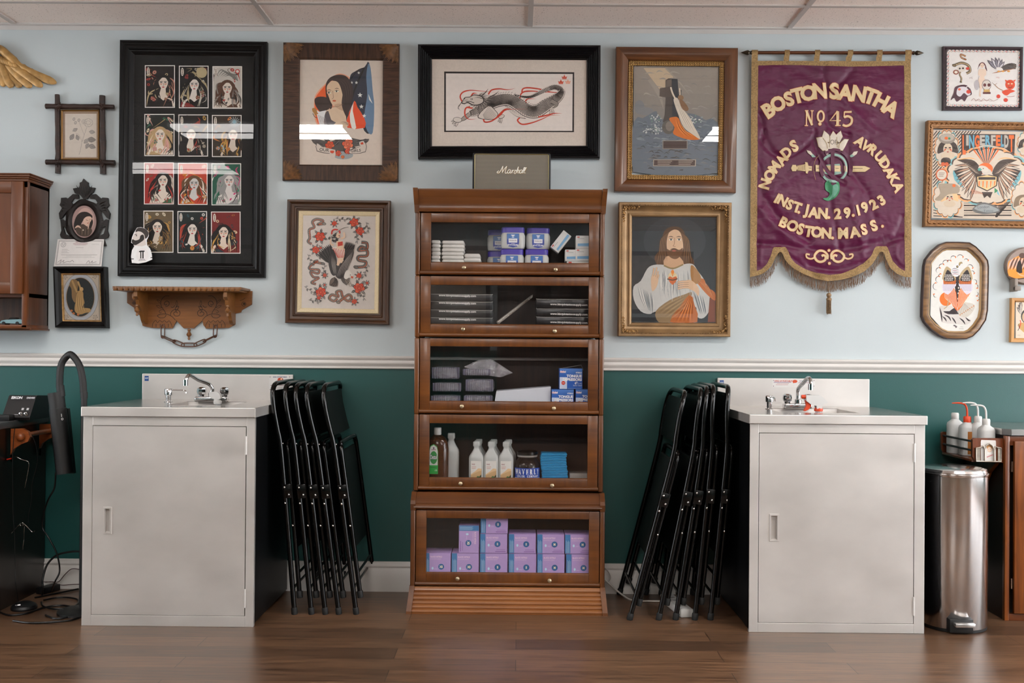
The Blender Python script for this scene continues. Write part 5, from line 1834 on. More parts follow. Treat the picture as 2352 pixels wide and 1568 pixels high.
# rustic cross-corner frame with rose drawing
DB = mat('dark_bark_wood', '#2a160d', rough=0.5, var=0.6, scale=16, stretch=(1, 1, 3), bump=0.8, bscale=60)
cc = corners(V1, [(560, 785), (998, 785), (998, 1325), (560, 1325)], 0.02)
t = thing('framed_rose_drawing', 'small rustic dark wood frame with crossed corners around a pencil rose drawing', 'picture', centre(cc))
def stick(a, b, d, w_, sd):
    rn = random.Random(sd)
    m_ = MB()
    p, q_ = vp(V1, a[0], a[1], d), vp(V1, b[0], b[1], d)
    pts = [p.lerp(q_, i/12)+Vector((rn.uniform(-1, 1)*.0008, 0, rn.uniform(-1, 1)*.0008)) for i in range(13)]
    m_.tube(pts, [w_*(1+rn.uniform(-.12, .12)) for i in range(13)], 10)
    m_.build('frame_bar', DB, t, smooth=50)
stick((558, 668), (565, 1432), 0.016, 0.0125, 1)
stick((995, 678), (1004, 1440), 0.016, 0.0135, 2)
stick((448, 780), (1110, 785), 0.024, 0.0115, 3)
stick((450, 1322), (1116, 1330), 0.024, 0.0120, 4)
for k, (x, y) in enumerate(((562, 782), (995, 785), (560, 1322), (1000, 1328))):
    m_ = MB()
    sx = 1 if k % 2 == 0 else -1
    p = vp(V1, x, y, 0.036)
    for j, a in enumerate((0.2, -0.35, 0.9, 1.5, 2.1, -1.0)):
        L = 0.018+0.006*(j % 2)
        m_.tube([p, p+Vector((sx*cos(a)*L*.5, -0.003, -sin(a)*L*.5)), p+Vector((sx*cos(a)*L, 0.003, -sin(a)*L))], [0.002, 0.0048, 0.0008], 6)
        for q_ in (0.4, 0.7):
            b = p+Vector((sx*cos(a)*L*q_, -0.002, -sin(a)*L*q_))
            m_.tube([b, b+Vector((sx*cos(a+.8)*.006, 0, -sin(a+.8)*.006))], [0.002, 0.0006], 5)
    m_.build('leaf_carving', DB, t)
ci = corners(V1, [(590, 812), (962, 812), (962, 1300), (590, 1300)], 0.018)
ringmesh(ci, [(0, 0.004), (0, 0.016), (0.003, 0.018), (0.008, 0.012)]).build('inner_frame', mat('thin_gold_slip', '#8a6534', rough=0.4, metal=0.5, var=0.2), t)
A = Art(0.011, V1)
A.poly([(600, 822), (955, 822), (955, 1292), (600, 1292)], '#c2aa92')
A.poly([(612, 834), (950, 834), (950, 1284), (612, 1284)], '#8d7560'); A.poly([(633, 852), (940, 852), (940, 1276), (633, 1276)], '#c6bcb0')
def sk_rose(x, y, r, c1):
    for j in range(7):
        a = j*.9
        A.line([(x+r*cos(a), y+r*sin(a)), (x+r*.8*cos(a+.7), y+r*.8*sin(a+.7)), (x+r*.3*cos(a+1.6), y+r*.3*sin(a+1.6))], 2.6, c1, 5, 'both')
    A.ring(x, y, r, r*.92, 2.4, c1, 20); A.ring(x, y, r*.5, r*.42, 2.2, c1, 14)
sk_rose(860, 940, 45, '#8d8680'); sk_rose(818, 930, 24, '#9a938c')
for x, y in ((720, 905), (768, 915), (735, 940)):
    A.ell(x, y, 13, 17, '#8f8882', .3, 10); A.ell(x, y, 8, 11, '#b5aca2', .3, 10)
for x, y, L, a, c_ in ((895, 1030, 60, .1, '#a19a93'), (890, 1105, 85, .05, '#7d7873'), (895, 1170, 75, .35, '#8e8882'), (700, 1080, 70, -1.0, '#8b8580'), (755, 1085, 60, -1.9, '#948d87'), (730, 1010, 55, -.5, '#a19a93'), (840, 1120, 60, 2.4, '#a39b94'), (850, 1165, 60, 2.0, '#948d87')):
    A.leaf(x-L*.5*cos(a), y-L*.5*sin(a), L*1.05, a, '#6f6a66', .62); A.leaf(x-L*.5*cos(a), y-L*.5*sin(a), L*.98, a, c_, .52, '#6f6a66')
A.line([(845, 985), (820, 1060), (795, 1140), (785, 1200), (770, 1250)], 3.5, '#8d8680', 5); A.line([(800, 1130), (770, 1060), (735, 1040)], 2.6, '#8d8680', 4); A.line([(820, 1060), (800, 1010), (770, 930)], 2.6, '#8d8680', 4); A.line([(795, 1120), (850, 1095), (880, 1080)], 2.6, '#8d8680', 4)
A.build('print', t, PAPER)
sheet(ci, 0.006, 0.0125).build('glass', GLASS, t, smooth=0)

# black carved oval frame with veiled portrait
BLK = mat('ebonised_carving', '#16100f', rough=0.5, var=0.3, scale=30, bump=0.3)
pc = vp(V2, 778, 478, 0.0)
t = thing('oval_portrait', 'black leaf-carved oval frame around a small portrait of a veiled person', 'picture', pc)
mb = MB()
def out2(pts, a, b, sm=3):
    q_ = [(p.x, p.z) for p in [vp(V2, x, y, b) for x, y in ([(v.x, v.y) for v in spline([(x, y, 0) for x, y in pts], sm, True)] if sm else pts)]]
    mb.prism(q_, -a, -b, 'xz')
rin = [(778+128*cos(i*pi/24), 478+165*sin(i*pi/24)) for i in range(48)]
rout = [(778+178*cos(i*pi/24)*(1+.03*cos(i*.9)), 478+205*sin(i*pi/24)*(1+.03*cos(i*.9))) for i in range(48)]
vs = [vp(V2, x, y, 0.002) for x, y in rout]+[vp(V2, x, y, 0.014) for x, y in rout]
mid = [(778+150*cos(i*pi/24), 478+186*sin(i*pi/24)) for i in range(48)]
vs += [vp(V2, x, y, 0.020) for x, y in mid]+[vp(V2, x, y, 0.018) for x, y in rin]+[vp(V2, 778+112*cos(i*pi/24), 478+148*sin(i*pi/24), 0.010) for i in range(48)]
mb.add(vs, [(r*48+i, r*48+(i+1) % 48, (r+1)*48+(i+1) % 48, (r+1)*48+i) for r in range(4) for i in range(48)])
# carved leaves as lobed silhouettes
out2([(770, 80), (795, 105), (812, 115), (812, 155), (875, 165), (860, 205), (835, 225), (800, 268), (770, 270), (735, 225), (690, 215), (672, 172), (735, 160), (735, 118), (755, 110)], 0.003, 0.016, 0)
for sd in (-1, 1):
    X = lambda v: 778+sd*v
    out2([(X(55), 230), (X(105), 222), (X(150), 262), (X(160), 300), (X(120), 300), (X(95), 262), (X(50), 262)], 0.003, 0.014, 0)
    out2([(X(130), 290), (X(168), 255), (X(215), 258), (X(218), 300), (X(228), 325), (X(205), 350), (X(235), 400), (X(228), 455), (X(205), 440), (X(165), 385), (X(125), 350), (X(105), 320)], 0.003, 0.017, 0)
    out2([(X(165), 480), (X(200), 455), (X(222), 460), (X(218), 490), (X(212), 560), (X(225), 600), (X(215), 625), (X(150), 650), (X(135), 610), (X(178), 590), (X(200), 520), (X(170), 530)], 0.003, 0.015, 0)
    for j in range(4):
        mb.tube([vp(V2, X(140+j*10), 320+j*18, 0.017), vp(V2, X(170+j*10), 300+j*24, 0.020), vp(V2, X(205+j*2), 290+j*34, 0.016)], [0.001, 0.0025, 0.0008], 5)
        mb.tube([vp(V2, X(4+j*12), 255-j*8, 0.016), vp(V2, X(10+j*16), 200-j*10, 0.020), vp(V2, X(6+j*22), 150-j*2, 0.016)], [0.001, 0.0025, 0.0008], 5)
    for j in range(14):
        y = 330+j*22
        k_ = sqrt(max(0, 1-((y-478)/205)**2))
        mb.tube([vp(V2, X(138*k_), y, 0.0175), vp(V2, X(170*k_), y+6, 0.0165)], [0.0022, 0.0012], 5)
out2([(620, 640), (650, 610), (700, 640), (778, 662), (860, 640), (905, 610), (960, 640), (980, 700), (955, 705), (940, 660), (860, 690), (700, 690), (620, 660)], 0.003, 0.012, 0)
mb.build('frame', BLK, t, smooth=30)
A = Art(0.0095, V2)
A.ell(778, 478, 116, 152, '#a58a86', 0, 40); A.ell(790, 460, 80, 110, '#c2a39c', 0, 30)
A.poly([(680, 520), (700, 440), (740, 395), (800, 388), (850, 420), (848, 445), (820, 430), (790, 440), (760, 480), (740, 520), (700, 560)], '#2a2422', 3)
A.poly([(825, 440), (858, 470), (850, 520), (830, 560), (815, 520)], '#2a2422', 3)
A.poly([(770, 460), (800, 432), (838, 432), (845, 460), (820, 500), (795, 520), (775, 500)], '#d3b4a2', 3)
A.line([(795, 460), (812, 470)], 4, '#4a3228', 1); A.line([(828, 455), (836, 460)], 4, '#4a3228', 1); A.line([(820, 462), (826, 480), (816, 484)], 3, '#8a6656', 3); A.ell(812, 492, 8, 4, '#a8544a')
A.poly([(700, 540), (760, 500), (800, 520), (840, 540), (850, 570), (820, 610), (760, 615), (715, 590)], '#4c4038', 3)
A.line([(690, 540), (720, 520), (750, 540)], 18, '#d3b4a2', 4, 'both'); A.line([(830, 480), (818, 520), (812, 550)], 9, '#d3b4a2', 4, 'both')
for j in range(6):
    A.line([(740+j*16, 540), (745+j*14, 575), (740+j*15, 608)], 4, '#7a6a5a' if j % 2 else '#2e2622', 4, 'both')
A.ell(768, 556, 6, 6, '#cfc4b4')
A.build('print', t, PAPER)

# certificate leaning on the lower frame
A = Art(0.02, V2)
def certfn(x, y):
    u = (y-640)/250
    x0 = 533+(498-533)*u; x1 = 963+(937-963)*u
    yy = 640+250*u
    return vp(V2, x0+(x1-x0)*(x/430), yy, 0.016+0.016*u)
A.fn = certfn
def CR_(a, b, c_, d_, cc_):
    A.rect(a, 640+b*1.0, c_, 640+d_*1.0, cc_)
CR_(0, 0, 430, 250, '#dedcda'); CR_(12, 12, 418, 238, '#8f8d8d'); CR_(14, 14, 416, 236, '#dedcda'); CR_(19, 19, 411, 231, '#a3a1a1'); CR_(21, 21, 409, 229, '#e3e1df')
for j in range(60):
    CR_(14+j*6.7, 15, 17+j*6.7, 18, '#5c5a5c'); CR_(14+j*6.7, 232, 17+j*6.7, 235, '#5c5a5c')
for j in range(34):
    CR_(15, 20+j*6.2, 18, 23+j*6.2, '#5c5a5c'); CR_(412, 20+j*6.2, 415, 23+j*6.2, '#5c5a5c')
A.ring(60, 690, 24, 24, 3, '#8a888a', 24); A.ring(60, 690, 16, 16, 2, '#a09ea0', 20); A.line([(50, 680), (60, 700), (70, 680)], 3, '#8a888a', 3)
A.text('HEALTH PERMIT', 215, 669, 9, '#7a4a52', 0, .03, 1, 'c')
for j, w_ in enumerate((64, 70, 64, 52)):
    CR_(215-w_, 35+j*6, 215+w_, 37+j*6, '#b08a90')
CR_(320, 46, 390, 48, '#b5b3b3'); CR_(180, 76, 248, 78, '#8a8888')
for j in range(4):
    CR_(52, 92+j*11, 105+(j % 2)*16, 94+j*11, '#8f8d8d')
CR_(52, 143, 380, 146, '#9a9898'); CR_(100, 155, 330, 157, '#a3a1a1'); CR_(64, 167, 360, 169, '#a3a1a1')
A.line([(28, 855), (60, 830), (50, 862), (85, 835), (80, 858), (120, 845), (140, 850), (160, 835), (175, 852)], 3, '#5a585a', 5)
A.line([(290, 862), (310, 838), (320, 860), (345, 840), (340, 858), (380, 848)], 3, '#5a585a', 5)
A.line([(28, 866), (180, 866)], 1.5, '#8a888a', 1); A.line([(280, 868), (385, 868)], 1.5, '#8a888a', 1)
o = A.build('permit_sheet', None, PAPER)
tag(o, 'white health permit sheet with signatures, propped between the two black frames', 'certificate')

# lower black frame with oval mat
t, c = framed('framed_oval_picture', 'small black frame with pale engraved oval mat around a tan figure on dark ground', V2,
              [(485, 893), (970, 893), (985, 1462), (505, 1455)], 0.038,
              [(0, 0.001), (0, 0.034), (0.003, 0.038), (0.008, 0.038), (0.014, 0.030), (0.022, 0.026), (0.027, 0.022), (0.031, 0.020)], FRB)
ringmesh(c, [(0.030, 0.020), (0.031, 0.022), (0.034, 0.021), (0.038, 0.014)]).build('gold_lip', mat('rubbed_gold_lip', '#a98452', rough=0.35, metal=0.6, var=0.3, scale=60), t)
A = Art(0.0135, V2)
A.poly([(548, 945), (918, 945), (928, 1408), (560, 1402)], '#8f8478')
A.poly([(566, 958), (908, 955), (914, 1396), (574, 1394)], '#b5a898')
for cx_, cy_ in ((600, 990), (875, 985), (610, 1358), (880, 1360)):
    for j in range(5):
        a = j*1.3
        A.line([(cx_, cy_), (cx_+22*cos(a), cy_+22*sin(a)), (cx_+16*cos(a+1), cy_+16*sin(a+1))], 4, '#6b5f54', 5, 'both')
A.ell(742, 1175, 166, 218, '#6b5f54', 0, 48); A.ell(742, 1175, 163, 215, '#a9adb3', 0, 48); A.ell(742, 1175, 140, 190, '#8a8f96', 0, 48); A.ell(742, 1175, 135, 186, '#b7bbc0', 0, 48)
A.ell(742, 1175, 132, 182, '#7a5f3c', 0, 48); A.ell(742, 1175, 126, 177, '#0f1413', 0, 48)
TN = '#a5824e'
A.poly([(640, 1060), (665, 1010), (720, 1030), (715, 1120), (705, 1200), (690, 1225), (665, 1180), (660, 1100)], '#7d6038', 3)
A.line([(665, 1020), (690, 1080), (712, 1130)], 18, TN, 4); A.line([(720, 1030), (735, 1070), (745, 1100)], 16, TN, 4); A.ell(752, 1102, 18, 20, '#b99660')
A.poly([(720, 1120), (765, 1125), (770, 1180), (780, 1230), (760, 1270), (830, 1280), (835, 1310), (790, 1320), (740, 1335), (695, 1310), (690, 1260), (705, 1200)], TN, 3)
for j in range(8):
    A.line([(712+j*8, 1140+j*8), (705+j*10, 1220+j*6), (715+j*12, 1310)], 4, '#7d6038' if j % 2 else '#c7a468', 4, 'both')
for x, y in ((660, 1300), (680, 1325), (722, 1335)):
    A.ell(x, y, 12, 10, '#b5642a')
for j in range(16):
    A.ell(790+(j*37) % 60, 1140+(j*53) % 120, 4, 3, '#2c4036', j, 6)
A.build('print', t, PAPER)
sheet(c, 0.036, 0.0165).build('glass', GLASS_SOFT, t, smooth=0)

# ---- carved shelf with chain
SW = wood('carved_shelf_wood', '#54300f', '#8f5c28', 0, 0.42, 5, 0.12, .5)
SWD = wood('shelf_back_wood', '#5a3413', '#965f2c', 0, 0.4, 5, 0.15, .5)
t = thing('carved_wall_shelf', 'carved brown wooden wall shelf with notched edge, turned drops and hanging wooden chain', 'shelf', vp(V4, 1140, 400, 0))
DS = 0.16   # reach of the shelf board
zt = vp(V4, 1000, 108, DS).z
zb = vp(V4, 1000, 170, DS).z
xl, xr = vp(V4, 170, 130, DS).x, vp(V4, 1950, 130, DS).x
mb = MB()
mb.box(xl, xr, -DS, 0, zt-0.012, zt, 0.001)
n = 23
for i in range(n):
    x = xl+(xr-xl)*(i+.08)/n
    mb.box(x, x+(xr-xl)/n*.72, -DS-0.002, -DS+0.008, zb, zt, 0.003)
mb.box(xl+0.01, xr-0.01, -DS+0.004, -0.001, zt-0.020, zt-0.010, 0.001)
mb.build('shelf_board', SW, t)
mb = MB()
bk = [(375, 190), (375, 335), (470, 400), (480, 440), (560, 520), (590, 650), (725, 680), (1000, 685), (1055, 590), (1040, 560), (1080, 600), (1160, 685), (1300, 685), (1420, 575), (1430, 640), (1470, 690), (1780, 680), (1860, 640), (1870, 480), (1950, 465), (1960, 435), (2100, 355), (2105, 170)]
mb.prism([(p.x, p.z) for p in [vp(V4, x, y, 0.01) for x, y in bk]], -0.012, -0.001, 'xz')
mb.build('back_board', SWD, t, smooth=0)
for x0_, x1_ in ((545, 650), (1770, 1860)):
    mb = MB()
    xa, xb = vp(V4, x0_, 400, .05).x, vp(V4, x1_, 400, .05).x
    xm = (xa+xb)/2
    side = [(-0.001, zt-0.02), (-0.145, zt-0.02), (-0.147, zt-0.045), (-0.125, zt-0.06), (-0.115, zt-0.085), (-0.085, zt-0.11), (-0.06, zt-0.15), (-0.045, zt-0.165), (-0.001, zt-0.168)]
    mb.prism(side, xm-0.008, xm+0.008, 'yz')
    mb.build('side_bracket', SW, t, smooth=0)
DROP = [(0.0, 0.0), (0.007, -0.001), (0.008, -0.006), (0.005, -0.009), (0.006, -0.013), (0.010, -0.018), (0.012, -0.022), (0.010, -0.026), (0.005, -0.030), (0.0045, -0.033), (0.006, -0.036), (0.005, -0.041), (0.0, -0.043)]
for x, y, d, k_ in ((512, 355, 0.12, 1.0), (1768, 362, 0.12, 1.0), (1232, 690, 0.012, 1.02)):
    mb = MB()
    p = vp(V4, x, y, d)
    mb.lathe([(r*k_, h*k_*1.25) for r, h in DROP], p, 16)
    mb.build('turned_drop', SW, t)
for x in (470, 1728):
    mb = MB()
    p = vp(V4, x, 190, 0.13)
    mb.ball(p-Vector((0, 0, 0.016)), 0.012, 12, 0, (.8, .8, 1.6))
    mb.build('knuckle', SW, t)
# incised scrollwork
A = Art(0.0125, V4)
A.gain = 1
INK = '#1c0e06'
for m_ in (0, 1):
    X = (lambda v: v) if m_ == 0 else (lambda v: 2456-v)
    ln = lambda pts, w_=7: A.line([(X(a), b) for a, b in pts], w_, INK, 7)
    ln([(975, 515), (980, 470), (1020, 430), (1075, 430), (1108, 470), (1090, 510), (1045, 515), (1018, 485), (1035, 460), (1065, 465), (1070, 478)])
    ln([(1050, 450), (1040, 415), (1060, 385), (1090, 385), (1060, 440), (1048, 452)]); ln([(1060, 300), (1050, 340), (1062, 372), (1075, 345), (1060, 300)], 5); A.ell(X(1060), 385, 9, 9, INK)
    ln([(980, 390), (1010, 395), (1035, 370)]); ln([(790, 510), (840, 490), (920, 490), (990, 520), (1040, 570)]); ln([(790, 515), (830, 540), (890, 535), (915, 500)])
    ln([(910, 490), (895, 450), (860, 400), (840, 350), (850, 290), (900, 240), (960, 240)]); ln([(905, 385), (940, 375), (958, 340), (935, 310), (900, 320), (890, 350), (910, 365), (925, 350)])
    ln([(860, 400), (820, 405), (790, 385), (780, 370), (820, 375), (850, 400)], 5); ln([(835, 340), (810, 320), (785, 290), (820, 300), (845, 330)], 5); ln([(880, 430), (840, 430), (818, 455), (835, 472), (852, 460)], 5)
    A.line([(X(725), 670), (X(730), 620), (X(770), 575), (X(795), 610), (X(825), 578), (X(860), 600), (X(890), 578), (X(925), 605), (X(955), 580), (X(985), 625), (X(1000), 670)], 6, INK, 3)
    for x in (775, 832, 888, 945):
        A.line([(X(x), 625), (X(x), 672)], 7, INK, 1)
A.ell(1995, 348, 16, 14, INK); A.ring(1990, 350, 32, 30, 6, INK, 20); A.line([(1935, 300), (1975, 290), (2010, 265)], 5, INK, 4); A.ring(470, 335, 24, 22, 6, INK, 18); A.ell(470, 335, 10, 9, INK)
A.build('incised_scrollwork', t, inkmat('burnt_line', 0.7))
CHW = mat('chain_wood', '#4c2913', rough=0.42, var=0.3, scale=40)
def linkm(a, b, tw):
    """chain link between two points; tw: 0 seen flat, 1 seen on edge"""
    mid_ = (a+b)/2
    ax = (b-a); L = ax.length/2; ax.normalize()
    s_ = ax.cross(Vector((0, 1, 0))).normalized()
    if tw:
        s_ = (Vector((0, 1, 0))*.93+s_*.3).normalized()
    m_ = MB()
    pts = []
    for i in range(20):
        q_ = 2*pi*i/20
        cx_, sx_ = cos(q_), sin(q_)
        pts.append(mid_+ax*(L*(abs(cx_)**.6)*(1 if cx_ > 0 else -1))+s_*(0.0085*(abs(sx_)**.6)*(1 if sx_ > 0 else -1)))
    m_.tube(pts, 0.0028, 8, closed=True)
    m_.build('chain_link', CHW, t)
pt = [(868, 655), (868, 800), (1025, 868), (1145, 915), (1320, 915), (1445, 860), (1590, 790), (1598, 660)]
for i in range(7):
    a, b = vp(V4, *pt[i], 0.014), vp(V4, *pt[i+1], 0.014)
    e = (b-a).normalized()*0.007
    linkm(a-e, b+e, i % 2 == 1 and i != 3)

# ================================================================ wall cabinet at the left edge
DC = 0.21
CW = wood('cherry_wood', '#43200c', '#74401a', 2, 0.38, 4, 0.15, 0.5, .08)
CWH = wood('cherry_wood_across', '#43200c', '#74401a', 0, 0.38, 4, 0.15, 0.5, .08)
CWS = wood('cherry_side_panel', '#3b2216', '#5c3a28', 2, 0.4, 6, 0.2)
xr_ = P(62, 600, DC).x
xl_ = xr_-0.62
zt_, zb_ = P(60, 415, DC).z, P(58, 752, DC).z
t = thing('wall_cabinet', 'dark cherry wood wall cabinet with crown moulding and open bottom shelf at the left edge', 'cabinet', ((xl_+xr_)/2, -DC/2, zb_))
z_sh = P(55, 684, DC).z
mb = MB()
mb.box(xr_-0.018, xr_, -DC+0.02, -0.001, zb_, zt_+0.005, 0.001)
mb.build('side_panel', CWS, t)
mb = MB()
mb.box(xl_, xl_+0.018, -DC+0.02, -0.001, zb_, zt_+0.005, 0.001)
mb.build('side_panel', CWS, t)
mb = MB()
mb.box(xl_, xr_, -0.012, -0.001, zb_, zt_)
mb.build('back_panel', CWS, t)
mb = MB()
mb.box(xl_, xr_, -DC+0.02, -0.012, z_sh+0.004, z_sh+0.022)
mb.build('shelf', CWH, t)
mb = MB()
mb.box(xl_, xr_, -DC+0.02, -0.012, zt_-0.018, zt_)
mb.build('top_board', CWH, t)
mb = MB()
mb.box(xl_, xr_+0.002, -DC, -0.001, zb_-0.005, zb_+0.013, 0.003)
mb.box(xl_, xr_+0.008, -DC+0.03, -0.001, zb_-0.012, zb_-0.003, 0.002)
mb.build('bottom_board', CWH, t)
mb = MB()
mb.box(xr_-0.022, xr_+0.001, -DC, -DC+0.02, zb_, zt_, 0.001)
mb.box(xl_, xl_+0.022, -DC, -DC+0.02, zb_, zt_, 0.001)
mb.box(xl_, xr_, -DC, -DC+0.02, zt_-0.03, zt_, 0.001)
mb.build('face_frame', CW, t)
mb = MB()
for i, (e, z0_, z1_) in enumerate(((0.004, -0.004, 0.008), (0.010, 0.008, 0.016), (0.016, 0.016, 0.026), (0.020, 0.026, 0.032))):
    mb.box(xl_-e, xr_+e, -DC-e, -0.001, zt_+z0_, zt_+z1_, 0.0025)
mb.build('crown_moulding', CWH, t)
dx0, dx1 = xl_+0.012, P(55, 600, DC).x
dz0, dz1 = P(55, 675, DC).z, P(60, 418, DC).z
mb = MB()
dm = 0.052
mb.box(dx0, dx0+dm, -DC-0.018, -DC-0.001, dz0, dz1, 0.002, 0)
mb.box(dx1-dm, dx1, -DC-0.018, -DC-0.001, dz0, dz1, 0.002, 0)
mb.box(dx0+dm, dx1-dm, -DC-0.018, -DC-0.001, dz0, dz0+dm, 0.002, 1)
mb.box(dx0+dm, dx1-dm, -DC-0.018, -DC-0.001, dz1-dm, dz1, 0.002, 1)
mb.box(dx0+dm-.004, dx1-dm+.004, -DC-0.010, -DC-0.001, dz0+dm-.004, dz1-dm+.004, 0, 0)
mb.build('door', [CW, CWH], t)
# toy car on the cabinet's bottom board
p = P(26, 747, 0.10)
zc = zb_+0.013
t = thing('toy_car', 'pale blue toy car parked in the open shelf of the wall cabinet', 'toy', (p.x, p.y, zc))
mb = MB()
x0, x1 = P(2, 745, .10).x, P(54, 745, .10).x
L = x1-x0
mb.prism([(x0, zc+.008), (x0+.01, zc+.020), (x0+L*.3, zc+.024), (x0+L*.75, zc+.026), (x1-.008, zc+.027), (x1, zc+.022), (x1, zc+.007)], -0.075, -0.115, 'xz')
mb.build('car_body', mat('pale_blue_enamel', '#8fb6bd', rough=0.25, var=0.05, coat=0.4), t)
mb = MB()
mb.prism([(x0+L*.35, zc+.023), (x0+L*.45, zc+.034), (x0+L*.68, zc+.035), (x0+L*.76, zc+.026)], -0.080, -0.110, 'xz')
mb.build('car_windows', mat('dark_toy_glass', '#1b1512', rough=0.15), t)
for k_ in (0.2, 0.8):
    mb = MB()
    mb.cyl((x0+L*k_, -0.118, zc+.008), (x0+L*k_, -0.072, zc+.008), 0.008, n=16)
    mb.cyl((x0+L*k_, -0.1185, zc+.008), (x0+L*k_, -0.0715, zc+.008), 0.0035, n=12)
    mb.build('axle_wheels', mat('black_rubber', '#111111', rough=0.6), t)

# ================================================================ velvet banner
from mathutils import noise as mnoise
t = thing('hanging_banner', 'purple satin lodge banner BOSTON SANTHA No 45 with gold braid, fringe and tassel', 'banner', P(1908, 380, 0))
DBN = 0.026
def bx(x): return x
# creases: (points in px), amplitude m, width px
creases = [([(1745, 262), (1765, 330), (1800, 365)], -.006, 6), ([(1755, 300), (1752, 330), (1790, 360), (1830, 350), (1870, 315)], -.006, 5), ([(1900, 190), (1900, 240), (1905, 290), (1950, 310)], -.005, 5),
           ([(1872, 300), (1875, 340), (1900, 390), (1940, 420)], -.007, 5), ([(1950, 310), (1950, 380), (1990, 440), (2010, 500)], -.006, 7), ([(1920, 210), (1985, 280), (2010, 300)], .004, 7),
           ([(1745, 430), (1790, 500), (1860, 555)], -.008, 9), ([(1745, 480), (1790, 530), (1850, 570)], .006, 9), ([(1740, 560), (1800, 562), (1900, 575), (2000, 560), (2075, 545)], -.009, 7), ([(1990, 580), (2050, 550), (2075, 500)], -.006, 8),
           ([(1900, 420), (1915, 500), (1930, 570)], -.006, 6), ([(1950, 440), (1965, 500), (1985, 580)], .006, 9), ([(1860, 610), (1920, 620), (1990, 600)], -.006, 6), ([(1880, 628), (1930, 632), (1970, 625)], .004, 5),
           ([(1760, 440), (1830, 400), (1870, 370)], .004, 10), ([(2000, 330), (2040, 380), (2075, 400)], -.004, 9), ([(1780, 160), (1850, 190), (1890, 250)], .003, 12), ([(1890, 160), (1900, 200), (1930, 190), (1960, 160)], -.005, 6),
           ([(1745, 600), (1752, 560), (1775, 550)], .004, 5), ([(2060, 560), (2060, 590), (2080, 610)], .004, 5), ([(1800, 575), (1830, 600), (1880, 640)], -.004, 5), ([(1745, 380), (1752, 420), (1748, 470)], -.004, 5)]
cw = []
for pts, am, wd_ in creases:
    q_ = spline([(x, y, 0) for x, y in pts], 5)
    cw.append(([(p.x, p.y) for p in q_], am, wd_))
def banh(px, py):
    h = 0.0035*mnoise.noise(Vector((px*.012, py*.03, 0)))+0.0022*mnoise.noise(Vector((px*.05, py*.05, 3)))+0.0012*mnoise.noise(Vector((px*.12, py*.12, 5)))
    h += 0.004*mnoise.noise(Vector((px*.02+py*.008, py*.006, 9)))
    for pts, am, wd_ in cw:
        m2 = 1e9
        xa, ya = pts[0]
        for xb, yb in pts[1:]:
            dx_, dy_ = xb-xa, yb-ya
            L2 = dx_*dx_+dy_*dy_
            u = ((px-xa)*dx_+(py-ya)*dy_)/L2 if L2 else 0
            u = 0 if u < 0 else (1 if u > 1 else u)
            ex, ey = px-xa-dx_*u, py-ya-dy_*u
            d2 = ex*ex+ey*ey
            if d2 < m2:
                m2 = d2
            xa, ya = xb, yb
        if m2 < 9*wd_*wd_:
            h += am*math.exp(-m2/(wd_*wd_))
    ed = min(1, max(0, (px-1722)/20), max(0, (2094-px)/20))
    return h*(0.35+0.65*ed)
GX0, GX1, GY0, GY1, GS = 1712, 2104, 110, 700, 2.5
GNX, GNY = int((GX1-GX0)/GS)+2, int((GY1-GY0)/GS)+2
HG = [[banh(GX0+i*GS, GY0+j*GS) for i in range(GNX)] for j in range(GNY)]
pA, pB_ = P(1908, 380, DBN), P(1909, 380, DBN)
_o = P(1908, 380, DBN)
_ex = (P(2008, 380, DBN)-_o)/100
_ey = (P(1908, 480, DBN)-_o)/100
def bwarp(w_):
    v = w_-_o
    # invert the small linear map wall -> picture
    det = _ex.x*_ey.z-_ey.x*_ex.z
    px = 1908+(v.x*_ey.z-_ey.x*v.z)/det
    py = 380+(_ex.x*v.z-v.x*_ex.z)/det
    fx, fy = (px-GX0)/GS, (py-GY0)/GS
    i, j = int(min(max(fx, 0), GNX-2)), int(min(max(fy, 0), GNY-2))
    a, b = min(max(fx-i, 0), 1), min(max(fy-j, 0), 1)
    h = HG[j][i]*(1-a)*(1-b)+HG[j][i+1]*a*(1-b)+HG[j+1][i]*(1-a)*b+HG[j+1][i+1]*a*b
    return Vector((0, -h, 0))
def interp(tab, x):
    if x <= tab[0][0]: return tab[0][1]
    for (a, b), (c_, d_) in zip(tab, tab[1:]):
        if x <= c_:
            return b+(d_-b)*(x-a)/(c_-a)
    return tab[-1][1]
tout = [(155, 885), (230, 870), (290, 850), (340, 815), (390, 760), (430, 675), (455, 630), (475, 612), (497, 615), (515, 650), (540, 700), (575, 740), (640, 795), (750, 855), (880, 905), (1010, 930), (1150, 915), (1280, 880), (1400, 825), (1480, 755), (1535, 680), (1560, 625), (1590, 605), (1615, 615), (1640, 690), (1690, 790), (1760, 850), (1850, 885), (1920, 885)]
tin = [(155, 835), (222, 820), (280, 798), (340, 740), (380, 655), (405, 570), (420, 556), (545, 556), (570, 600), (605, 680), (660, 738), (760, 795), (880, 838), (1020, 862), (1150, 848), (1280, 798), (1400, 732), (1480, 650), (1525, 560), (1545, 547), (1655, 547), (1680, 620), (1720, 715), (1790, 788), (1848, 820), (1920, 835)]
OUT = [(1690+a/4.752, 450+b/4.752) for a, b in tout]
INN = [(1690+a/4.752, 450+b/4.752) for a, b in tin]
xLf = lambda v: 1726-3.5*v
xRt = lambda v: 2092+2*v
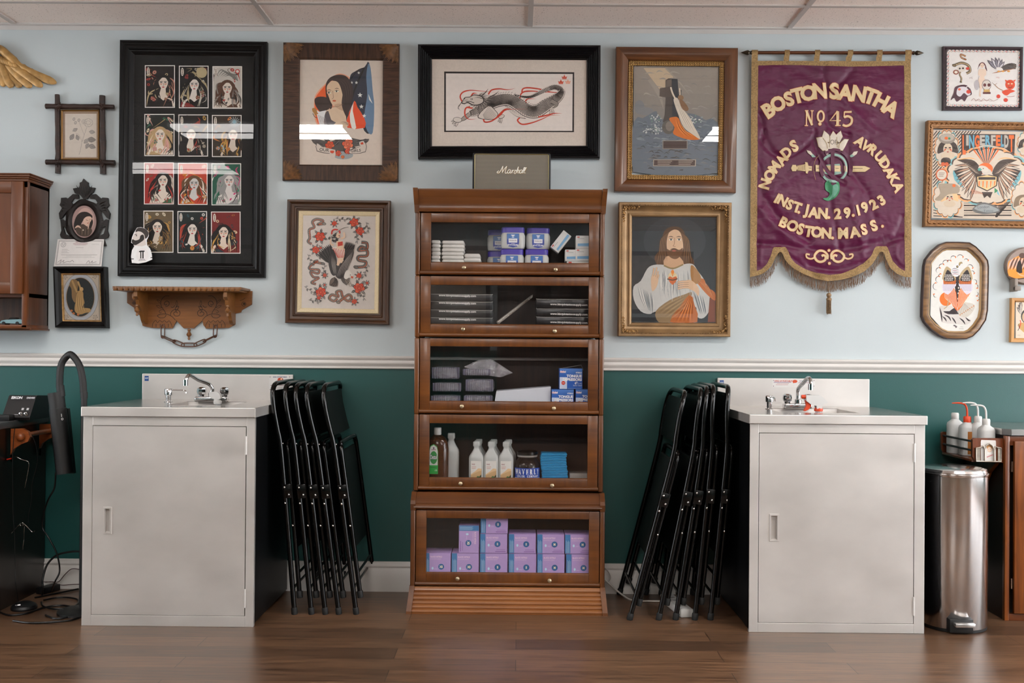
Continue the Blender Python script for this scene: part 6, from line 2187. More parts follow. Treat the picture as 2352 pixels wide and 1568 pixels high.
def grid(Ar, u0, u1, top, bot, nu, nv, c_):
    pts = []
    for j in range(nv+1):
        for i in range(nu+1):
            u = u0+(u1-u0)*i/nu
            x = 1722.6+u*(2094-1722.6)
            y0_, y1_ = top(x), bot(x)
            v = j/nv
            y = y0_+(y1_-y0_)*v
            vv = min(1, max(0, (y-140)/496))
            xx = xLf(vv)+(xRt(vv)-xLf(vv))*u
            pts.append((xx, y))
    Ar.raw(pts, [(j*(nu+1)+i, j*(nu+1)+i+1, (j+1)*(nu+1)+i+1, (j+1)*(nu+1)+i) for j in range(nv) for i in range(nu)], c_)
SAT, ntS, bS = nodes('purple_satin')
bS.inputs['Roughness'].default_value = 0.42
bS.inputs['Sheen Weight'].default_value = 0.12
bS.inputs['Sheen Tint'].default_value = col('#b04a7c')
bS.inputs['Specular IOR Level'].default_value = 0.32
bS.inputs['Anisotropic'].default_value = 0.4
tc = N(ntS, 'ShaderNodeTexCoord')
no = N(ntS, 'ShaderNodeTexNoise'); no.inputs['Scale'].default_value = 3; no.inputs['Detail'].default_value = 3
link(ntS, tc.outputs['Object'], no.inputs['Vector'])
rp = N(ntS, 'ShaderNodeValToRGB')
rp.color_ramp.elements[0].color = col('#43082a'); rp.color_ramp.elements[1].color = col('#5f1040')
link(ntS, no.outputs['Fac'], rp.inputs['Fac']); link(ntS, rp.outputs['Color'], bS.inputs['Base Color'])
n2 = N(ntS, 'ShaderNodeTexNoise'); n2.inputs['Scale'].default_value = 22; n2.inputs['Detail'].default_value = 6; n2.inputs['Distortion'].default_value = 1.2
mp = N(ntS, 'ShaderNodeMapping'); mp.inputs['Scale'].default_value = (.5, 1, 1.6)
link(ntS, tc.outputs['Object'], mp.inputs['Vector']); link(ntS, mp.outputs['Vector'], n2.inputs['Vector'])
bp = N(ntS, 'ShaderNodeBump'); bp.inputs['Strength'].default_value = 0.3; bp.inputs['Distance'].default_value = 0.006
link(ntS, n2.outputs['Fac'], bp.inputs['Height']); link(ntS, bp.outputs['Normal'], bS.inputs['Normal'])
A = Art(DBN); A.gain = 1
grid(A, 0.02, 0.98, lambda x: 143, lambda x: interp(OUT, x)-3, 140, 180, '#5a1538')
A.build('satin_cloth', t, SAT, warp=bwarp)
BRM = mat('gold_braid', '#93764a', rough=0.65, var=0.35, scale=160, bump=1.0, bscale=260, metal=0.1)
A = Art(DBN+0.0012); A.gain = 1
grid(A, 0.0, 0.042, lambda x: 140, lambda x: interp(OUT, x), 6, 160, '#93764a')
grid(A, 0.958, 1.0, lambda x: 140, lambda x: interp(OUT, x), 6, 160, '#93764a')
grid(A, 0.0, 1.0, lambda x: 140, lambda x: 151+1.5*sin(x*.02), 130, 4, '#93764a')
grid(A, 0.0, 1.0, lambda x: interp(INN, x), lambda x: interp(OUT, x), 150, 8, '#93764a')
A.build('braid_border', t, BRM, warp=bwarp)
# lettering
LT = Art(DBN+0.003, V10, step=0.0008); LT.gain = 1; LT.lock = True
CRM, REDL = '#d0b78c', '#a8431f'
L10 = [('B', 303, 655, 130, -33), ('O', 390, 595, 128, -26), ('S', 492, 550, 126, -20), ('T', 572, 520, 132, -13), ('O', 668, 498, 132, -4), ('N', 775, 478, 138, -4), ('S', 910, 478, 140, 3), ('A', 1012, 492, 140, 7), ('N', 1137, 505, 138, 10), ('T', 1243, 527, 138, 20), ('H', 1342, 573, 136, 27), ('A', 1438, 640, 136, 32),
       ('N', 270, 1335, 92, -70), ('O', 312, 1255, 92, -62), ('M', 358, 1180, 94, -56), ('A', 424, 1112, 92, -52), ('D', 468, 1045, 92, -44), ('S', 538, 985, 100, -28),
       ('A', 1147, 945, 88, 36), ('V', 1204, 985, 88, 38), ('R', 1268, 1022, 90, 42), ('U', 1330, 1085, 90, 48), ('D', 1378, 1150, 90, 54), ('A', 1418, 1222, 90, 60), ('K', 1462, 1290, 90, 66), ('A', 1500, 1365, 90, 68)]
L11 = [('I', 450, 25, 105, 30), ('N', 512, 50, 105, 28), ('S', 590, 95, 105, 24), ('T', 668, 125, 108, 18), ('J', 765, 165, 110, 12), ('A', 850, 180, 112, 8), ('N', 950, 190, 112, 4), ('2', 1112, 193, 108, -3), ('9', 1215, 185, 108, -8), ('I', 1335, 155, 108, -14), ('9', 1410, 125, 108, -20), ('2', 1505, 90, 106, -27), ('3', 1590, 45, 106, -33),
       ('B', 525, 290, 112, 27), ('O', 620, 325, 112, 20), ('S', 710, 360, 112, 14), ('T', 800, 385, 112, 8), ('O', 885, 392, 112, 5), ('N', 990, 405, 112, 2), ('M', 1172, 405, 112, -2), ('A', 1297, 395, 112, -8), ('S', 1398, 365, 112, -12), ('S', 1508, 322, 112, -20)]
DOTS = [(685, 178), (1015, 235), (1280, 212), (1055, 458), (1602, 330), (1022, 592), (1022, 735)]
def letters(off, c_):
    LT.view = V10
    for ch, x, y, h, a in L10:
        LT.glyph(ch, x, y, h, radians(a), c_, off, 0.94)
    LT.view = V11
    for ch, x, y, h, a in L11:
        LT.glyph(ch, x, y, h, radians(a), c_, off, 0.94)
def w10(pts, w_, c_, k=6, tp=None):
    LT.view = V10
    LT.line(pts, w_, c_, k, tp)
for ps in range(2):
    LT.k = ps
    ex = 7 if ps == 0 else 0
    cc_ = REDL if ps == 0 else CRM
    letters(0.068 if ps == 0 else 0.048, cc_)
    LT.view = V11
    for x, y in DOTS:
        LT.ell(x, y, 15+ex*.7, 15+ex*.7, cc_)
    for sd in (-1, 1):
        X = lambda v: 1022+sd*v
        LT.line([(X(25), 690), (X(22), 640), (X(60), 600), (X(115), 600), (X(160), 650), (X(140), 700), (X(95), 718), (X(50), 700), (X(40), 665), (X(60), 645), (X(85), 655)], 24+ex, cc_, 7)
        LT.line([(X(150), 665), (X(200), 685), (X(245), 670), (X(252), 635), (X(215), 640)], 16+ex, cc_, 6, None)
    LT.view = V10
    # No 45, drawn with serifs
    w10([(652, 665), (652, 795)], 9+ex, cc_, 1); w10([(703, 665), (703, 795)], 9+ex, cc_, 1); w10([(650, 665), (705, 792)], 20+ex, cc_, 1)
    for a, b, y in ((636, 668, 662), (688, 718, 662), (636, 668, 797)):
        w10([(a, y), (b, y)], 7+ex, cc_, 1)
    LT.ring(785, 712, 37+ex*.5, 55+ex*.5, 16+ex, cc_, 24); LT.ell(777, 782, 15+ex*.5, 15+ex*.5, cc_)
    w10([(940, 665), (940, 795)], 24+ex, cc_, 1); w10([(940, 662), (870, 752), (968, 752)], 10+ex, cc_, 1); w10([(918, 797), (968, 797)], 8+ex, cc_, 1)
    w10([(1068, 672), (1005, 672)], 16+ex, cc_, 1); w10([(1003, 668), (998, 722)], 9+ex, cc_, 1); w10([(998, 722), (1035, 712), (1068, 735), (1062, 780), (1020, 802), (985, 790)], 19+ex, cc_, 5)
LT.k = 0
GRN, GRN2, PAL, PUR = '#86a69a', '#2f7d52', '#cbbfb0', '#521637'
def PL(pts, c_, k_, sm=0, o_=None):
    if o_:
        LT.k = k_-1
        cx_ = sum(p[0] for p in pts)/len(pts); cy_ = sum(p[1] for p in pts)/len(pts)
        LT.poly([(cx_+(x-cx_)*1.06, cy_+(y-cy_)*1.06) for x, y in pts], o_, sm)
    LT.k = k_
    LT.poly(pts, c_, sm)
# lotus
for pts in ([(748, 910), (800, 905), (850, 960), (850, 1020), (800, 1030), (765, 990)], [(1043, 925), (1000, 925), (950, 970), (940, 1020), (985, 1030), (1010, 990)], [(815, 845), (860, 885), (870, 950), (830, 950), (797, 900)], [(970, 845), (925, 885), (915, 950), (960, 950), (985, 900)], [(900, 848), (935, 900), (930, 1000), (860, 1000), (868, 900)]):
    PL(pts, PAL, 2, 0, '#a89058')
PL([(820, 960), (970, 960), (960, 1010), (830, 1015)], PAL, 2)
LT.k = 3
for pts in ([(800, 912), (835, 960), (845, 1010)], [(868, 905), (862, 1000)], [(932, 905), (936, 1000)], [(997, 925), (955, 970), (948, 1010)]):
    LT.line(pts, 5, '#8f7a4a', 4)
LT.text('OF', 868, 970, 44, '#3a3226', .04, -.01, .8); LT.line([(925, 968), (945, 966), (940, 940)], 5, '#3a3226', 1)
LT.k = 1; PL([(820, 1000), (850, 1000), (855, 1060), (835, 1070)], PAL, 1)
# sword
for pts in ([(512, 1190), (525, 1160), (555, 1160), (568, 1190), (555, 1218), (522, 1218)], [(568, 1168), (640, 1155), (640, 1220), (568, 1212)], [(640, 1135), (662, 1140), (668, 1170), (700, 1175), (700, 1215), (670, 1215), (660, 1242), (645, 1235)], [(735, 1162), (780, 1164), (780, 1222), (737, 1222)], [(810, 1165), (965, 1168), (965, 1222), (810, 1222)], [(1000, 1168), (1032, 1168), (1032, 1222), (1000, 1222)], [(1070, 1170), (1190, 1172), (1238, 1192), (1190, 1225), (1070, 1222)]):
    PL(pts, CRM, 2, 0, '#8a6a38')
LT.k = 3
for x in range(4):
    LT.line([(585+x*16, 1162), (582+x*16, 1212)], 4, '#6a4f2a', 1)
for a, b in ((672, 695), (745, 772), (920, 950), (1085, 1170)):
    LT.line([(a, 1192), (b, 1193)], 4, '#4a3a22', 1)
# buds
PL([(655, 1025), (690, 1035), (712, 1065), (690, 1070), (665, 1050)], PAL, 2, 0, '#a89058'); PL([(690, 1068), (712, 1060), (738, 1088), (705, 1092)], GRN, 2)
PL([(1125, 1035), (1090, 1040), (1068, 1070), (1095, 1075), (1115, 1060)], PAL, 2, 0, '#a89058'); PL([(1070, 1062), (1095, 1078), (1070, 1090), (1040, 1085)], GRN, 2)
# ring and crescent
LT.k = 2
LT.ring(905, 1190, 130, 135, 30, GRN, 40)
LT.k = 3; LT.ring(905, 1190, 110, 112, 10, PUR, 40); PL([(800, 1160), (960, 1150), (975, 1240), (880, 1262), (820, 1240)], GRN, 1)
LT.k = 4
LT.line([(770, 1060), (800, 1130), (850, 1220), (930, 1290), (1000, 1310)], 36, PUR, 6); LT.line([(890, 1030), (893, 1150), (893, 1290)], 34, PUR, 4); LT.line([(735, 1300), (715, 1200), (735, 1110), (790, 1060)], 4, '#8a6a38', 5)
LT.line([(1055, 1260), (1065, 1180), (1040, 1090), (980, 1040)], 34, PUR, 5); LT.line([(820, 1050), (860, 1040), (900, 1020), (960, 1030)], 26, PUR, 4); LT.line([(795, 1110), (780, 1190), (800, 1270)], 26, PUR, 4)
PL([(840, 1310), (875, 1300), (880, 1340), (915, 1350), (945, 1300), (958, 1360), (950, 1420), (910, 1470), (850, 1492), (805, 1470), (850, 1460), (870, 1420), (830, 1390), (825, 1340)], GRN2, 2, 3); PL([(895, 1350), (940, 1345), (945, 1400), (905, 1455), (860, 1480), (890, 1430)], '#5f9b82', 3, 2)
LT.build('lettering', t, inkmat('gold_paint_lettering', 0.55, bump=0.2, var=0.15), sub=0.007, warp=bwarp)
# rod, tabs, fringe, tassel
RODM = mat('copper_brown_rod', '#5c3620', rough=0.3, metal=0.5, var=0.15)
ra, rb = vp(V10, 140, 124, 0.026), vp(V10, 1645, 127, 0.026)
ra.y = rb.y = -0.026
mb = MB()
mb.cyl(ra, rb, 0.0078, n=20)
mb.build('rod', RODM, t)
for p, sg in ((ra, -1), (rb, 1)):
    mb = MB()
    mb.lathe([(0.0085, -0.006*1), (0.0095, 0.0), (0.006, 0.004), (0.0085, 0.008), (0.0115, 0.014), (0.0095, 0.024), (0.004, 0.038), (0.0, 0.048)], p, 16, axis=0)
    if sg < 0:
        mb.v = [Vector((2*p.x-v.x, v.y, v.z)) for v in mb.v]
    mb.build('finial', mat('dark_bronze', '#3c3226', rough=0.35, metal=0.7), t)
for i, (a, b) in enumerate((((148, 205), (146, 203)), ((452, 500), (442, 492)), ((732, 780), (722, 772)), ((1036, 1085), (1016, 1066)), ((1306, 1356), (1296, 1346)), ((1566, 1625), (1564, 1618)))):
    mb = MB()
    zR = ra.z
    prof = [(-0.003, vp(V10, 0, 202, DBN).z), (-0.0145, zR-0.004), (-0.0165, zR+0.001), (-0.0125, zR+0.0075)]
    pts = []
    for k_, (x0_, x1_) in ((0, b), (1, a)):
        pass
    zb1 = vp(V10, 900, 205, DBN).z
    def rowpt(xx, yy, d_): return vp(V10, xx, yy, d_)
    rows = [(b, 205, DBN+0.002), (b, 170, DBN+0.004), (a, 140, DBN+0.009), (a, 124, DBN+0.0105), (a, 106, DBN+0.006), (a, 98, DBN-0.002), (a, 106, DBN-0.012), (b, 200, DBN-0.006)]
    vs = []
    for (x0_, x1_), y, d_ in rows:
        vs += [vp(V10, x0_, y, d_), vp(V10, x1_, y, d_)]
    mb.add(vs, [(2*k_, 2*k_+1, 2*k_+3, 2*k_+2) for k_ in range(7)])
    mb.build('hanging_tab', BRM, t, smooth=60)
mb = MB()
rn = random.Random(4)
x = 1723.0
while x < 2094:
    y = interp(OUT, x)
    p = P(x, y-1, DBN-0.002)
    L = 0.050+rn.uniform(-.008, .008)
    q_ = [p+Vector((rn.uniform(-1, 1)*.0015, rn.uniform(-.003, .003), -L*k_/4)) for k_ in range(5)]
    if rn.random() < .93:
        mb.tube(q_, [0.0006, 0.0009, 0.0009, 0.0011, 0.0007], 5)
    x += rn.uniform(0.75, 1.5)
o = mb.build('fringe', mat('bullion_fringe', '#7a5c42', rough=0.5, metal=0.25, var=0.4, scale=200), t, smooth=60)
o['kind'] = 'stuff'
mb = MB()
p0 = vp(V11, 1018, 935, DBN); 
mb.tube([p0, vp(V11, 1014, 1000, DBN), vp(V11, 1017, 1062, DBN)], 0.0014, 6)
p1 = vp(V11, 1016, 1082, DBN)
mb.ball(p1, 0.0118, 14)
mb.lathe([(0.006, 0.0), (0.0125, -0.006), (0.0125, -0.013), (0.010, -0.016)], vp(V11, 1017, 1105, DBN), 14)
for j in range(26):
    a = j*2.4
    r_ = 0.011*sqrt((j+.5)/26)
    b = vp(V11, 1017, 1130, DBN)+Vector((r_*cos(a), r_*sin(a), 0))
    mb.tube([b+Vector((0, 0, 0.003)), b+Vector((rn.uniform(-1, 1)*.0015, 0, -.034)), b+Vector((rn.uniform(-2, 3)*.001, 0, -.070+rn.uniform(0, .006)))], [0.0014, 0.0016, 0.001], 5)
mb.build('tassel', mat('tassel_thread', '#84694a', rough=0.6, var=0.4, scale=150), t, smooth=60)

# ================================================================ room behind the camera, seen only in reflections
PW = mat('plain_picture_board', '#b9b2a8', rough=0.7, var=0.25, scale=9)
DKF = mat('dark_picture_frame', '#1b1613', rough=0.4, var=0.2)
for i, (x, z, w_, h_) in enumerate(((-3.4, 1.9, .9, 1.1), (-1.9, 1.95, .8, 1.0), (-.75, 1.75, .8, 1.3), (1.7, 2.0, 1.1, .8), (1.7, 1.3, 1.0, .5), (3.2, 1.8, .8, 1.1))):
    t = thing('framed_poster', 'dark framed poster on the far wall, ' + ('first', 'second', 'third', 'upper fourth', 'lower fourth', 'last')[i]+' from the left end', 'picture', (x, YB, z), 'posters on the far wall')
    q_ = [Vector((x+a*w_/2, YB+0.03, z+b*h_/2)) for a, b in ((-1, 1), (1, 1), (1, -1), (-1, -1))]
    m_ = ringmesh(q_, [(0, -YB-0.001), (0, -YB-0.035), (0.05, -YB-0.03), (0.055, -YB-0.015)])
    m_.build('frame', DKF, t)
    sheet(q_, 0.052, -YB-0.018).build('print', PW, t, smooth=0)
t = thing('display_cabinet', 'tall dark brown cabinet against the far wall', 'cabinet', (0.35, YB+.3, 0))
m_ = MB(); m_.box(-.25, 1.0, YB+.001, YB+.45, 0.05, 2.35, 0.01); m_.build('body', mat('dark_cabinet_wood', '#2a170e', rough=0.5, var=0.3), t)
for x in (-.22, .385):
    m_ = MB(); m_.box(x, x+.59, YB+.45, YB+.47, .12, 2.28, 0.006); m_.build('door', MATS['dark_cabinet_wood'], t)

# ================================================================ bookcase
DK_, LT_ = '#3c1d09', '#7a471a'
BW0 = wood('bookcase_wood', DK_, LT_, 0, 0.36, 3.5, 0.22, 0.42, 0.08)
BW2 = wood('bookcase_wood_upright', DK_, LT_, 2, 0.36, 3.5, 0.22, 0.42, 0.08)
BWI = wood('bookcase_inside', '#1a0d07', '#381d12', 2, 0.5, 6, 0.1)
BRK = mat('brushed_brass_knob', '#b8a78a', rough=0.3, metal=0.85, var=0.15, scale=40)
BG = glassmat('bookcase_glass', refl=0.6)
dB, dL = 0.300, 0.345
XM = 1171


def zz(py, d): return P(XM, py, d).z


bl, brr = P(952, 800, dB).x, P(1387, 800, dB).x
t = thing('bookcase', 'tall brown stacking bookcase with five glass-fronted shelves in the middle of the wall', 'bookcase', ((bl+brr)/2, -dB/2, 0))
BC = t
secs = [(489, 631, 511, 604, 617, dB), (634, 774, 655, 746, 758, dB), (777, 950, 796, 923, 935, dB), (952, 1126, 973, 1099, 1112, dB), (1172, 1346, 1191, 1317, 1330, dL)]
SHZ = []
for si, (pt_, pb_, gt, gb, kn, d) in enumerate(secs):
    z1_, z0_ = zz(pt_, d), zz(pb_, d)
    ex = 0 if si < 4 else 0.006
    for x0_, x1_ in ((bl-ex, bl-ex+0.021), (brr+ex-0.021, brr+ex)):
        m_ = MB(); m_.box(x0_, x1_, -d-0.006, -0.012, z0_-0.004, z1_+0.001, 0.006, seg=3); m_.build('side_panel', BW2, t)
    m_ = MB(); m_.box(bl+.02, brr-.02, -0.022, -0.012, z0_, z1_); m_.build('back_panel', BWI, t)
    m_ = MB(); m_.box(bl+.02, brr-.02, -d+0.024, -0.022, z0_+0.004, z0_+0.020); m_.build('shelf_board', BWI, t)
    SHZ.append(z0_+0.020)
    if si in (0, 4):
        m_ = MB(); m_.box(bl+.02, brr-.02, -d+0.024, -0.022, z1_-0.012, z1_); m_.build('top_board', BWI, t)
    # door
    xa, xb = bl+0.024-ex, brr-0.024+ex
    zg1, zg0 = zz(gt, d), zz(gb, d)
    st = 0.045
    dz1, dz0 = z1_-0.002, zz(pb_-9, d)
    m_ = MB()
    m_.box(xa, xa+st, -d, -d+0.02, dz0, dz1, 0.002, 1)
    m_.box(xb-st, xb, -d, -d+0.02, dz0, dz1, 0.002, 1)
    m_.box(xa+st, xb-st, -d-.0005, -d+0.02, zg1, dz1, 0.002, 0)
    m_.box(xa+st, xb-st, -d-.0005, -d+0.02, dz0, zg0, 0.002, 0)
    # sloping sight edge
    for (a0_, a1_, b0_, b1_) in ((xa+st, xb-st, zg0, zg0),):
        m_.prism([(-d-.001, zg0-.004), (-d+.006, zg0+.003), (-d+.012, zg0+.003), (-d+.012, zg0-.004)], a0_-.006, a1_+.006, 'yz', 0)
    door = m_.build('door', [BW2, BW0], t)
    # rounded lip under the door
    m_ = MB()
    zl = zz(pb_-4.5, d)
    m_.tube([(xa-0.003, -d+0.002, zl), (xb+0.003, -d+0.002, zl)], 0.0095, 14)
    m_.box(xa-0.003, xb+0.003, -d+0.002, -d+0.02, zl-0.009, zl+0.009)
    m_.build('lip_moulding', BW0, door)
    m_ = MB(); m_.box(xa+st-.004, xb-st+.004, -d+0.0095, -d+0.0115, zg0-.004, zg1+.004); m_.build('glass', BG, door, smooth=0)
    for kx in ((1066, 1276), (1064, 1274), (1061, 1272), (1058, 1268), (1051, 1262))[si]:
        m_ = MB()
        p = P(kx, kn+(kx-XM)*.022, d+.012)
        m_.lathe([(0.0035, 0), (0.0035, .012), (0.008, .015), (0.0095, .020), (0.008, .025), (0.004, .0275), (0, .028)], (p.x, -d, p.z), 16, axis=1)
        m_.build('knob', BRK, door)
# crown
m_ = MB()
zc0, zc1 = zz(488, dB), zz(434, dB+.03)
pr = [(0.02, zc0), (dB+.002, zc0), (dB+.010, zc0+.002), (dB+.012, zc0+.007), (dB+.008, zc0+.012), (dB+.006, zc0+.018), (dB+.009, zc0+.04), (dB+.018, zc0+.062), (dB+.020, zc0+.066), (dB+.023, zc0+.070), (dB+.031, zc1-.006), (dB+.031, zc1), (0.02, zc1)]
n = len(pr)
xa, xb = bl+.014, brr-.014
m_.add([Vector((xa, -a, z)) for a, z in pr]+[Vector((xb, -a, z)) for a, z in pr], [(i, (i+1) % n, n+(i+1) % n, n+i) for i in range(n)]+[tuple(range(n)), tuple(range(n, 2*n))[::-1]])
m_.build('crown_moulding', BW0, t)
for x0_, x1_, sg in ((bl-.003, bl+.018, -1), (brr-.018, brr+.003, 1)):
    m_ = MB()
    pts = [(-.02, zc0-.003), (-dB-.008, zc0-.003), (-dB-.012, zc0+.03), (-dB-.034, zc1-.01), (-dB-.036, zc1+.003), (-.02, zc1+.003)]
    m_.prism(pts, x0_, x1_, 'yz')
    for v in m_.v:
        v.x += sg*0.006*max(0, (v.z-zc0)/(zc1-zc0))
    m_.build('crown_bracket', BW2, t, smooth=0)
# flared moulding above the deep bottom shelf
m_ = MB()
za, zb2 = zz(1131, dB), zz(1171, dL)
pr = [(0.02, za), (dB+.004, za), (dB+.012, za-.008), (dL+.000, za-.034), (dL+.004, za-.040), (dL+.003, za-.046), (dL+.010, za-.052), (dL+.012, zb2+.010), (dL+.006, zb2+.002), (dL, zb2), (0.02, zb2)]
n = len(pr)
m_.add([Vector((xa-.006, -a, z)) for a, z in pr]+[Vector((xb+.006, -a, z)) for a, z in pr], [(i, (i+1) % n, n+(i+1) % n, n+i) for i in range(n)]+[tuple(range(n)), tuple(range(n, 2*n))[::-1]])
m_.build('waist_moulding', BW0, t, smooth=40)
for x0_, x1_ in ((bl-.006, bl+.016), (brr-.016, brr+.006)):
    m_ = MB(); m_.prism([(-.02, zb2-.004), (-dL-.008, zb2-.004), (-dL-.012, za-.045), (-dL-.004, za-.030), (-dB-.008, za+.002), (-.02, za+.002)], x0_, x1_, 'yz'); m_.build('waist_bracket', BW2, t, smooth=0)
# base
m_ = MB()
zt2 = zz(1348, dL)
pr = [(0.03, zt2), (dL+.002, zt2)]
for i in range(6):
    u = i/6
    dd = dL+.004+.048*u
    z = zt2-.006-(zt2-.006)*u
    pr += [(dd+.004, z), (dd+.006, z-.008), (dd+.003, z-.014)]
pr += [(dL+.056, 0.006), (dL+.054, 0), (0.03, 0)]
n = len(pr)
m_.add([Vector((xa-.008, -a, z)) for a, z in pr]+[Vector((xb+.008, -a, z)) for a, z in pr], [(i, (i+1) % n, n+(i+1) % n, n+i) for i in range(n)]+[tuple(range(n)), tuple(range(n, 2*n))[::-1]])
m_.build('base_moulding', wood('base_wood', '#6a3c1c', '#a26a3c', 0, 0.34, 3, 0.3, 0.5, 0.08), t, smooth=40)
for x0_, x1_, sg in ((bl-.008, bl+.014, -1), (brr-.014, brr+.008, 1)):
    m_ = MB(); m_.prism([(-.02, 0), (-dL-.062, 0), (-dL-.060, .012), (-dL-.040, .05), (-dL-.018, zt2-.01), (-dL-.008, zt2+.004), (-.02, zt2+.004)], x0_, x1_, 'yz')
    for v in m_.v:
        v.x += sg*0.009*max(0, 1-v.z/zt2)
    m_.build('base_bracket', BW2, t, smooth=0)

# ---- speaker on the bookcase
SPK = mat('black_leatherette', '#131113', rough=0.6, var=0.2, scale=300, bump=0.5, bscale=500)
sx0, sx1 = P(1085, 390, .25).x, P(1265, 390, .25).x
sz1, sz0 = P(1172, 350, .25).z, zc1
t = thing('speaker', 'black amplifier-style speaker with woven grille and white script on top of the bookcase', 'speaker', ((sx0+sx1)/2, -.17, sz0))
m_ = MB()
m_.box(sx0, sx1, -.245, -.10, sz0, sz1, .008, seg=3)
m_.build('cabinet', SPK, t)
m_ = MB()
gx0, gx1, gz0, gz1 = sx0+.010, sx1-.010, sz0+.010, sz1-.008
m_.tube([(gx0, -.249, gz0), (gx0, -.249, gz1-.004), (gx0+.004, -.249, gz1), (gx1-.004, -.249, gz1), (gx1, -.249, gz1-.004), (gx1, -.249, gz0)], .0016, 6, closed=True)
m_.build('gold_piping', mat('gold_piping', '#9a8a5a', rough=0.35, metal=0.5), t)
m, nt, b = nodes('woven_grille')
tc = N(nt, 'ShaderNodeTexCoord'); sp = N(nt, 'ShaderNodeSeparateXYZ'); link(nt, tc.outputs['Object'], sp.inputs[0])
ml = N(nt, 'ShaderNodeMath', operation='MULTIPLY'); ml.inputs[1].default_value = 2*pi/.0058; link(nt, sp.outputs['Z'], ml.inputs[0])
sn = N(nt, 'ShaderNodeMath', operation='SINE'); link(nt, ml.outputs[0], sn.inputs[0])
m2 = N(nt, 'ShaderNodeMath', operation='MULTIPLY'); m2.inputs[1].default_value = 2*pi/.0019; link(nt, sp.outputs['X'], m2.inputs[0])
s2 = N(nt, 'ShaderNodeMath', operation='SINE'); link(nt, m2.outputs[0], s2.inputs[0])
ad = N(nt, 'ShaderNodeMath', operation='MULTIPLY_ADD'); ad.inputs[1].default_value = .3; link(nt, s2.outputs[0], ad.inputs[0]); link(nt, sn.outputs[0], ad.inputs[2])
rp = N(nt, 'ShaderNodeValToRGB'); rp.color_ramp.elements[0].position = .12; rp.color_ramp.elements[1].position = .55
rp.color_ramp.elements[0].color = col('#1d1815'); rp.color_ramp.elements[1].color = col('#8d8577')
mr = N(nt, 'ShaderNodeMapRange'); mr.inputs['From Min'].default_value = -1.3; mr.inputs['From Max'].default_value = 1.3; link(nt, ad.outputs[0], mr.inputs['Value'])
link(nt, mr.outputs['Result'], rp.inputs['Fac']); link(nt, rp.outputs['Color'], b.inputs['Base Color']); b.inputs['Roughness'].default_value = .6
m_ = MB(); m_.box(gx0+.001, gx1-.001, -.2475, -.244, gz0, gz1-.001); m_.build('grille', m, t, smooth=0)
A = Art(0.2485, V7); A.gain = 1.0
def scr(pts, w_=6):
    for q_, c_, o in ((w_+5, '#8a6a30', 1.5), (w_, '#f2ede2', 0)):
        A.line([(x+o, y+o) for x, y in pts], q_, c_, 6)
for s_ in ([(790, 1214), (774, 1222), (772, 1232), (786, 1234), (802, 1216), (824, 1172)], [(824, 1170), (822, 1200), (818, 1232)], [(818, 1232), (838, 1198), (860, 1172)], [(860, 1172), (850, 1205), (846, 1234), (856, 1236), (868, 1226)],
           [(896, 1206), (880, 1204), (868, 1222), (872, 1238), (886, 1228), (896, 1208), (890, 1236), (902, 1232)], [(902, 1232), (912, 1206), (908, 1236), (916, 1214), (930, 1206)], [(926, 1234), (942, 1206), (948, 1226), (936, 1240), (926, 1234)], [(948, 1230), (968, 1176), (956, 1238)], [(956, 1232), (966, 1210), (976, 1210), (970, 1236), (980, 1230)],
           [(1004, 1208), (990, 1206), (980, 1222), (984, 1238), (996, 1228), (1006, 1208), (1000, 1236), (1008, 1230)], [(1008, 1230), (1024, 1196), (1026, 1184), (1018, 1190), (1010, 1226), (1018, 1234)], [(1018, 1234), (1034, 1198), (1040, 1186), (1030, 1190), (1022, 1226), (1032, 1236)]):
    scr(s_)
A.build('script_logo', t, inkmat('logo_white', 0.4))

# ---- contents; dF = a little behind the door
def bxp(px0, px1, pz0, pz1, d, dp, mb=None, bev=.001, mi=0, pyx=None):
    """box whose front face spans the given picture columns and rows at depth d"""
    m_ = mb or MB()
    cx_, cy_ = (px0+px1)/2, (pz0+pz1)/2
    x0_, x1_ = P(px0, cy_, d).x, P(px1, cy_, d).x
    z1_, z0_ = P(cx_, pz0, d).z, P(cx_, pz1, d).z
    m_.box(x0_, x1_, -d, -d+dp, z0_, z1_, bev, mi)
    return m_, (x0_, x1_, z0_, z1_)


def boxart(x0, x1, z0, z1, d, n=100.0):
    """art on a box front: 0..n across, 0..h down"""
    s_ = (x1-x0)/n
    return Art(fn=lambda x, y: Vector((x0+x*s_, -d-.0003, z1-y*s_)))


# folded white cloth stacks
CLO = mat('white_terry_cloth', '#dcd9d4', rough=0.9, var=0.06, scale=40, bump=0.5, bscale=120)
k = 0
for (x0, x1, py0, n_, lab) in ((990, 1012, 551, 9, 'left stack'), (1014, 1066, 552, 9, 'middle stack'), (1065, 1112, 582, 4, 'right stack')):
    z0 = SHZ[0]
    z1 = P((x0+x1)/2, py0, .25).z
    xa, xb = P(x0, 580, .25).x, P(x1, 580, .25).x
    if n_ == 9: n_ = 8
    h = (z1-z0)/n_
    rn = random.Random(x0)
    for i in range(n_):
        m_ = MB()
        o_ = rn.uniform(-.002, .002)
        a = xa+o_+.001
        b = xb+o_-.001-(0 if lab != 'right stack' else i*.006)
        st_ = len(m_.v)
        m_.box(a, b, -.255+rn.uniform(0, .004), -.13, z0+i*h, z0+(i+1)*h-.0004, h*.46, seg=3)
        o = m_.build('folded_cloth', CLO, smooth=60)
        tag(o, 'folded white cloth in the %s on the top bookcase shelf' % lab, 'cloth', 'folded cloths, %s' % lab)

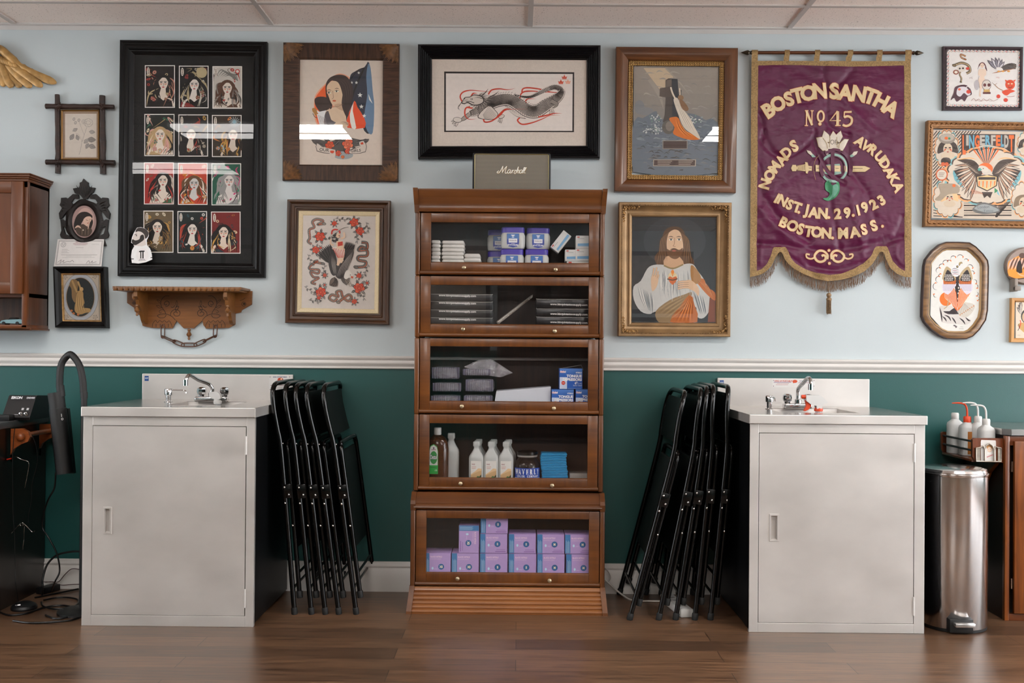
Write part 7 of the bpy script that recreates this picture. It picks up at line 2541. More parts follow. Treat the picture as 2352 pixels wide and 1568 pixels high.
# jars of petroleum jelly
JW = plastic('milky_jar', '#c9cac6', 1.0, 0.25)
JL = mat('violet_lid', '#4a3aa6', rough=0.35, var=0.05)
JLAB = inkmat('glossy_label', 0.35)
def jelly(px, pz_top, d, zbase, ztop, label):
    p = P(px, pz_top, d)
    h = ztop-zbase
    t_ = thing('jelly_jar', label, 'jar', (p.x, -d+.045, zbase), 'petroleum jelly jars')
    w_ = .0545
    c_ = (p.x, -d+.045, zbase)
    m_ = MB()
    m_.lathe([(w_*.80, 0), (w_*.93, .004), (w_*.98, h*.15), (w_, h*.35), (w_, h*.62), (w_*.93, h*.72), (w_*.90, h*.75)], c_, 40, sy=.8, p=4.5)
    m_.build('jar_body', JW, t_)
    m_ = MB()
    m_.lathe([(w_*.90, h*.75), (w_*.95, h*.755), (w_*.95, h*.97), (w_*.90, h), (0, h)], c_, 40, sy=.8, p=5)
    m_.build('lid', JL, t_)
    yf = -d+.045-w_*.8-.0006
    A = Art(fn=lambda x, y: Vector((p.x+(x-50)*w_*.0118, yf, zbase+h*.70-y*h*.0066)))
    A.gain = 1
    A.poly([(8, 0), (92, 0), (92, 70), (80, 88), (50, 95), (20, 88), (8, 70)], '#2c3f9a'); A.poly([(10, 2), (90, 2), (90, 40), (10, 40)], '#3f74b8')
    A.rect(20, 34, 80, 62, '#e9e7ea'); A.poly([(35, 8), (65, 8), (56, 18), (44, 18)], '#e9e7ea'); A.text('Petroleum Jelly', 50, 51, 9, '#5a3a5a', 0, .01, .62, 'c'); A.text('NET WT 13 OZ (368g)', 50, 82, 9, '#f1eff4', 0, .05, .58, 'c'); A.rect(38, 67, 62, 70, '#c9c6d8')
    A.rect(42, 21, 58, 28, '#c9d6ea')
    A.build('label', t_, JLAB)
zJ = SHZ[0]
hJ = (P(1170, 521, .25).z-zJ)/2
for (px, lv, d, lab) in ((1176, 0, .26, 'jelly jar with violet lid, front left of the lower row'), (1233, 0, .26, 'jelly jar with violet lid, front right of the lower row, beside the white tape boxes'), (1178, 1, .255, 'jelly jar with violet lid, upper left, topmost in the front'), (1236, 1, .235, 'jelly jar with violet lid, upper right, set slightly back'), (1146, 0, .15, 'jelly jar at the back of the lower row, half hidden on the left'), (1146, 1, .15, 'jelly jar at the back of the upper row, half hidden on the left')):
    zb_ = zJ+lv*hJ
    jelly(px, 580, d, zb_, zb_+hJ-.0005, lab)

# white tape boxes
TB = mat('white_carton', '#d6d5d2', rough=0.6, var=0.03)
def tape(x0, x1, py0, py1, d, label, rot=0):
    m_, (a, b, z0, z1) = bxp(x0, x1, py0, py1, d, .07)
    t_ = thing('tape_box', label, 'box', ((a+b)/2, -d+.035, (z0+z1)/2), 'white tape boxes')
    m_.build('carton', TB, t_)
    A = boxart(a, b, z0, z1, d); A.gain = 1
    hh = (z1-z0)/(b-a)*100
    A.rect(6, hh*.08, 17, hh*.08+5, '#c23a2a'); A.rect(8, hh*.08+8, 40, hh*.08+11, '#a9abae'); A.poly([(8, hh*.62), (96, hh*.56), (96, hh*.82), (8, hh*.82)], '#6fa3cc'); A.rect(5, hh*.86, 96, hh*.88, '#aab4bc')
    if not rot:
        A.ell(80, hh*.66, 8, 7, '#c9ccc6')
    A.build('print', t_, JLAB)
    if rot:
        t_.rotation_euler[1] = rot
    return t_
tape(1302, 1366, 600, 614, .262, 'white tape box at the very bottom of the short pile')
tape(1298, 1345, 573, 599.5, .262, 'white tape box with blue band lying in the middle of the short pile')
tape(1264, 1313, 543, 566, .250, 'white tape box leaning at a steep angle on the short pile', -radians(52))
tape(1347, 1371, 600, 617, .26, 'white tape box at the bottom of the right column')
tape(1322, 1371, 571, 599.5, .264, 'white tape box in the middle of the right column')
tape(1323, 1371, 541, 570.5, .262, 'white tape box on top of the right column')

# black sleeves with web address
SLV = mat('black_film_sleeve', '#17171a', rough=0.28, var=0.2, scale=20, spec=0.6)
EDG = mat('silver_film_edge', '#b9b4b0', rough=0.3, var=0.2)
for side, (x0, x1, rows, tx, tw) in enumerate(((986, 1131, (675, 692, 711, 729, 747), 1008, 82), (1232, 1356, (686, 708, 727, 747), 1264, 82))):
    for i in range(len(rows)-1):
        m_, (a, b, z0, z1) = bxp(x0, x1, rows[i], rows[i+1]-.6, .255, .16, bev=.003)
        if i == len(rows)-2:
            z0 = min(z0, SHZ[1])
        t_ = thing('supply_pack', 'black %s pack with white web address, %s in the %s pile' % (('sleeve', ('top', 'second', 'third', 'bottom')[i], 'left') if side == 0 else ('sleeve', ('top', 'middle', 'bottom')[i], 'right')), 'package', ((a+b)/2, -.17, z0), 'black packs on the second shelf')
        m_.build('pack', SLV, t_)
        m_ = MB()
        e_ = a+.004 if side == 0 else b-.004
        m_.tube(spline([Vector((a+.002, -.2575, z1-.0015)), Vector(((a+b)/2, -.2585, z1-.003)), Vector((b-.012, -.258, z1-.0025)), Vector((b-.001, -.2565, z1))] if side == 0 else [Vector((a, -.2565, z1)), Vector((a+.012, -.2585, z1-.003)), Vector(((a+b)/2, -.2585, z1-.003)), Vector((b-.002, -.2575, z1-.003))], 5), .0010, 5)
        m_.build('sealed_edge', EDG, t_)
        A = Art(.2590); A.gain = 1.1
        A.text('www.kingpintattoosupply.com', tx, rows[i]+(9 if side == 0 else 12)+.025*(tx-1171), 4.6, '#e2dfdc', .022, .02, 1.06)
        A.build('web_address', t_, JLAB)
t_ = thing('plastic_tube', 'clear plastic roll leaning diagonally between the black packs', 'roll', P(1140, 743, .2))
m_ = MB()
a, b = P(1143, 741, .24), P(1222, 680, .16)
m_.tube([a, b], [.0085, .0065], 14)
m_.build('roll', plastic('clear_film', '#c9bdb2', 0.35, 0.08), t_)
m_ = MB(); m_.tube([a+Vector((.003, -.0065, .006)), b+Vector((.003, -.005, .005))], .0014, 6); m_.build('fold', EDG, t_)

# third shelf: bundles in crinkled film, paper, boxes
FILM = None
m, nt, b = nodes('crinkled_film')
tc = N(nt, 'ShaderNodeTexCoord'); v_ = N(nt, 'ShaderNodeTexVoronoi'); v_.inputs['Scale'].default_value = 60; link(nt, tc.outputs['Object'], v_.inputs['Vector'])
no = N(nt, 'ShaderNodeTexNoise'); no.inputs['Scale'].default_value = 45; no.inputs['Detail'].default_value = 6; no.inputs['Distortion'].default_value = 2; link(nt, tc.outputs['Object'], no.inputs['Vector'])
bp = N(nt, 'ShaderNodeBump'); bp.inputs['Strength'].default_value = 1.0; bp.inputs['Distance'].default_value = .012; link(nt, no.outputs['Fac'], bp.inputs['Height']); link(nt, bp.outputs['Normal'], b.inputs['Normal'])
b.inputs['Base Color'].default_value = col('#d8d4da'); b.inputs['Roughness'].default_value = .08; b.inputs['Alpha'].default_value = .28; b.inputs['Specular IOR Level'].default_value = 1.0; b.inputs['Metallic'].default_value = .25
FILM = m
CUP = mat('grey_violet_cups', '#5b5566', rough=0.4, var=0.35, scale=30)
rn = random.Random(8)
for i, (x0, x1, y0, y1, lab) in enumerate(((986, 1060, 903, 928, 'bottom left'), (1062, 1134, 903, 928, 'bottom right'), (990, 1062, 874, 901, 'middle left'), (1066, 1136, 866, 901, 'middle right'), (988, 1058, 838, 872, 'top left'), (1060, 1130, 842, 864, 'top right'))):
    if i < 2: y1 = 930
    m_, (a, b, z0, z1) = bxp(x0+3, x1-3, y0+4, y1-1, .235, .12, bev=.006)
    if i < 2: z0 = SHZ[2]
    t_ = thing('wrapped_bundle', 'bundle of ribbed cups in crinkled clear film, %s of the pile' % lab, 'package', ((a+b)/2, -.18, z0), 'film-wrapped bundles')
    m_ = MB()
    n_ = 13
    for j in range(n_):
        x_ = a+(b-a)*(j+.5)/n_
        m_.cyl((x_, -.235, z0+.004), (x_, -.235, z1-.003), (b-a)/n_*.46, n=10)
    m_.box(a+.004, b-.004, -.228, -.13, z0+.003, z1-.004, .004)
    m_.build('cups', CUP, t_)
    m_ = MB()
    bm = bmesh.new(); bmesh.ops.create_icosphere(bm, subdivisions=4, radius=1)
    for v in bm.verts:
        c_ = v.co
        k_ = (abs(c_.x)**5+abs(c_.y)**5+abs(c_.z)**5)**-.2
        w_ = 1+.05*mnoise.noise(c_*3+Vector((i, 0, 0)))+.025*mnoise.noise(c_*9)
        v.co = Vector(((a+b)/2+c_.x*k_*w_*((b-a)/2+.003), -.182+c_.y*k_*w_*.062, (z0+z1)/2+c_.z*k_*min(w_, 1.0)*((z1-z0)/2+.001)))
        v.co.z = max(v.co.z, z0)
    m_.frombm(bm); m_.build('film', FILM, t_, smooth=70)
m_ = MB()
m_.add([P(1066, 842, .23), P(1100, 826, .22), P(1130, 825, .21), P(1165, 848, .22), P(1178, 856, .2), P(1150, 866, .22), P(1120, 862, .23)], [(0, 1, 2, 3, 4, 5, 6)])
for v in list(m_.v[:7]): m_.v.append(v+Vector((0, .004, 0)))
m_.f += [(i, (i+1) % 7, 7+(i+1) % 7, 7+i) for i in range(7)]+[(13, 12, 11, 10, 9, 8, 7)]; m_.m += [0]*8
tag(m_.build('loose_film', FILM, smooth=60), 'loose peak of clear film standing on top of the wrapped bundles', 'film')
# paper stack
SHT = mat('white_sheets', '#cfd2da', rough=0.6, var=0.03)
a, b = P(1134, 900, .235), P(1265, 900, .235)
z0 = SHZ[2]
m_ = MB()
m_.prism([(a.x+.012, P(1140, 898, .235).z), (a.x, z0), (b.x, z0), (b.x, P(1264, 888, .235).z)], -.235, -.10, 'xz')
tag(m_.build('paper_stack', SHT, smooth=0), 'stack of white paper sheets in a clear sleeve on the third shelf', 'paper')
def tongue(x0, x1, y0, y1, d, label, zb=None):
    m_, (a, b, z0, z1) = bxp(x0, x1, y0, y1, d, .09)
    if zb: z0 = zb; m_ = MB(); m_.box(a, b, -d, -d+.09, z0, z1, .001)
    t_ = thing('depressor_box', label, 'box', ((a+b)/2, -d+.045, z0), 'blue tongue depressor boxes')
    m_.build('carton', mat('blue_carton', '#1f55a8', rough=0.4, var=0.05), t_)
    A = boxart(a, b, z1-(b-a)*.92, z1, d); A.gain = 1
    h_ = (z1-z0)/(b-a)*100
    A.rect(1, 1, 99, h_-1, '#2059b0')
    for j in range(6):
        A.rect(1, 1+j*6, 99, 7+j*6, ('#4f7fc8', '#4878c4', '#3f70be', '#3769b9', '#2e63b5', '#265db2')[j])
    A.rect(1, h_*.42, 33, h_-1, '#c4cfe6'); A.ell(17, h_*.70, 8.5, 8.5, '#cc3a26'); A.rect(12, h_*.69, 22, h_*.71, '#f0e4e0')
    A.ell(14, 15, 14, 4.5, '#c96a8a'); A.text('Dukal', 3, 18, 8, '#f1f0f4', 0, .04, .9); A.text('STERILE', 97, 21, 6, '#e4e8f2', 0, .04, .9, 'r')
    A.text('TONGUE', 97, 38, 11, '#f3f4f8', 0, .05, 1.0, 'r'); A.text('DEPRESSORS', 97, 53, 11, '#f3f4f8', 0, .05, .93, 'r'); A.text('6"', 66, 68, 10, '#f3f4f8', 0, .03); A.text('(15.2 cm)', 97, 67, 6, '#d4dcee', 0, 0, .9, 'r'); A.text('Senior Sized', 97, 76, 6, '#d4dcee', 0, 0, .9, 'r')
    if h_ > 88:
        A.rect(36, 86, 94, 87.5, '#8fa9d8')
    A.v = A.v
    A.build('print', t_, JLAB)
    return t_
tongue(1267, 1318, 894, 930, .25, 'blue tongue depressor box on the shelf, lower left of the three', SHZ[2])
tongue(1322, 1372, 894, 930, .25, 'blue tongue depressor box cut off by the door frame at the right', SHZ[2])
tongue(1285, 1338, 846, 893.5, .25, 'blue tongue depressor box standing on top of the other two')
m_ = MB(); p = [P(1287, 846, .25), P(1335, 838, .22), P(1340, 850, .22)]
m_.tube(p, .0007, 5); tag(m_.build('film_scrap', EDG), 'thin strip of clear film sticking up from the top blue box', 'film')

# fourth shelf
z4 = SHZ[3]
d4 = .25
p = P(1003, 1095, d4)
t_ = thing('antiseptic_bottle', 'amber antiseptic bottle with white cap and green Dettol label at the left end', 'bottle', (p.x, -.21, z4))
hz = P(1003, 983, d4).z-z4
c_ = (p.x, -.21, z4)
m_ = MB()
m_.lathe([(.044, 0), (.049, .004), (.050, hz*.2), (.050, hz*.62), (.046, hz*.72), (.036, hz*.81), (.020, hz*.86), (.0155, hz*.88)], c_, 32, sy=.62)
m_.build('bottle_body', plastic('amber_liquid', '#4a2a16', 0.82, 0.15), t_)
m_ = MB(); m_.lathe([(.0155, hz*.87), (.0165, hz*.88), (.0165, hz*.99), (.015, hz), (0, hz)], c_, 20); m_.build('cap', mat('white_plastic_cap', '#d9d7d4', rough=0.4, var=0.03), t_)
def wraplab(c_, rx, sy, zt, zb_, a0, a1, gain=1.0):
    """label wrapped round an upright oval bottle: x 0..100 round the front, y 0..100 down"""
    def fn(x, y):
        q_ = radians(a0+(a1-a0)*x/100)
        return Vector((c_[0]+rx*sin(q_), c_[1]-rx*sy*cos(q_), zt+(zb_-zt)*y/100))
    A = Art(fn=fn); A.gain = gain
    return A
def quadgrid(A, x0, y0, x1, y1, c_, nx=10):
    A.raw([(x0+(x1-x0)*i/nx, y) for i in range(nx+1) for y in (y0, y1)], [(2*i, 2*i+2, 2*i+3, 2*i+1) for i in range(nx)], c_)
A = Art(fn=lambda x, y: Vector((c_[0]-.036+x*.0006, -.21-.0318, z4+hz*.70-y*hz*.0053))); A.gain = 1
A.poly([(2, 100), (2, 20), (10, 4), (35, -2), (60, 6), (68, 22), (68, 100)], '#3a9a4a', 0); A.poly([(4, 70), (4, 22), (12, 7), (35, 1), (58, 9), (65, 24), (65, 70)], '#d3d4d0'); A.rect(4, 70, 66, 98, '#24a045')
A.ell(35, 44, 28, 22, '#2a8c45', 0, 24); A.text('Dettol', 35, 49, 14, '#3a2460', 0, .07, .95, 'c'); A.text('Dettol', 35, 49, 14, '#f1f2ee', 0, .015, .95, 'c'); A.ell(35, 12, 5, 4, '#5a2a5a'); A.rect(18, 16, 52, 18, '#8a4a5a'); A.rect(10, 76, 60, 78, '#1a6a34'); A.text('1 LITRE', 62, 90, 5, '#d4ecd8', 0, .02, .9, 'r')
A.build('label', t_, JLAB)
# tall clear bottle behind
def rubbing(px, d, label, hpx, wide, rear=False, kind='rubbing_bottle'):
    p = P(px, 1090, d)
    t_ = thing(kind, label, 'bottle', (p.x, -d, z4), 'clear rubbing alcohol bottles' if kind == 'rubbing_bottle' else None)
    h_ = hpx
    c_ = (p.x, -d, z4)
    m_ = MB()
    w_ = wide
    m_.lathe([(w_*.96, 0), (w_, .003), (w_, h_*.60), (w_*.93, h_*.66), (w_*.45, h_*.80), (w_*.36, h_*.84), (w_*.36, h_*.88), (w_*.46, h_*.90), (w_*.46, h_*.98), (w_*.40, h_), (0, h_)], c_, 32, sy=.62, p=4)
    m_.build('bottle_body', plastic('frosted_plastic', '#c3c6c4', 0.88, 0.3), t_)
    if not rear:
        A = Art(fn=lambda x, y: Vector((p.x+(x-50)*w_*.0142, -d-w_*.62-.0006, z4+h_*.55-y*h_*.0052))); A.gain = 1
        A.rect(0, 0, 100, 100, '#dad9d4'); A.poly([(0, 62), (40, 48), (70, 34), (100, 36), (100, 100), (0, 100)], '#c3a074'); A.poly([(0, 62), (40, 48), (70, 34), (100, 36), (100, 44), (60, 50), (0, 66)], '#d8b890')
        A.text('Isopropyl', 8, 18, 7, '#8a3a4a', 0, .02, .8); A.rect(8, 26, 50, 29, '#c9a09a'); A.rect(8, 33, 46, 36, '#c9a09a'); A.ell(68, 82, 17, 12, '#1a5a34'); A.ell(66, 82, 10, 8, '#2aa055'); A.poly([(76, 76), (96, 62), (98, 72), (84, 86)], '#1f3a2a'); A.rect(8, 95, 90, 97, '#d8c0a0')
        A.build('label', t_, JLAB)
rubbing(1036, .17, 'tall clear bottle with red-edged label behind the amber bottle', P(1036, 994, .17).z-z4, .036, True, 'clear_bottle')
hb = P(1094, 1015, .245).z-z4
for r_ in range(3):
    for q_, px in enumerate((1094, 1128, 1162)):
        rubbing(px+r_*3, .222-.062*r_, 'rubbing alcohol bottle, %s row, %s of three' % (('front', 'second', 'rear')[r_], ('left', 'middle', 'right')[q_]), hb, .0335, r_ > 0)
# glass jar
p = P(1211, 1090, .21)
t_ = thing('glass_jar', 'round glass jar with black lid and blue WAVERLY COLOR COMPANY label', 'jar', (p.x, -.205, z4))
c_ = (p.x, -.205, z4)
hj = P(1211, 1036, .25).z-z4
m_ = MB(); m_.lathe([(.052, 0), (.058, .004), (.060, hj*.15), (.060, hj*.52), (.056, hj*.62), (.044, hj*.74), (.040, hj*.78), (.042, hj*.82)], c_, 36); m_.build('jar_body', plastic('smoked_jar_glass', '#2a2422', 0.72, 0.06), t_)
m_ = MB(); m_.lathe([(.043, hj*.80), (.046, hj*.82), (.046, hj*.86), (.040, hj*.87)], c_, 32); m_.build('rim', mat('pale_rim', '#9a9794', rough=0.2), t_)
m_ = MB(); m_.lathe([(.042, hj*.86), (.047, hj*.88), (.047, hj*.96), (.038, hj), (0, hj)], c_, 32); m_.build('lid', mat('black_lid', '#121314', rough=0.2), t_)
A = wraplab(c_, .0606, 1, z4+hj*.50, z4+.004, -68, 68)
quadgrid(A, 0, 0, 100, 100, '#1c46a0', 20); quadgrid(A, 0, 62, 100, 86, '#c3c9dc', 20); quadgrid(A, 28, 90, 72, 97, '#c3c9dc', 8)
xc = 6
for ch in 'WAVERLY':
    A.glyph(ch, xc+6, 24, 32, 0, '#eceef6', .05, .27); xc += 12.6
xc = 14
for ch in 'COLOR COMPANY':
    if ch != ' ': A.glyph(ch, xc+2, 52, 13, 0, '#eceef6', .04, .33)
    xc += 5.9
xc = 9
for ch in 'BRISTOL KOSHER':
    if ch != ' ': A.glyph(ch, xc+2, 74, 12, 0, '#4a5680', .02, .34)
    xc += 6.1
A.build('label', t_, JLAB)
# blue pads
BP_ = mat('blue_pads', '#1d84b8', rough=0.7, var=0.08, scale=60, stretch=(1, 1, 20))
z1 = P(1270, 1042, .25).z
xa, xb = P(1243, 1070, .25).x, P(1303, 1070, .25).x
rn = random.Random(3)
NP = 18
for i in range(NP):
    m_ = MB(); o_ = rn.uniform(-.0016, .0016)+.004*sin(i*.35)
    h_ = (z1-z4)/NP
    m_.box(xa+o_, xb+o_, -.245, -.14, z4+i*h_, z4+(i+1)*h_-.0002, h_*.4)
    tag(m_.build('blue_pad', BP_, smooth=60), 'folded blue pad in the neat blue stack on the fourth shelf', 'pad', 'blue pads in the stack')
m_, (a, b, z0, z1) = bxp(1308, 1352, 1087, 1104, .23, .09)
m_ = MB(); m_.box(a, b, -.23, -.13, z4, z1, .003)
t_ = thing('clear_box', 'small clear plastic pack of white tips at the right end of the fourth shelf', 'box', ((a+b)/2, -.18, z4))
m_.build('pack', plastic('cloudy_pack', '#b5aeaa', 0.7, 0.15), t_)
m_ = MB(); m_.box(a+.003, b-.003, -.2305, -.226, z4, z4+(z1-z4)*.55); m_.build('contents', mat('white_tips', '#cfc9c6', rough=0.5, var=0.3, scale=200), t_)

# glove boxes on the bottom shelf
z5 = SHZ[4]
dG = dL-.03
GL = mat('lilac_carton', '#ae92c8', rough=0.45, var=0.03)
hg = (P(1198, 1271, dG).z-z5)
hg2 = P(1198, 1226, dG).z-P(1198, 1271, dG).z
def glove(x0, x1, lev, size, label, up=False):
    a, b = P(x0, 1290, dG).x, P(x1, 1290, dG).x
    z0 = z5 if lev == 0 else z5+hg+(lev-1)*hg2
    z1 = z5+hg if lev == 0 else z0+hg2
    if up: z1 = z0+(P(1075, 1209, dG).z-P(1075, 1273, dG).z)
    t_ = thing('glove_box', label, 'box', ((a+b)/2, -dG+.06, z0), 'lilac glove boxes')
    m_ = MB(); m_.box(a+.0006, b-.0006, -dG, -dG+.12, z0, z1-.0012, .0025); m_.build('carton', GL, t_)
    H_ = (z1-z0)/(b-a)*100
    if not up:
        A = boxart(a, b, z0, z1, dG)
        F = lambda x, y: (x, y)
    else:
        # lying on its end: the print is turned a quarter
        A = Art(fn=lambda x, y: Vector((a+(b-a)*(100*hg2/hg2-0-(y/H2)*100)/100*1.0, -dG-.0003, z1-(x/100)*(z1-z0))))
        H2 = 76.0
        H_ = 76.0
    A.gain = 1
    A.rect(2, 2, 98, H_-3, '#b096ca'); A.rect(1, 1, 20, H_-2, '#3c78ac')
    for j in range(4):
        A.rect(5+j*3.4, 22+(j % 2)*4, 6.2+j*3.4, H_-4, '#a9c6dc')
    A.text('BLACK NITRILE', 24, 17, 5.5, '#e6c9dc', 0, .03, .8); A.text('examination gloves', 24, 24, 4.5, '#d9bcd4', 0, 0, .8)
    A.ell(64, H_*.52, 11, 11, '#2a5f92', 0, 20); A.text(size, 64, H_*.52+4, 8, '#e9e2c4', 0, .05, .85, 'c')
    A.ell(32, H_*.58, 3.5, 5, '#bfe0ee'); A.rect(38, H_*.60, 50, H_*.62, '#c9b6dc'); A.rect(60, H_*.80, 92, H_*.82, '#8560a0'); A.rect(56, H_*.88, 94, H_*.92, '#8a66a6')
    A.build('print', t_, JLAB)
xs = [(974, 1035.5), (1037, 1100), (1102, 1166), (1168, 1232), (1233.5, 1297), (1300, 1363)]
for i, (x0, x1) in enumerate(xs):
    glove(x0, x1, 0, ('XS', 'XS', 'S', 'S', 'M', 'M')[i], 'lilac glove box in the bottom row, %s from the left' % ('first', 'second', 'third', 'fourth', 'fifth', 'sixth')[i])
for i, (x0, x1) in enumerate(((1102, 1165), (1168, 1231), (1233, 1296), (1297, 1361))):
    glove(x0, x1, 1, ('S', 'S', 'M', 'M')[i], 'lilac glove box in the second row, %s from the left' % ('first', 'second', 'third', 'fourth')[i])
glove(1103, 1166, 2, 'S', 'lilac glove box on top of all the others')
glove(1053, 1100, 1, 'XS', 'lilac glove box standing on end, left of the second row', up=True)

# ================================================================ stainless sinks
SSM = mat('brushed_stainless', '#d9d5d1', rough=0.42, metal=0.65, var=0.06, scale=5, rvar=0.10, stretch=(1, 1, 1.6))
SST = mat('stainless_top', '#c9c5c1', rough=0.22, metal=0.95, var=0.04, scale=6)
SSD = mat('black_side_sheet', '#08090b', rough=0.4, spec=0.3, metal=0.0, var=0.2)
CHR = mat('chrome', '#d9d9da', rough=0.06, metal=1.0, var=0.02)
STK = inkmat('sticker', 0.4)


def sink(cx, floor_y, x0p, x1p, top_y, ap_y, door, hand, bsp, label, spec):
    d = -PF(cx, floor_y).y
    X = lambda px: P(px, 1200, d).x
    Z = lambda py: P(cx, py, d).z
    xa, xb = X(x0p), X(x1p)
    zt, za = Z(top_y), Z(ap_y)
    t = thing('portable_sink', label, 'sink', ((xa+xb)/2, -d/2, 0))
    e = .004
    for a, b in ((xa+e, xa+e+.02), (xb-e-.02, xb-e)):
        m_ = MB(); m_.box(a, b, -d+.004, -.03, .012, za); m_.build('side_panel', SSD, t, smooth=0)
    m_ = MB(); m_.box(xa+.02, xb-.02, -.035, -.03, .012, za); m_.build('back_panel', SSD, t, smooth=0)
    dx0, dx1, dy0, dy1 = X(door[0]), X(door[1]), Z(door[3]), Z(door[2])
    for a, b, c_, f in ((xa+e, dx0-.002, .0, za), (dx1+.003, xb-e, .0, za), (dx0-.002, dx1+.003, dy1+.002, za), (dx0-.002, dx1+.003, .0, dy0-.002)):
        m_ = MB(); m_.box(a, b, -d, -d+.02, c_, f, .0012); m_.build('face_frame', SSM, t, smooth=0)
    # door with a pocket handle
    hx0, hx1, hz0, hz1 = X(hand[0]), X(hand[1]), Z(hand[3]), Z(hand[2])
    m_ = MB()
    for a, b, c_, f in ((dx0, hx0, dy0, dy1), (hx1, dx1, dy0, dy1), (hx0, hx1, dy0, hz0), (hx0, hx1, hz1, dy1)):
        m_.box(a, b, -d-.001, -d+.015, c_, f)
    dr = m_.build('door', SSM, t, smooth=0)
    m_ = MB(); q_ = [Vector((a, -d, z)) for a, z in ((hx0-.002, hz1+.002), (hx1+.002, hz1+.002), (hx1+.002, hz0-.002), (hx0-.002, hz0-.002))]
    ringmesh(q_, [(0, d+.001), (.001, d+.004), (.007, d+.004), (.009, d-.012)], m_); sheet(q_, .009, d-.012, m_)
    m_.build('recessed_pull', SSM, dr, smooth=0)
    for py in (door[2]+42, door[3]-40):
        m_ = MB(); z = Z(py); m_.cyl((dx1+.002, -d-.003, z-.038), (dx1+.002, -d-.003, z+.038), .0038, n=10); m_.build('hinge', SSM, dr)
    # top with a real basin
    bx0, bx1, by0, by1 = xa+spec['basin'][0], xa+spec['basin'][1], -d+.14, -.13-.06
    m_ = MB()
    for a, b, c_, f in ((xa, bx0, -d-.012, -.02), (bx1, xb, -d-.012, -.02), (bx0, bx1, -d-.012, by0), (bx0, bx1, by1, -.02)):
        m_.box(a, b, c_, f, zt-.010, zt)
    m_.box(xa, xb, -d-.014, -d-.002, za+.001, zt, .002, 1)
    m_.box(xa-.001, xa+.006, -d-.012, -.02, za+.001, zt-.001, 0, 1); m_.box(xb-.006, xb+.001, -d-.012, -.02, za+.001, zt-.001, 0, 1)
    m_.build('counter_top', [SST, SSM], t, smooth=0)
    m_ = MB(); zb_ = zt-.14
    m_.add([(bx0, by0, zt-.002), (bx1, by0, zt-.002), (bx1, by1, zt-.002), (bx0, by1, zt-.002), (bx0+.02, by0+.02, zb_), (bx1-.02, by0+.02, zb_), (bx1-.02, by1-.02, zb_), (bx0+.02, by1-.02, zb_)], [(0, 1, 5, 4), (1, 2, 6, 5), (2, 3, 7, 6), (3, 0, 4, 7), (4, 5, 6, 7)])
    m_.build('basin', SSM, t, smooth=0, fix=False)
    b0, b1 = P(bsp[0], bsp[2], .02), P(bsp[1], bsp[2]+3, .02)
    m_ = MB(); m_.box(b0.x, b1.x, -.022, -.008, zt-.002, P((bsp[0]+bsp[1])/2, bsp[2]+2, .02).z, .002); m_.build('backsplash', SSM, t, smooth=0)
    # stickers
    zs = P((bsp[0]+bsp[1])/2, bsp[2]+2, .02).z
    A = Art(.0226); A.gain = 1
    x, y = bsp[0]+5, bsp[2]+6
    A.rect(x, y, x+9.5, y+11.5, '#1f4a8a'); A.text('NSF', x+4.7, y+7, 3.6, '#dfe6f0', 0, .02, .9, 'c')
    A.build('blue_sticker', t, STK)
    x0, y0, x1, y1 = spec['sign']
    A = Art(.0226); A.gain = 1
    A.rect(x0, y0, x1, y1, '#dedbd8')
    for u, v in ((x0+2.5, y0+2.5), (x1-2.5, y0+2.5), (x0+2.5, y1-2.5), (x1-2.5, y1-2.5)):
        A.ell(u, v, 1, 1, '#6a3a3a', 0, 8)
    if spec['wide']:
        A.text('KING OF PORTABLES', x0+5, y0+5, 3.4, '#c4492c', .01, .03, .9); A.rect(x0+3, y0+6, x0+43, y0+7.4, '#8a6a90'); A.rect(x0+10, y0+9, x0+38, y0+10, '#b08a8a'); A.rect(x0+8, y0+12, x0+36, y0+13, '#c48a8a')
        A.ell(x0+52, y0+4.5, 5.5, 3.6, '#d0502c'); A.ell(x0+49, y0+7, 2, 1.6, '#d0502c'); A.rect(x0+62, y0+3, x0+90, y0+4.5, '#8a8a9a'); A.rect(x0+60, y0+7, x0+92, y0+8.4, '#b08a9a')
    else:
        A.text('KING OF PORTABLES', (x0+x1)/2, y0+4, 2.9, '#3a3a6a', 0, .03, .8, 'c'); A.ell((x0+x1)/2+1, y0+8, 6.5, 4, '#c0452a'); A.ell((x0+x1)/2-4, y0+11, 2.4, 1.6, '#c0452a'); A.ell((x0+x1)/2+3, y0+7, 2, 2, '#f0c8a0')
        A.rect(x0+3, y0+21, x1-3, y0+22, '#7a3a4a'); A.rect(x0+12, y0+25, x1-12, y0+26, '#b5b2b0'); A.rect(x0+12, y0+28, x1-12, y0+29, '#b5b2b0')
    A.build('sign_sticker', t, STK)
    return t, d, zt


ts, dS, zS = sink(385, 1438, 187, 586, 935, 957, (212, 563, 979, 1412), (238, 256, 1166, 1226), (327, 673, 857), 'stainless sink cabinet left of the bookcase, beside the folded chairs',
                  {'basin': (.29, .56), 'sign': (618, 863, 668, 897), 'wide': False})
tr_, dR, zR = sink(1920, 1453, 1719, 2126, 953, 974, (1743, 2098, 996, 1430), (1768, 1788, 1182, 1243), (1648, 1997, 867), 'stainless sink cabinet right of the bookcase, beside the round trash can',
                   {'basin': (.17, .50), 'sign': (1774, 871, 1872, 889), 'wide': True})


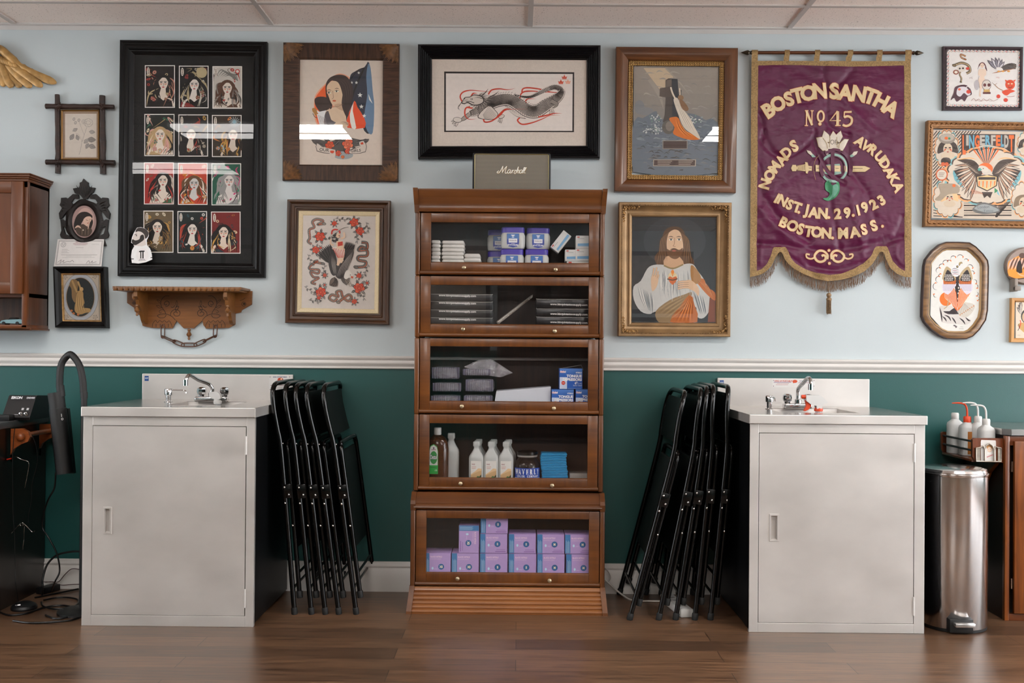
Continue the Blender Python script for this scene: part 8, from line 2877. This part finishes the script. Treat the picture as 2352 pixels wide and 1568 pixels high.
def dispenser(px, zt, d, bend, label):
    p = P(px, 920, d)
    t = thing('soap_dispenser', label, 'dispenser', (p.x, -d, zt), 'chrome soap dispensers')
    m_ = MB(); m_.lathe([(.018, 0), (.019, .003), (.011, .005), (.0115, .030), (.0165, .032), (.0175, .056), (.015, .060), (0, .060)], (p.x, -d, zt), 20); m_.build('pump', CHR, t)
    m_ = MB(); b = Vector(bend); q_ = Vector((p.x, -d, zt+.054)); m_.tube([q_, q_+b*.8, q_+b*.95+Vector((0, 0, -.003)), q_+b+Vector((0, 0, -.014))], .0032, 8); m_.build('spout', CHR, t)


dispenser(387, zS, .25, (.083, -.01, 0), 'chrome soap dispenser with long side spout on the left sink')
dispenser(1767, zR, .25, (.004, -.09, 0), 'chrome soap dispenser with spout towards the room, on the right sink')


def faucet(px0, px1, zt, d, riser, path, label, hx):
    a, b = P(px0, 920, d).x, P(px1, 920, d).x
    t = thing('faucet', label, 'faucet', ((a+b)/2, -d, zt), 'chrome faucets')
    m_ = MB(); m_.box(a, b, -d-.028, -d+.022, zt, zt+.024, .007, seg=3); m_.build('deck_plate', CHR, t)
    for x in hx:
        q_ = P(x, 920, d).x
        m_ = MB(); m_.lathe([(.014, .022), (.013, .030), (.018, .034), (.021, .046), (.019, .060), (.012, .066), (0, .067)], (q_, -d, zt), 8); m_.build('tap_handle', CHR, t)
    q_ = P(riser, 920, d).x
    m_ = MB(); m_.lathe([(.015, .022), (.015, .040), (.011, .044)], (q_, -d, zt), 16)
    pts = spline([Vector((q_, -d, zt+.04))]+[P(x, y, dd) for x, y, dd in path], 5)
    m_.tube(pts, .0085, 12); e = pts[-1]
    m_.cyl(e+Vector((0, 0, .012)), e-Vector((0, 0, .014)), .011, n=16)
    m_.build('spout', CHR, t)


faucet(450, 524, zS, .20, 486, [(488, 893, .20), (480, 882, .21), (455, 872, .26), (438, 862, .30), (430, 866, .32), (426, 878, .33)], 'chrome two-handle faucet with swan spout on the left sink', (463, 516))
faucet(1799, 1862, zR, .20, 1833, [(1833, 905, .20), (1834, 892, .21), (1845, 880, .26), (1856, 868, .32), (1862, 874, .35), (1862, 888, .36)], 'chrome two-handle faucet with swan spout on the right sink', (1808, 1856))

WPL = mat('white_plastic', '#d4d3d0', rough=0.4, var=0.03)
ORP = mat('orange_plastic', '#d8451c', rough=0.4, var=0.04)
# white spray head on the left sink
p = P(497, 926, .30)
t = thing('spray_bottle', 'white spray bottle head beside the faucet on the left sink', 'spray bottle', (p.x, -.30, zS-.139))
m_ = MB(); m_.lathe([(.026, 0), (.028, .01), (.028, .085), (.012, .125), (.012, .142)], (p.x, -.27, zS-.139), 20); m_.build('bottle_body', plastic('clear_spray_body', '#c9ccd0', .5), t)
m_ = MB(); q_ = lambda x, y: (P(x, y, .27).x, P(x, y, .27).z); m_.lathe([(.017, 0), (.018, .012), (.012, .018)], (P(500, 926, .27).x, -.27, P(500, 927, .27).z), 16)
m_.prism([q_(482, 900), (q_(500, 899)), q_(506, 904), q_(509, 914), q_(504, 917), q_(489, 915), q_(482, 911)], -.283, -.257, 'xz'); m_.cyl((P(497, 915, .27).x, -.27, P(497, 915, .27).z-.012), (P(497, 915, .27).x, -.27, P(497, 915, .27).z+.002), .011); m_.build('spray_head', WPL, t)
# orange and white spray bottle standing in the right basin
dq = .40
p = P(1880, 940, dq)
t = thing('spray_bottle', 'spray bottle with white head and orange trigger standing in the right sink', 'spray bottle', (p.x, -dq, zR-.139))
m_ = MB(); m_.lathe([(.034, 0), (.036, .01), (.036, .09), (.014, .128), (.014, .14)], (p.x, -dq, zR-.139), 24); m_.build('bottle_body', plastic('clear_spray_body', '#c9ccd0', .5), t)
m_ = MB(); m_.lathe([(.018, 0), (.019, .008), (.015, .016)], (p.x, -dq, P(1880, 944, dq).z), 18); m_.build('collar', ORP, t)
q_ = lambda x, y: (P(x, y, dq).x, P(x, y, dq).z)
m_ = MB(); m_.prism([q_(*a) for a in ((1850, 907), (1881, 907), (1891, 914), (1900, 925), (1890, 927), (1886, 933), (1885, 938), (1874, 938), (1873, 931), (1862, 929), (1850, 920))], -dq-.016, -dq+.016, 'xz'); m_.build('spray_head', WPL, t)
m_ = MB(); m_.prism([q_(*a) for a in ((1849, 918), (1858, 923), (1863, 931), (1856, 940), (1848, 944), (1845, 943), (1851, 932))], -dq-.008, -dq+.008, 'xz'); m_.build('trigger', ORP, t)
m_ = MB(); a = q_(1841, 911); b = q_(1851, 911); m_.cyl((a[0], -dq, a[1]), (b[0], -dq, b[1]), .0085, n=12); m_.build('nozzle', ORP, t)

# ================================================================ folding chairs
CT = mat('black_enamel_tube', '#040404', rough=0.2, var=0.1, spec=0.4)
CV = mat('black_vinyl', '#060908', rough=0.5, spec=0.3, var=0.2, scale=40, bump=0.2)
RVT = mat('steel_rivet', '#b9b6b3', rough=0.15, metal=1.0)
RBF = mat('black_rubber_foot', '#0d0e0e', rough=0.7)


def chair(label):
    t = thing('folding_chair', label, 'chair', (0, 0, 0), None)
    W_ = .43
    r = .0110
    m_ = MB()
    pts = [(.0, 0, .015), (.0, 0, .45), (-.002, 0, .72), (-.010, 0, .80), (-.018, 0, .88), (-.020, .004, .945), (-.018, .022, .978), (-.015, .055, .992), (-.013, .12, .994), (-.013, W_-.12, .994), (-.015, W_-.055, .992), (-.018, W_-.022, .978), (-.020, W_-.004, .945), (-.018, W_, .88), (-.010, W_, .80), (-.002, W_, .72), (0, W_, .45), (0, W_, .015)]
    m_.tube(spline(pts, 4), r, 10)
    m_.build('back_frame', CT, t, smooth=60)
    m_ = MB()
    pts = [(.024, .018, .085), (.024, .018, .5), (.023, .018, .69), (.022, .03, .725), (.022, .06, .738), (.022, W_-.06, .738), (.022, W_-.03, .725), (.023, W_-.018, .69), (.024, W_-.018, .5), (.024, W_-.018, .085)]
    m_.tube(spline(pts, 4), r*.92, 10)
    m_.build('leg_frame', CT, t, smooth=60)
    for z, x in ((.11, 0.0), (.17, .024)):
        m_ = MB(); m_.tube([(x, .01, z), (x, W_-.01, z)], .006, 8); m_.build('stretcher', CT, t)
    m_ = MB(); m_.box(.006, .022, .045, W_-.045, .27, .70, .007, seg=3); m_.build('seat', CV, t)
    m_ = MB()
    vs, fs = [], []
    for i in range(9):
        y = .012+(W_-.024)*i/8
        cx = .010*(1-((i-4)/4)**2)
        for z, dx in ((.775, -.004), (.82, -.010), (.90, -.018), (.965, -.018)):
            vs += [(dx+cx-.004, y, z)]
    n = len(vs)
    vs += [(a+.008, b, c_) for a, b, c_ in vs]
    for i in range(8):
        for j in range(3):
            a = i*4+j
            fs += [(a, a+1, a+5, a+4), (n+a, n+a+4, n+a+5, n+a+1)]
        fs += [(i*4, i*4+4, n+i*4+4, n+i*4), (i*4+3, n+i*4+3, n+i*4+7, i*4+7)]
    fs += [(0, n, n+1, 1), (1, n+1, n+2, 2), (2, n+2, n+3, 3), (32, 33, n+33, n+32), (33, 34, n+34, n+33), (34, 35, n+35, n+34)]
    m_.add(vs, fs); m_.build('backrest', CV, t, smooth=50)
    for y in (-.011, W_+.007):
        m_ = MB(); m_.box(-.008, .030, y, y+.004, .50, .56, .002); m_.build('hinge_plate', CT, t)
    for x, y, z in ((.002, -.013, .548), (.018, -.013, .515), (.022, -.0, .38), (.0, -.013, .48), (.006, .002, .735)):
        m_ = MB(); m_.ball((x, y, z), .0055, 10); m_.build('rivet', RVT, t)
    for x, y, z in ((0, 0, 0), (0, W_, 0), (.024, .018, .065), (.024, W_-.018, .065)):
        m_ = MB(); m_.lathe([(.0125, 0), (.0135, .004), (.0135, .026), (.0115, .030)], (x, y, z), 12); m_.build('rubber_foot', RBF, t)
    return t


proto = None
LS = [(676, 635, 888), (715, 664, 889), (747, 688, 890), (778, 713, 891), (818, 752, 893)]
RS = [(1446, 1580, 916), (1513, 1619, 909), (1552, 1634, 904), (1596, 1650, 900), (1632, 1684, 900)]
NTH = ('first', 'second', 'third', 'fourth', 'fifth')
for side, lst, fy in ((0, LS, 1411), (1, RS, 1424)):
    for i, (xf, xt, yt) in enumerate(lst):
        p = PF(xf, fy)
        dn = -p.y
        top = P(xt, yt+10, dn)
        ang = atan2(top.x-p.x, top.z)
        lab = 'folded black metal chair, %s from the %s in the row left of the bookcase' % (NTH[i] if i < 4 else 'last', 'sink') if side == 0 else 'folded black metal chair, %s from the bookcase in the row right of it' % (NTH[i] if i < 4 else 'last')
        if proto is None:
            proto = chair(lab); o = proto
        else:
            o = dup(proto, None, lab)
        o['group'] = 'folded chairs left of the bookcase' if side == 0 else 'folded chairs right of the bookcase'
        o.location = (p.x, -dn+.006+(.0 if side == 0 else .0), 0.0)
        o.rotation_euler = (0, ang, 0)

# ================================================================ trash can
RBM = mat('polished_steel', '#dedbda', rough=0.16, metal=1.0, var=0.03, scale=3)
p = PF(2195, 1456)
rc = .132
cx_, cy_ = P(2263, 1300, .5).x-rc, p.y+rc
t = thing('trash_can', 'tall round polished steel pedal trash can beside the right sink', 'trash can', (cx_, cy_, 0))
ht = P(2195, 1072, -cy_+.05).z
m_ = MB(); m_.lathe([(rc-.004, .012), (rc-.001, .016), (rc-.001, ht-.035)], (cx_, cy_, 0), 64); m_.build('can_body', RBM, t, smooth=40)
m_ = MB(); m_.lathe([(rc-.008, 0), (rc-.003, .002), (rc-.002, .014), (rc-.01, .016)], (cx_, cy_, 0), 48); m_.build('base_ring', mat('black_plastic', '#0e0e0f', rough=0.5), t)
m_ = MB(); m_.lathe([(rc+.001, ht-.036), (rc+.003, ht-.032), (rc+.003, ht-.026), (rc-.002, ht-.024), (rc-.001, ht-.020), (rc-.006, ht-.010), (rc-.03, ht-.003), (0, ht)], (cx_, cy_, 0), 64); m_.build('lid', RBM, t, smooth=30)
px_ = P(2207, 1440, -p.y).x
m_ = MB(); m_.box(px_-.048, px_+.048, cy_-rc-.008, cy_-rc+.03, .006, .062, .004); m_.build('pedal_housing', MATS['black_plastic'], t)
m_ = MB(); m_.box(px_-.036, px_+.046, cy_-rc-.034, cy_-rc+.01, .034, .052, .005); m_.build('pedal', mat('pedal_steel', '#c9c6c4', rough=0.25, metal=.9), t)

# ================================================================ right workstation with bottle rack
HOW = wood('honey_oak', '#5a2a0c', '#93501c', 2, 0.35, 5, 0.35)
HOH = wood('honey_oak_across', '#4f240c', '#7c4018', 0, 0.35, 5, 0.35)
dw = .42
xw = P(2308, 1300, dw).x
zw = P(2312, 985, dw).z
t = thing('workstation_cabinet', 'honey brown wooden workstation cabinet with steel top at the right edge', 'cabinet', (xw+.35, -dw/2, 0))
m_ = MB(); m_.prism([(xw-.006, -.01), (xw-.006, -dw+.02), (xw+.02, -dw-.012), (xw+.72, -dw-.012), (xw+.72, -.01)], zw-.026, zw, 'xy'); m_.build('counter_top', SST, t, smooth=0)
m_ = MB(); m_.box(xw+.004, xw+.7, -dw+.022, -.01, .0, zw-.028); m_.build('carcass', mat('dark_side_panel', '#1d0e07', rough=0.45, var=0.3), t, smooth=0)
m_ = MB(); m_.box(xw, xw+.02, -dw, -dw+.022, .0, zw-.03, .002); m_.build('stile', HOW, t)
m_ = MB(); m_.box(xw+.02, xw+.7, -dw, -dw+.022, .0, .03, .002); m_.build('bottom_rail', HOH, t)
m_ = MB(); m_.box(xw+.02, xw+.7, -dw, -dw+.022, zw-.07, zw-.03, .002); m_.build('top_rail', HOH, t)
m_ = MB(); m_.box(xw+.032, xw+.36, -dw-.018, -dw, .035, zw-.05, .003); dr = m_.build('door', HOW, t)
for z in (zw-.16, .16):
    m_ = MB(); m_.cyl((xw+.027, -dw-.005, z-.022), (xw+.027, -dw-.005, z+.022), .004, n=8); m_.build('hinge', RVT, dr)
RKW = wood('rack_wood', '#45200e', '#7a3d1b', 2, 0.35, 5, 0.35)
RKD = mat('dark_dowel', '#241f1e', rough=0.35, var=0.2)
d1, d2 = .40, .085
xa, xb = P(2234, 1020, d1).x, xw-.001
zr1, zr0 = P(2262, 1006, d1).z, P(2262, 1060, d1).z
t = thing('bottle_rack', 'small wooden rack with dark rails fixed to the side of the right workstation', 'rack', ((xa+xb)/2, -.24, zr0))
for dd in (d1, d2):
    m_ = MB(); m_.prism([(xa, zr0+.02), (xa+.012, zr0), (xb, zr0-.004), (xb, zr1), (xa+.006, zr1), (xa, zr1-.006)], -dd, -dd+.016, 'xz'); m_.build('end_panel', RKW, t, smooth=0)
for z in (zr1-.016, zr1-.055):
    m_ = MB(); m_.tube([(xa+.008, -d1+.01, z), (xa+.008, -d2, z)], .0048, 10); m_.build('rail', RKD, t)
m_ = MB(); m_.box(xa+.002, xb, -d1+.012, -d2-.001, zr0-.002, zr0+.008, .001); m_.build('rack_floor', RKW, t)
m_ = MB(); m_.prism([(-d1+.02, zr0-.003), (-d2, zr0-.003), (-d2, zr0-.22), (-.22, zr0-.18), (-.30, zr0-.06)], xb-.018, xb, 'yz'); m_.build('support_panel', HOW, t, smooth=0)
zf = zr0+.008
MLK = plastic('milky_bottle', '#d3d5d4', .93, .4)
ORL = plastic('orange_liquid', '#b5753a', .95, .3)
def wash(xo, d, h, capm, body, label, spout=True, lab=None):
    x = xa+xo
    t = thing('wash_bottle', label, 'bottle', (x, -d, zf), 'bottles in the rack')
    c_ = (x, -d, zf)
    m_ = MB(); m_.lathe([(.030, 0), (.033, .004), (.033, h*.70), (.030, h*.76), (.016, h*.83), (.014, h*.86)], c_, 24, p=3.2); m_.build('bottle_body', body, t)
    m_ = MB(); m_.lathe([(.016, h*.85), (.0165, h*.86), (.0165, h*.97), (.014, h), (0, h)], c_, 18); m_.build('cap', capm, t)
    if spout:
        q_ = Vector((x, -d, zf+h)); m_ = MB()
        m_.tube(spline([q_, q_+Vector((-.002, 0, .035)), q_+Vector((-.012, .002, .054)), q_+Vector((-.036, .004, .059)), q_+Vector((-.066, .006, .058))], 4), [.0045]*9+[.0040]*4+[.0034, .003, .0025, .002], 8); m_.build('spout', capm, t)
    if lab:
        m_ = MB(); m_.box(x-.012, x+.020, -d-.0338, -d-.033, zf+h*.05, zf+h*.62); m_.build('label', lab, t, smooth=0)
wash(.040, .135, .185, WPL, MLK, 'milky screw-cap bottle at the rear of the rack', False)
wash(.055, .225, .175, ORP, MLK, 'milky wash bottle with orange cap and spout and brown label', True, ORL)
wash(.094, .245, .178, WPL, MLK, 'milky wash bottle with white spout, middle of the rack')
wash(.088, .335, .172, WPL, MLK, 'milky wash bottle with white spout, nearest the front of the rack')
A = Art(d1+.0008, (2100, 900, 5.6)); A.gain = 1
A.poly([(862, 615), (1045, 622), (1050, 640), (1050, 890), (858, 882), (855, 640)], '#dedad6'); A.ell(970, 730, 34, 44, '#d8b9a0'); A.ell(968, 710, 40, 30, '#c9905a'); A.ell(968, 735, 26, 30, '#e6cdb8'); A.ell(955, 735, 4, 3, '#4a2a1a'); A.ell(982, 735, 4, 3, '#4a2a1a'); A.poly([(930, 830), (1010, 800), (1015, 812), (935, 845)], '#c98a8a'); A.poly([(940, 775), (1005, 775), (1010, 800), (935, 800)], '#e8e4e0')
o = A.build('portrait_card', None, PAPER); tag(o, 'white card with a small portrait held in the pewter holder', 'card')
m_ = MB()
PV = lambda x, y, d=d1+.006: P(2100+x/5.6, 900+y/5.6, d)
for pts in ([(795, 720), (795, 890), (1118, 895), (1118, 720)], [(795, 722), (850, 712), (885, 690), (905, 730), (905, 890)], [(905, 740), (925, 690), (965, 662), (1005, 690), (1025, 740), (1025, 890)], [(1030, 740), (1045, 700), (1075, 715), (1118, 722)]):
    m_.tube([PV(*a) for a in pts], .0032, 8)
m_.add([PV(795, 722), PV(850, 716), PV(850, 890), PV(795, 888)], [(0, 1, 2, 3)]); m_.add([PV(1075, 722), PV(1118, 722), PV(1118, 892), PV(1075, 892)], [(0, 1, 2, 3)])
o = m_.build('card_holder', mat('pewter', '#a59c90', rough=.35, metal=.7, var=.15, scale=60), smooth=40); tag(o, 'pewter gothic-arched card holder on the front of the bottle rack', 'card holder')

# ================================================================ left workstation
xl2 = -2.215
zl2 = .815
t = thing('workstation_cabinet', 'dark wooden workstation cabinet with grey top at the left edge', 'cabinet', (xl2-.35, -.3, 0))
m_ = MB(); m_.box(xl2-.7, xl2+.004, -.62, -.01, zl2-.030, zl2, .003); m_.build('counter_top', mat('grey_laminate_top', '#4a4c4e', rough=.3, var=.1), t)
m_ = MB(); m_.box(xl2-.7, xl2-.012, -.60, -.01, 0, zl2-.03); m_.build('carcass', mat('dark_walnut_side', '#170c08', rough=.35, var=.3, scale=6, stretch=(1, 1, .3), coat=.2), t, smooth=0)
LW = wood('scroll_wood', '#5e2c10', '#9a5226', 0, 0.35, 5, 0.35)
dr0 = .36
t = thing('side_rack', 'brown wooden scroll-end rack with round knob on the side of the left workstation', 'rack', (xl2+.02, -.25, .7))
ol = [(-40, 984), (52, 984), (64, 991), (69, 1003), (64, 1014), (48, 1020), (32, 1030), (20, 1044), (10, 1057), (-5, 1060), (-40, 1060)]
for dd, sh in ((dr0, 0), (.10, 58)):
    m_ = MB(); q_ = [(P(x+sh*(1 if dd == .1 else 0), y, dd)) for x, y in ol]
    if dd == .1: q_ = [P(x, y, dr0) for x, y in ol]
    m_.prism([(max(v.x, xl2+.0005), v.z) for v in q_ ], -dd, -dd+.018, 'xz'); ep = m_.build('end_panel', LW, t, smooth=0)
    if dd == dr0:
        m_ = MB(); k_ = P(47, 1003, dr0+.01); m_.ball(k_, .018, 18, 0, (1, .8, 1)); m_.build('knob', LW, ep)
m_ = MB(); k_ = P(52, 1000, dr0); m_.tube([(k_.x, -dr0+.01, k_.z), (k_.x, -.10, k_.z)], .011, 12); m_.build('rail', LW, t)
BPL = mat('matte_black_case', '#0f0f11', rough=.45, var=.1)
p = P(50, 951, .20)
t = thing('power_supply', 'black tattoo power supply box with two silver jacks on the left counter', 'power supply', (p.x, -.25, zl2))
x0, x1 = P(8, 950, .30).x, P(72, 950, .30).x
zt_ = P(45, 907, .24).z
m_ = MB(); m_.prism([(-.31, zl2), (-.315, zl2+.012), (-.255, zt_-.004), (-.245, zt_), (-.14, zt_-.006), (-.13, zl2)], x0, x1, 'yz'); m_.build('case', BPL, t, smooth=30)
def pf(x, y):
    u = (y/100)
    return Vector((x0+(x1-x0)*x/100, -.256-(.315-.256)*u-.0009, (zt_-.004)+(zl2+.012-zt_+.004)*u+.0006))
A = Art(fn=pf); A.gain = 1
A.text('EIKON', 12, 13, 11, '#e4e4e6', 0, .05, .85); A.text('EMS400', 97, 12, 8, '#d4d4d8', 0, .03, .8, 'r'); A.rect(62, 56, 70, 66, '#c9c9cc'); A.rect(80, 56, 88, 66, '#c9c9cc'); A.rect(40, 86, 56, 88, '#b5b5b8')
A.build('print', t, STK)
for u in (66, 84):
    m_ = MB(); k_ = pf(u, 84); m_.lathe([(.0085, -.002), (.0085, .004), (.005, .005), (.0045, .001), (0, .001)], k_, 16, axis=1); m_.build('jack', CHR, t)
m_ = MB(); a, b = P(-20, 950, .36).x, P(24, 950, .36).x
m_.box(a, b, -.37, -.32, zl2, zl2+.026, .004); tag(m_.build('switch_box', BPL), 'low flat black box at the left end of the grey counter', 'box')

# gooseneck lamp
dl = .42
t = thing('gooseneck_lamp', 'black gooseneck floor lamp with long hanging cylinder shade left of the sink', 'lamp', (P(193, 1300, dl).x, -dl, 0))
GN = mat('black_gooseneck', '#0b0b0c', rough=.35, var=.2, scale=300, bump=.4)
pp = P(193, 920, dl)
m_ = MB(); m_.cyl((pp.x, -dl, .012), (pp.x, -dl, P(193, 912, dl).z), .0125, n=16); m_.cyl((pp.x, -dl, P(193, 914, dl).z), (pp.x, -dl, P(192, 900, dl).z), .0150, n=16); m_.build('pole', GN, t)
m_ = MB(); m_.lathe([(.10, 0), (.10, .010), (.02, .016)], (pp.x, -dl, 0), 32); m_.v = [Vector((min(v.x, pp.x+.07), v.y, v.z)) for v in m_.v]; m_.build('base', GN, t)
pts = spline([P(x, y, dd) for x, y, dd in ((192, 902, dl), (190, 872, dl), (182, 838, dl), (166, 816, dl), (156, 816, dl), (143, 832, dl), (138, 855, dl), (137, 892, dl))], 9)
m_ = MB(); m_.tube(pts, [.0142*(1+.06*(i % 2)) for i in range(len(pts))], 12); m_.build('gooseneck', GN, t)
m_ = MB(); a, b = P(138, 885, dl), P(141, 910, dl); m_.cyl(a, b, .0165, n=16); m_.build('swivel', GN, t)
m_ = MB(); a, b, c_ = P(128, 901, dl), P(133, 938, dl), P(149, 1087, dl)
m_.cyl(a, b, .033, n=28); m_.cyl(b, c_, .0355, n=28); m_.build('shade', GN, t)
m_ = MB(); q_ = [P(x, y, dl-.03) for x, y in ((136, 938), (156, 938), (170, 1087), (150, 1087))]; m_.add(q_+[v+Vector((0, .02, 0)) for v in q_], [(0, 1, 2, 3), (7, 6, 5, 4), (0, 4, 5, 1), (1, 5, 6, 2), (2, 6, 7, 3), (3, 7, 4, 0)]); m_.build('shade_fin', GN, t, smooth=0)
A = Art(dl+.0362); A.gain = 1
A.ring(143, 962, 2.4, 2.6, .8, '#d4d4d4', 14); A.line([(141, 950), (141.5, 957)], 1.4, '#c9c9c9', 1); A.build('logo', t, STK)

# ---- cables, pedal, plug
CB = mat('black_cable', '#0b0b0c', rough=.35)
def cable(nm, lab, pts, r, m=CB, k_=6):
    m_ = MB(); m_.tube(spline(pts, k_), r, 8); return tag(m_.build(nm, m, smooth=60), lab, 'cable')
F = lambda x, y, z=.006: PF(x, y, z)
cable('lamp_cable', 'black cable hanging from the lamp shade and curving down to the floor', [P(128, 1085, .40), P(125, 1120, .38), P(112, 1145, .36), P(100, 1180, .3), P(98, 1212, .28), P(112, 1235, .3), P(130, 1270, .3), P(137, 1310, .3), P(126, 1336, .32), F(118, 1358)], .0038)
cable('looped_cable', 'thick black cable looping over the white baseboard beside the left sink', [P(186, 1266, .12), P(160, 1267, .12), P(130, 1275, .12), P(108, 1297, .13), P(98, 1330, .15), P(98, 1345, .17), F(97, 1366)], .0048)
cable('thin_cable', 'thin dark red cable lying across the baseboard by the left sink', [P(186, 1308, .03), P(165, 1306, .03), P(148, 1320, .03), P(135, 1335, .03), P(120, 1336, .035), P(100, 1336, .04)], .0018, mat('dark_red_cable', '#3a1512', rough=.4))
cable('thin_cable', 'thin dark cable sagging low along the baseboard by the left sink', [P(186, 1341, .04), P(165, 1342, .04), P(140, 1343, .04), P(120, 1336, .045), P(104, 1337, .05)], .0018, MATS['dark_red_cable'])
cable('clip_cord', 'thin shiny cord hanging from the rack knob down the dark cabinet', [P(34, 984, .385), P(31, 1010, .385), P(29, 1060, .385), P(30, 1180, .38), P(33, 1220, .38), P(35, 1300, .39), P(36, 1340, .40), F(44, 1392)], .0018)
cable('clip_cord', 'second thin cord with clip ends hanging in front of the dark cabinet', [P(68, 992, .30), P(82, 1020, .29), P(86, 1060, .285), P(74, 1110, .285), P(72, 1150, .285), P(66, 1180, .285), P(65, 1200, .285)], .0016)
m_ = MB()
for pts in ([(20, 1222), (25, 1225), (36, 1213), (46, 1203), (52, 1200), (53, 1206), (47, 1206), (46, 1202)], [(54, 1202), (63, 1210), (74, 1221), (80, 1218)], [(56, 1206), (55, 1235), (52, 1262)]):
    m_.tube(spline([P(x, y, .32) for x, y in pts], 4), .0016, 6)
tag(m_.build('hook_clip', RVT, smooth=60), 'small steel wire hook clip hanging beside the left cabinet', 'clip')
m_ = MB(); m_.tube(spline([P(x, y, .37) for x, y in ((18, 1054), (28, 1050), (38, 1049), (50, 1055), (66, 1062), (63, 1090), (57, 1120))], 5), .0015, 6)
tag(m_.build('hook_wire', RVT, smooth=60), 'bent steel wire with red tip hooked under the left rack', 'wire')
m_ = MB(); a = P(22, 1053, .372); m_.cyl(a-Vector((.012, 0, .004)), a+Vector((.008, 0, .001)), .003); tag(m_.build('red_tip', mat('red_plastic_tip', '#c02a18', rough=.4)), 'small red plastic tip on the hooked steel wire', 'tip')
p = F(55, 1398, 0)
t = thing('foot_pedal', 'round black and steel foot pedal on the floor at the left', 'pedal', (p.x, p.y, 0))
m_ = MB(); m_.lathe([(.052, 0), (.054, .008), (.050, .018), (.030, .030), (0, .032)], (p.x, p.y, 0), 28); m_.build('pedal_body', BPL, t)
m_ = MB(); m_.ball((p.x-.01, p.y-.03, .022), .014, 12, 0, (1.4, .7, .7)); m_.build('steel_button', CHR, t)
a, b = F(98, 1366, 0), F(150, 1352, 0)
m_ = MB(); m_.box(0, .10, 0, .045, 0, .030, .004); M_ = Matrix.Translation(a) @ Matrix.Rotation(atan2(b.y-a.y, b.x-a.x), 4, 'Z'); m_.xform(M_); tag(m_.build('power_adapter', BPL), 'black oblong power adapter on the floor under the looped cable', 'adapter')
for i, pts in enumerate(([(-10, 1400), (20, 1412), (60, 1408), (100, 1395), (140, 1390), (175, 1395)], [(30, 1425), (70, 1430), (120, 1428), (160, 1424), (182, 1418)], [(100, 1378), (130, 1372), (160, 1372), (180, 1378), (170, 1392), (130, 1398), (100, 1392), (95, 1382)], [(105, 1412), (125, 1420), (150, 1418), (165, 1412)], [(80, 1372), (110, 1366), (150, 1358), (180, 1352)])):
    cable('floor_cable', 'black cable on the floor left of the sink, ' + ('long one reaching the left edge', 'one nearest the camera', 'coiled one', 'short one near the coil', 'one closest to the baseboard')[i], [F(x, y, .005) for x, y in pts], .004)

# ---- white power strip and cord by the right chairs
WC = mat('white_cord', '#cfc9c2', rough=.45)
cable('white_cord', 'white cord running from behind the bookcase over the baseboard to the power strip', [P(1378, 1318, .06), P(1390, 1332, .05), P(1408, 1348, .06), P(1430, 1366, .08), F(1452, 1378), F(1490, 1380), F(1532, 1380)], .0042, WC)
cable('white_cord', 'thin white looped cord on the baseboard right of the bookcase', [P(1378, 1298, .03), P(1392, 1306, .03), P(1402, 1322, .03), P(1398, 1334, .03), P(1388, 1336, .03), P(1378, 1330, .04)], .0026, WC)
a, b = F(1530, 1380, 0), F(1578, 1418, 0)
t = thing('power_strip', 'white power strip lying on the floor under the right folded chairs', 'power strip', a)
L = (b-a).length
m_ = MB(); m_.box(0, L, -.028, .028, 0, .036, .005); M_ = Matrix.Translation(a) @ Matrix.Rotation(atan2(b.y-a.y, b.x-a.x), 4, 'Z'); m_.xform(M_); m_.build('strip_body', WPL, t)
for j in range(5):
    m_ = MB(); u = L*(j+.7)/6; m_.box(u-.008, u+.008, -.012, .012, .0355, .0372, .001); m_.xform(M_); m_.build('outlet', mat('outlet_grey', '#8a8784', rough=.5), t)
